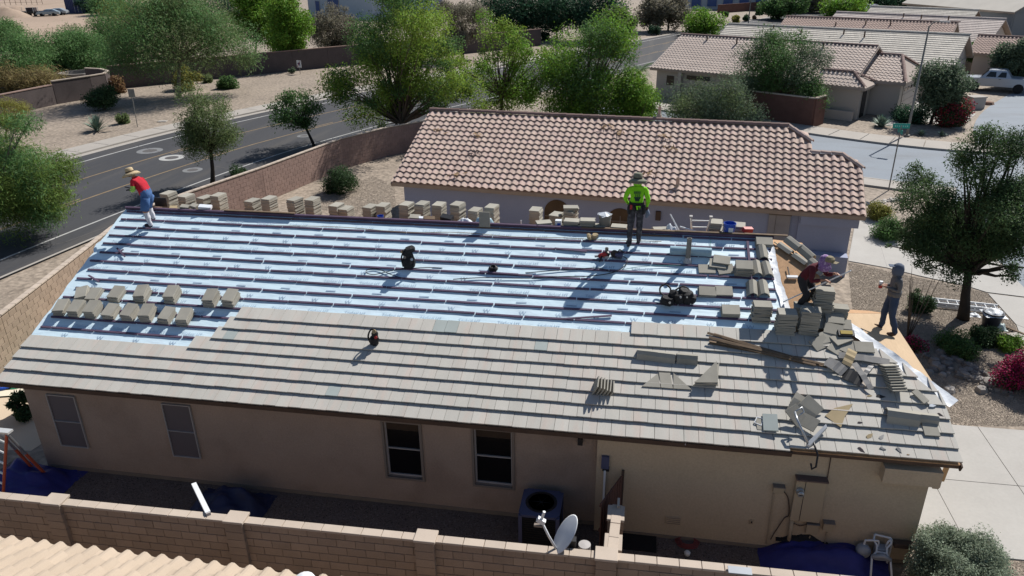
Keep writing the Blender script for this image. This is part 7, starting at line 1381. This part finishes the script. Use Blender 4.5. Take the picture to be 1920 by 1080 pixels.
cloth_heap('navy tarp heap against the tan wall beside the leaning white pipe', ((-2.63, -0.35, -0.00)[0], (-2.63, -0.35, -0.00)[1] - .1, 0), .95, .75, .7, MT['tarp_dark'], 24, n=34)
cloth_heap('blue tarp spread under the electric panel and meter boxes', ((11.10, -0.04, 0.00)[0], (11.10, -0.04, 0.00)[1] + .1, 0), 1.35, .8, .55, MT['tarp'], 28, n=36)
cloth_heap('black plastic sheet thrown across the blue tarp', ((10.64, 0.20, -0.00)[0], (10.64, 0.20, -0.00)[1] + .25, .35), .55, .28, .34, MT['black'], 31, 'plastic_sheet')
pv = thing('gutter_pipe', 'grey white square downpipe leaning on the shaded block wall', 'pipe', Matrix.Translation(((-1.63, -2.50, 1.77)[0], -2.5, 1.84))); e = Vector((-2.65, -1.40, 1.58)) - Vector(((-1.63, -2.50, 1.77)[0], -2.5, 1.84))
e2 = Vector((e.x, e.y, e.z)); MB().box((0, 0, e2.length / 2), (.10, .075, e2.length), None).obj('tube_body', MT['white_metal'], pv, e2.to_track_quat('Z', 'Y').to_matrix().to_4x4()); MB().box((0, 0, -.02), (.085, .06, .05)).obj('socket_end', MT['frame_grey'], pv, e2.to_track_quat('Z', 'Y').to_matrix().to_4x4())
lm = thing('door_lamp', 'tall dark flood lamp box with bright metal strip on the wall corner', 'lamp', ((6.28, 0.30, 1.88)[0], .30, 0)); zt = (6.27, 0.30, 2.09)[2]; MB().box((0, -.03, zt - .12), (.17, .12, .32)).obj('housing', MT['bluegrey'], lm); MB().box((0.02, -.03, zt - .30), (.15, .10, .10)).obj('lamp_face', MT['black_hi'], lm)
MB().box((.0, -.08, zt - .75), (.045, .03, .85)).obj('metal_strip', MT['white_metal'], lm); MB().box((.0, -.08, zt - 1.45), (.04, .03, .5)).obj('conduit', MT['steel'], lm)
st = thing('stacked_boards', 'pale board leaning against the stub wall by the gate', 'board', (6.62, -.62, 0)); MB().box((0, 0, .9), (.05, .22, 1.75), Matrix.Rotation(.18, 3, 'X')).obj('plank', MT['cap'], st)
tag(MB().box((0, 0, .015), (1.05, .75, .03)).obj('floor_mat', MT['black'], None, Matrix.Translation((6.99, 0.14, 0.00))), 'black square mat on the gravel behind the gate', 'mat')
hs = thing('hose_coil', 'red garden hose coiled on the gravel below the wall vent', 'hose', (8.20, 0.19, 0.00))
for k in range(4): MB().tube([((.26 - .03 * k + .02 * math.sin(5 * a)) * math.cos(a), (.2 - .02 * k) * math.sin(a), .02 + .02 * k) for a in [2 * math.pi * q / 20 for q in range(21)]], .012, 5, cap=False).obj('hose_loop', MT['hose_red'], hs, smooth=True)
tag(MB().lathe([(.0, 0), (.06, .03), (.07, .09), (.04, .13), (0, .14)], n=12).obj('white_ball', MT['white_metal'], None, Matrix.Translation((8.18, -0.21, 0.00))), 'small pale ball on the gravel near the coiled hose', 'ball')
wc = thing('hand_truck', 'white tubular hand truck frame lying by the blue tarp and sage ball', 'hand truck', Matrix.Translation(((12.16, -0.26, 0.00)[0], (12.16, -0.26, 0.00)[1], .35)) @ Euler((.75, 0, -.12)).to_matrix().to_4x4())
MB().tube([(-.15, .62, 0), (-.17, .50, 0), (-.10, .40, 0), (-.11, .26, 0), (-.2, .16, .02), (-.22, -.35, .03)], .022, 7).obj('rail', MT['white_metal'], wc, smooth=True); MB().tube([(.17, .60, 0), (.17, .48, 0), (.09, .38, 0), (.09, .26, 0), (.16, .16, .02), (.20, -.35, .03)], .022, 7).obj('rail', MT['white_metal'], wc, smooth=True)
MB().tube([(-.15, .62, 0), (.17, .60, 0)], .022, 7).obj('handle', MT['white_metal'], wc); MB().tube([(-.11, .27, 0), (.09, .27, 0)], .02, 7).obj('cross_bar', MT['white_metal'], wc); MB().tube([(-.2, .15, .02), (0, .20, .1), (.16, .15, .02)], .05, 8).obj('back_plate', MT['dish'], wc, smooth=True)
tag(MB().box((0, 0, 0), (.42, .16, .03)).obj('dustpan', MT['dish'], None, T3((8.88, -2.45, 1.78)[0], -2.45, 1.86, .02, .1)), 'grey plastic scoop resting on the block wall top', 'scoop')
# pool side
hw = [(-16.30, 8.46, 0.00), (-16.01, 8.60, 0.00), (-15.42, 8.27, 0.00), (-15.52, 7.81, 0.00), (-15.08, 7.66, 0.00)]
ph = thing('pool_hose', 'white pool hose snaking over stones beside the sago palm', 'hose', (-15.55, 7.99, 0.00)); o_ = Vector((-15.55, 7.99, 0.00))
P = [Vector(q) - o_ + Vector((0, 0, .07)) for q in ((-15.88, 7.98, 0.00), (-15.92, 8.20, 0.00), (-15.52, 8.12, 0.00), (-15.14, 8.05, 0.00), (-14.92, 7.68, 0.00), (-15.19, 7.43, 0.00), (-15.70, 7.57, 0.00), (-15.92, 7.71, 0.00))]
out = []
for i in range(len(P) - 1):
    a = P[max(i - 1, 0)]; b = P[i]; c = P[i + 1]; d = P[min(i + 2, len(P) - 1)]
    for k in range(6): t = k / 6; out.append(0.5 * ((2 * b) + (c - a) * t + (2 * a - 5 * b + 4 * c - d) * t * t + (3 * b - a - 3 * c + d) * t ** 3))
MB().tube(out, .045, 8).obj('tube_body', MT['white_metal'], ph, smooth=True); MB().lathe([(.06, 0), (.06, .1), (0, .11)], c=tuple(P[0]), n=10).obj('connector', MT['white_metal'], ph)
sheet_obj('planting_bed', [(-16.14, 7.77, 0.00), (-16.18, 8.85, 0.00), (-15.19, 8.62, 0.00), (-14.76, 7.97, 0.00), (-14.80, 7.36, 0.00), (-15.48, 7.01, 0.00)], MT['gravel_dark'], .012)
pf_ = thing('pool_float', 'blue and white pool toy at the green water edge', 'pool toy', ((-12.55, 3.78, 0.00)[0] + .1, (-12.55, 3.78, 0.00)[1], .02)); MB().lathe([(.18, 0), (.26, .05), (.2, .12), (.12, .05), (.18, 0)], n=18).obj('ring', MT['blue'], pf_, smooth=True); MB().lathe([(.12, .02), (.1, .1), (0, .12)], n=12).obj('seat', MT['white_metal'], pf_, smooth=True)
# front yard
wl = thing('extension_ladder', 'white aluminium extension ladder lying on the gravel under the leaning tree', 'ladder', T3(*(18.67, 14.06, 0.00), -.14)); LL = 2.5
for y, z in ((-.2, .07), (.2, .07), (-.13, .16), (.27, .16)): MB().box((0, y, z), (LL, .04, .08)).obj('rail', MT['white_metal'], wl)
for k in range(8):
    x = -LL / 2 + .15 + k * .31; MB().tube([(x, -.2, .08), (x, .2, .08)], .018, 6).obj('rung', MT['white_metal'], wl); MB().tube([(x + .05, -.13, .17), (x + .05, .27, .17)], .018, 6).obj('rung', MT['white_metal'], wl)
bn = thing('rubbish_bin', 'dark rubbish bin overflowing with silvery wrapping beside the white ladder', 'bin', (19.16, 12.64, 0.00)); MB().lathe([(.26, 0), (.33, .55), (.35, .56), (.33, .58), (.30, .55)], n=18).obj('bin_body', M('navy_bin', (.02, .025, .04), rough=.5), bn, smooth=True)
cloth_heap('silvery wrapping piled in the rubbish bin', Vector((19.16, 12.64, 0.00)) + Vector((0, 0, .48)), .34, .34, .22, MT['white_film'], 41, 'wrapping', n=14)
tag(cloth_heap('pale plastic bag slumped at the foot of the rubbish bin', (19.38, 12.51, 0.00), .24, .2, .3, M('pale_bag', (.35, .42, .42), rough=.4, var=.2, scale=8), 43, 'plastic_bag', n=14), 'pale plastic bag slumped at the foot of the rubbish bin', 'bag')
tag(cloth_heap('white rag lying at the end of the white ladder', (18.93, 13.47, 0.00), .2, .15, .12, MT['white_film'], 44, 'rag', n=10), 'white rag lying at the end of the white ladder', 'rag')
tag(MB().box((0, 0, .03), (.5, .3, .05)).obj('paving_piece', MT['conc_walk'], None, T3(*(19.74, 12.00, 0.00), .4)), 'pale slab piece leaning near the bright green low shrub', 'slab'); tag(MB().box((0, 0, .06), (.9, .09, .04)).obj('loose_stick', MT['wood'], None, T3(*(19.88, 12.22, 0.00), -.9)), 'brown board lying by the pale slab piece', 'board')
# tall dry stems behind the worker in the grey hood
bp_ = thing('ocotillo', 'thin upright bare stems growing behind the roofer in grey hood', 'plant', (15.96, 11.05, 0.00)); rg = random.Random(5)
for k in range(9): a = rg.uniform(0, 6.28); q = rg.uniform(.2, .7); MB().tube([(0, 0, 0), (q * .4 * math.cos(a), q * .4 * math.sin(a), 1.0), (q * math.cos(a), q * math.sin(a), rg.uniform(1.8, 2.7))], [.02, .016, .006], 5).obj('stem', MT['trunk'], bp_, smooth=True)
# ---------------------------------------------------------------- street furniture and vehicles
lp = thing('lamp_post', 'tall slim grey street lamp on the far kerb with a long shadow', 'street lamp', (25.18, 43.24, 0.00)); H_ = 7.62; tx = (Vector((25.31, 43.20, 7.62)) - Vector((25.18, 43.24, 0.00)))
MB().tube([(0, 0, 0), (.0, 0, .5), (tx.x * .02, 0, H_ * .97)], [.10, .085, .055], 10).obj('pole', MT['pipe_grey'], lp, smooth=True); MB().tube([(tx.x * .02, 0, H_ * .96), (.2, -.1, H_ + .05), (.5, -.3, H_ + .08)], .035, 7).obj('arm', MT['pipe_grey'], lp); MB().box((.75, -.45, H_ + .08), (.62, .22, .10), Matrix.Rotation(-.5, 3, 'Z')).obj('lamp_head', MT['frame_grey'], lp)
MB().lathe([(.2, 0), (.2, .12), (.14, .16)], n=12).obj('base_collar', MT['pipe_grey'], lp)
sg2 = thing('street_sign', 'green street name sign on a slim grey post beside the white driveway', 'street sign', (20.28, 29.41, 0.00)); hs_ = 3.49
MB().tube([(0, 0, 0), (0, 0, hs_ + .1)], .035, 8).obj('post', MT['pipe_grey'], sg2); MT['sign_green'] = M('sign_green', (.02, .26, .20), rough=.4, var=.03)
pn = MB().box((0, 0, hs_ + .05), (.85, .03, .26)).obj('name_panel', MT['sign_green'], sg2); MB().box((0, -.006, hs_ + .05), (.80, .03, .21)).obj('panel_face', M('sign_green2', (.03, .33, .26), rough=.4), pn)
for k in range(7): MB().box((-.30 + k * .1, -.024, hs_ + .05), (.035 if k % 3 else .06, .006, .07)).obj('faded_letter', M('sign_letter', (.35, .62, .55)) if k == 0 else bpy.data.materials['sign_letter'], pn)
pn2 = MB().box((0, .0, hs_ - .22), (.03, .75, .22)).obj('cross_panel', MT['sign_green'], sg2)
sn = thing('turn_sign', 'white traffic sign with a dark arrow on a low post across the road', 'traffic sign', (-31.11, 67.75, 0.00)); hz_ = 1.48; MB().tube([(0, 0, 0), (0, 0, hz_)], .03, 7).obj('post', MT['pipe_grey'], sn); b = MB().box((0, -.03, hz_ - .38), (.62, .02, .76)).obj('sign_plate', MT['white_metal'], sn, Matrix.Rotation(-.3, 4, 'Z'))
MB().prism([(-.2, -.045, hz_ - .35), (.0, -.045, hz_ - .18), (.0, -.045, hz_ - .29), (.18, -.045, hz_ - .29), (.18, -.045, hz_ - .6), (.08, -.045, hz_ - .6), (.08, -.045, hz_ - .41), (.0, -.045, hz_ - .41), (.0, -.045, hz_ - .52)], (0, -.004, 0)).obj('arrow', M('sign_navy', (.05, .06, .16)), b); MB().prism([(-.27, -.045, hz_ - .68), (-.22, -.045, hz_ - .72), (.27, -.045, hz_ - .08), (.22, -.045, hz_ - .04)], (0, -.006, 0)).obj('slash', M('sign_red', (.3, .05, .06)), b)
bs = thing('back_of_sign', 'grey back of a rectangular road sign on a leaning post by the kerb', 'traffic sign', (-32.26, 39.87, 0.00)); hb = 2.90; tl = Vector((-32.19, 39.92, 2.90)) - Vector((-32.26, 39.87, 0.00)); MB().tube([(0, 0, 0), (tl.x, tl.y, hb)], .03, 7).obj('post', MT['pipe_grey'], bs); MB().box((tl.x * .92, tl.y * .92, hb - .3), (.5, .02, .62), Matrix.Rotation(.15, 3, 'Z')).obj('sign_plate', MT['pipe_grey'], bs)
fp = thing('far_lamp_post', 'slim lamp post standing on the far verge', 'street lamp', (24.53, 133.31, 0.00)); MB().tube([(0, 0, 0), (0, 0, 7.0)], [.1, .06], 7).obj('pole', MT['pipe_grey'], fp)
ub = thing('utility_cabinet', 'tan utility cabinet with pale lid on the corner lot gravel', 'utility cabinet', T3(*(33.63, 54.65, 0.00), .3)); MB().box((0, 0, .45), (1.15, .9, .9)).obj('cabinet_body', MT['stucco_pale'], ub); MB().box((0, 0, .94), (1.25, 1.0, .08)).obj('lid', MT['conc_walk'], ub)
for px, r, lb in (((35.37, 56.49, 0.00), .5, 'red-brown boulder beside the tan utility cabinet'), ((32.08, 53.79, 0.00), .55, 'tan boulder near the red flowering bougainvillea')):
    mb = MB(); stone(mb, 0, 0, r, rr); tag(mb.obj('boulder', M('red_rock', (.22, .13, .09), var=.2, scale=4), None, Matrix.Translation(px)), lb, 'boulder')
tag(MB().box((0, 0, .03), (.7, .5, .06)).obj('valve_box', MT['conc_walk'], None, T3(*(-31.46, 42.00, 0.00), .2)), 'flat pale valve box cover on the gravel bank by the kerb', 'utility box')
def wheel(parent, c, r, w):
    wv = MB().lathe([(r * .62, -w / 2), (r * .96, -w / 2), (r, -w * .3), (r, w * .3), (r * .96, w / 2), (r * .62, w / 2)], n=20, mtx=Matrix.Rotation(math.pi / 2, 4, 'X')).obj('wheel', MT['black'], parent, Matrix.Translation(c)); MB().lathe([(.06, -w * .42), (r * .6, -w * .38), (r * .63, w * .38), (.06, w * .42)], n=14, mtx=Matrix.Rotation(math.pi / 2, 4, 'X')).obj('rim', MT['steel'], wv)
def pickup(name, label, mtx, paint, L=5.6, bed=True, cat='pickup truck', h=1.9):
    t = thing(name, label, cat, mtx); w = 1.95; prof = [(-L / 2, .45), (-L / 2, 1.05), (-L / 2 + .15, 1.12), (-L / 2 + 1.35, 1.2), (-L / 2 + 1.95, h), (-L / 2 + 3.3, h + .02), (-L / 2 + 3.75, 1.28), (L / 2, 1.22), (L / 2, .5)] if bed else [(-L / 2, .4), (-L / 2, .85), (-L / 2 + 1.2, .98), (-L / 2 + 1.9, h), (-L / 2 + 3.4, h), (L / 2 - .3, 1.0), (L / 2, .9), (L / 2, .4)]
    bm = bmesh.new(); lo = [bm.verts.new((x, -w / 2, z)) for x, z in prof]; f = bm.faces.new(lo); r = bmesh.ops.extrude_face_region(bm, geom=[f]); vv = [v for v in r['geom'] if isinstance(v, bmesh.types.BMVert)]
    for v in vv: v.co.y = w / 2
    for v in bm.verts:
        if v.co.z > 1.3: v.co.y *= .82
    bmesh.ops.recalc_face_normals(bm, faces=bm.faces); bmesh.ops.bevel(bm, geom=list(bm.edges), offset=.05, segments=2, affect='EDGES'); me = bpy.data.meshes.new('body'); bm.to_mesh(me); bm.free(); me.materials.append(paint); put('body', me, t)
    for s in (-1, 1):
        y = s * (w / 2 * .90)
        for a, b in ((-L / 2 + 1.75, -L / 2 + 2.55), (-L / 2 + 2.65, -L / 2 + 3.35)): MB().prism([(a, y + s * .095, 1.32), (b, y + s * .095, 1.32), (b - .05, y + s * .0, h - .14), (a + .28, y + s * .0, h - .14)][::(1 if s < 0 else -1)], (0, s * .012, 0)).obj('side_window', MT['glass'], t)
        for x in (-L / 2 + 1.0, L / 2 - 1.15): wheel(t, (x, s * (w / 2 - .08), .42 if bed else .34), .42 if bed else .34, .26)
        MB().box((-L / 2 + .1, s * .72, .95 if bed else .75), (.12, .35, .2)).obj('headlight', MT['white_metal'], t); MB().box((-L / 2 + 2.9, s * (w / 2 + .01), 1.15), (.2, .03, .04)).obj('door_handle', MT['black_hi'], t)
    MB().prism([(-L / 2 + 1.42, -.75, 1.26), (-L / 2 + 1.42, .75, 1.26), (-L / 2 + 1.90, .68, h - .06), (-L / 2 + 1.90, -.68, h - .06)], (-.05, 0, .03)).obj('windscreen', MT['glass'], t); MB().box((-L / 2 - .02, 0, .55), (.14, w - .1, .2)).obj('bumper', MT['steel'], t)
    return t
tk = Vector((39.12, 63.20, 0.00)); pickup('silver_pickup', 'silver pickup truck parked on the driveway at the picture edge', Matrix.Translation(tk + Vector((-.4, .4, .02))) @ Matrix.Rotation(-.42, 4, 'Z'), M('silver_blue_paint', (.36, .40, .46), rough=.3, metal=.4, var=.03))
pickup('parked_car', 'silver car parked beside the shipping container in the dirt lot', Matrix.Translation((-127.45, 150.79, 0.00)) @ Matrix.Rotation(.3, 4, 'Z'), M('car_silver', (.34, .37, .40), rough=.3, metal=.3), L=4.6, bed=False, cat='car', h=1.45)
pickup('parked_car', 'pale blue car between the silver car and the dark trailer', Matrix.Translation((-127.17, 147.70, 0.00)) @ Matrix.Rotation(.5, 4, 'Z'), M('car_pale', (.26, .32, .36), rough=.3, metal=.3), L=4.6, bed=False, cat='car', h=1.45)
pickup('white_car', 'white car behind the far houses at the grey tile roof corner', Matrix.Translation((51.84, 161.53, -0.00)) @ Matrix.Rotation(.5, 4, 'Z'), M('car_white', (.55, .57, .6), rough=.3), L=4.6, bed=False, cat='car', h=1.45)
dt = thing('dark_trailer', 'dark open trailer with junk at the dirt lot beyond the mesquites', 'trailer', T3(*(-130.67, 147.65, 0.00), .2)); MB().box((0, 0, .8), (4.6, 2.0, .5)).obj('bed', MT['black_hi'], dt); MB().box((-.6, .2, 1.4), (1.8, 1.2, .8)).obj('load', MT['debris_dark'], dt); wheel(dt, (-.5, -1.05, .4), .4, .25); wheel(dt, (.7, -1.05, .4), .4, .25)
for k, x in enumerate((-2.1, -1.2, .4, 1.5)): MB().box((x, -.98, 1.35), (.08, .08, 1.2)).obj('stake', MT['steel'], dt)
ct = thing('shipping_container', 'navy blue shipping container with double doors in the dirt lot', 'shipping container', T3(*(-126.35, 155.63, 0.00), -.12)); MT['cont'] = M('container_navy', (.042, .052, .13), rough=.6, var=.15); hc = 3.3
MB().box((0, 1.5, hc / 2), (5.6, 3.0, hc)).obj('box_body', MT['cont'], ct); MB().box((0, 1.5, hc + .03), (5.6, 3.0, .06)).obj('roof_panel', M('container_roof', (.25, .33, .36)), ct)
for k in range(12): MB().box((-2.6 + k * .47, -.03, hc / 2), (.2, .08, hc - .3)).obj('corrugation', MT['cont'], ct)
for x in (-.05, .9, 1.9): MB().tube([(x, -.1, .2), (x, -.1, hc - .2)], .04, 6).obj('lock_rod', MT['steel'], ct)
dm_ = []
for k, (q, r, h, lb) in enumerate((((-140.94, 153.85, 0.00), 7, 1.8, 'bare dirt mound beyond the mesquites, nearest the trailer'), ((-135.41, 144.56, 0.00), 6, 2.2, 'bare dirt mound at the picture edge'))):
    vs = [(0, 0, h)]; fs = []
    for j in range(1, 5):
        for i in range(14): a = 2 * math.pi * i / 14; rq = r * j / 4; vs.append((rq * math.cos(a), rq * math.sin(a) * .7, max(-.02, h * (1 - (j / 4) ** 1.3) * (1 + .3 * nz.noise(Vector((math.cos(a) * 2, math.sin(a) * 2, j + k * 9)))) - .02)))
    for i in range(14): fs.append((0, 1 + i, 1 + (i + 1) % 14))
    for j in range(3):
        for i in range(14): a = 1 + j * 14 + i; b = 1 + j * 14 + (i + 1) % 14; fs.append((a, a + 14, b + 14, b))
    tag(MB().add(vs, fs).obj('dirt_mound', MT['dirt'], None, Matrix.Translation(q), smooth=True), lb, 'mound')
fw = thing('wire_fence', 'thin wire fence with slim posts across the dirt lot', 'fence', (-172.42, 184.58, 0.00)); f0 = Vector((-172.42, 184.58, 0.00)); f1 = Vector((-162.54, 188.96, 0.00)) - f0
for k in range(9): q = f1 * (k / 8); MB().tube([q, q + Vector((0, 0, 1.6))], .06, 5).obj('post', MT['fascia'], fw)
for z in (.6, 1.4): MB().tube([Vector((0, 0, z)), f1 + Vector((0, 0, z))], .03, 4).obj('wire', MT['fascia'], fw)
# pale commercial buildings beyond the trees
def block_building(name, label, base, ang, w, d, h, mat, wins, wmat, band=None):
    t = thing(name, label, 'building', T3(base[0], base[1], 0, ang)); MB().box((0, d / 2, h / 2), (w, d, h)).obj('wall', mat, t); MB().box((0, d / 2, h + .1), (w + .2, d + .2, .3)).obj('parapet', band or mat, t)
    for (x, z, ww, hh) in wins:
        wo = MB().box((x, -.04, z), (ww, .12, hh)).obj('window', MT['frame_grey'], t); MB().box((x, -.11, z), (ww - .2, .04, hh - .2)).obj('pane', wmat, wo)
    return t
MT['bluepanel'] = M('blue_panel', (.06, .10, .24), rough=.4)
block_building('pale_warehouse', 'pale blue-white warehouse with a blue wing behind the grey-brown tree', ((-55.02, 133.16, 0.00)[0], (-55.02, 133.16, 0.00)[1] + 8), -.35, 17, 14, 11, M('pale_blue_wall', (.40, .45, .50), var=.04), [(-5.8, 1.8, 1.2, 3.2), (-1.5, 2.2, 3.0, 3.6), (4, 6, 4, 2)], MT['bluepanel'])
block_building('blue_warehouse', 'dark blue wing of the pale warehouse', ((-47.49, 133.39, 0.00)[0], (-47.49, 133.39, 0.00)[1] + 12), -.35, 14, 12, 10, M('blue_wall', (.07, .11, .25), var=.05), [(-3, 3, 3, 3), (3, 3, 3, 3)], MT['glass'])
block_building('far_shop', 'long white shop with blue windows at the top edge beyond the verge', ((26.82, 161.41, -0.00)[0], (26.82, 161.41, -0.00)[1] + 7), -.1, 34, 12, 7, M('shop_white', (.42, .43, .45), var=.04), [(-13 + k * 3.4, 1.9, 2.2, 2.8) for k in range(9)], MT['bluepanel'])
plain_wall('verge_wall', 'dark low wall in front of the far shop', [(20.99, 156.93, 0.00), (27.53, 162.94, 0.00), (33.33, 169.30, 0.00)], 1.6, MT['wall_rust'])
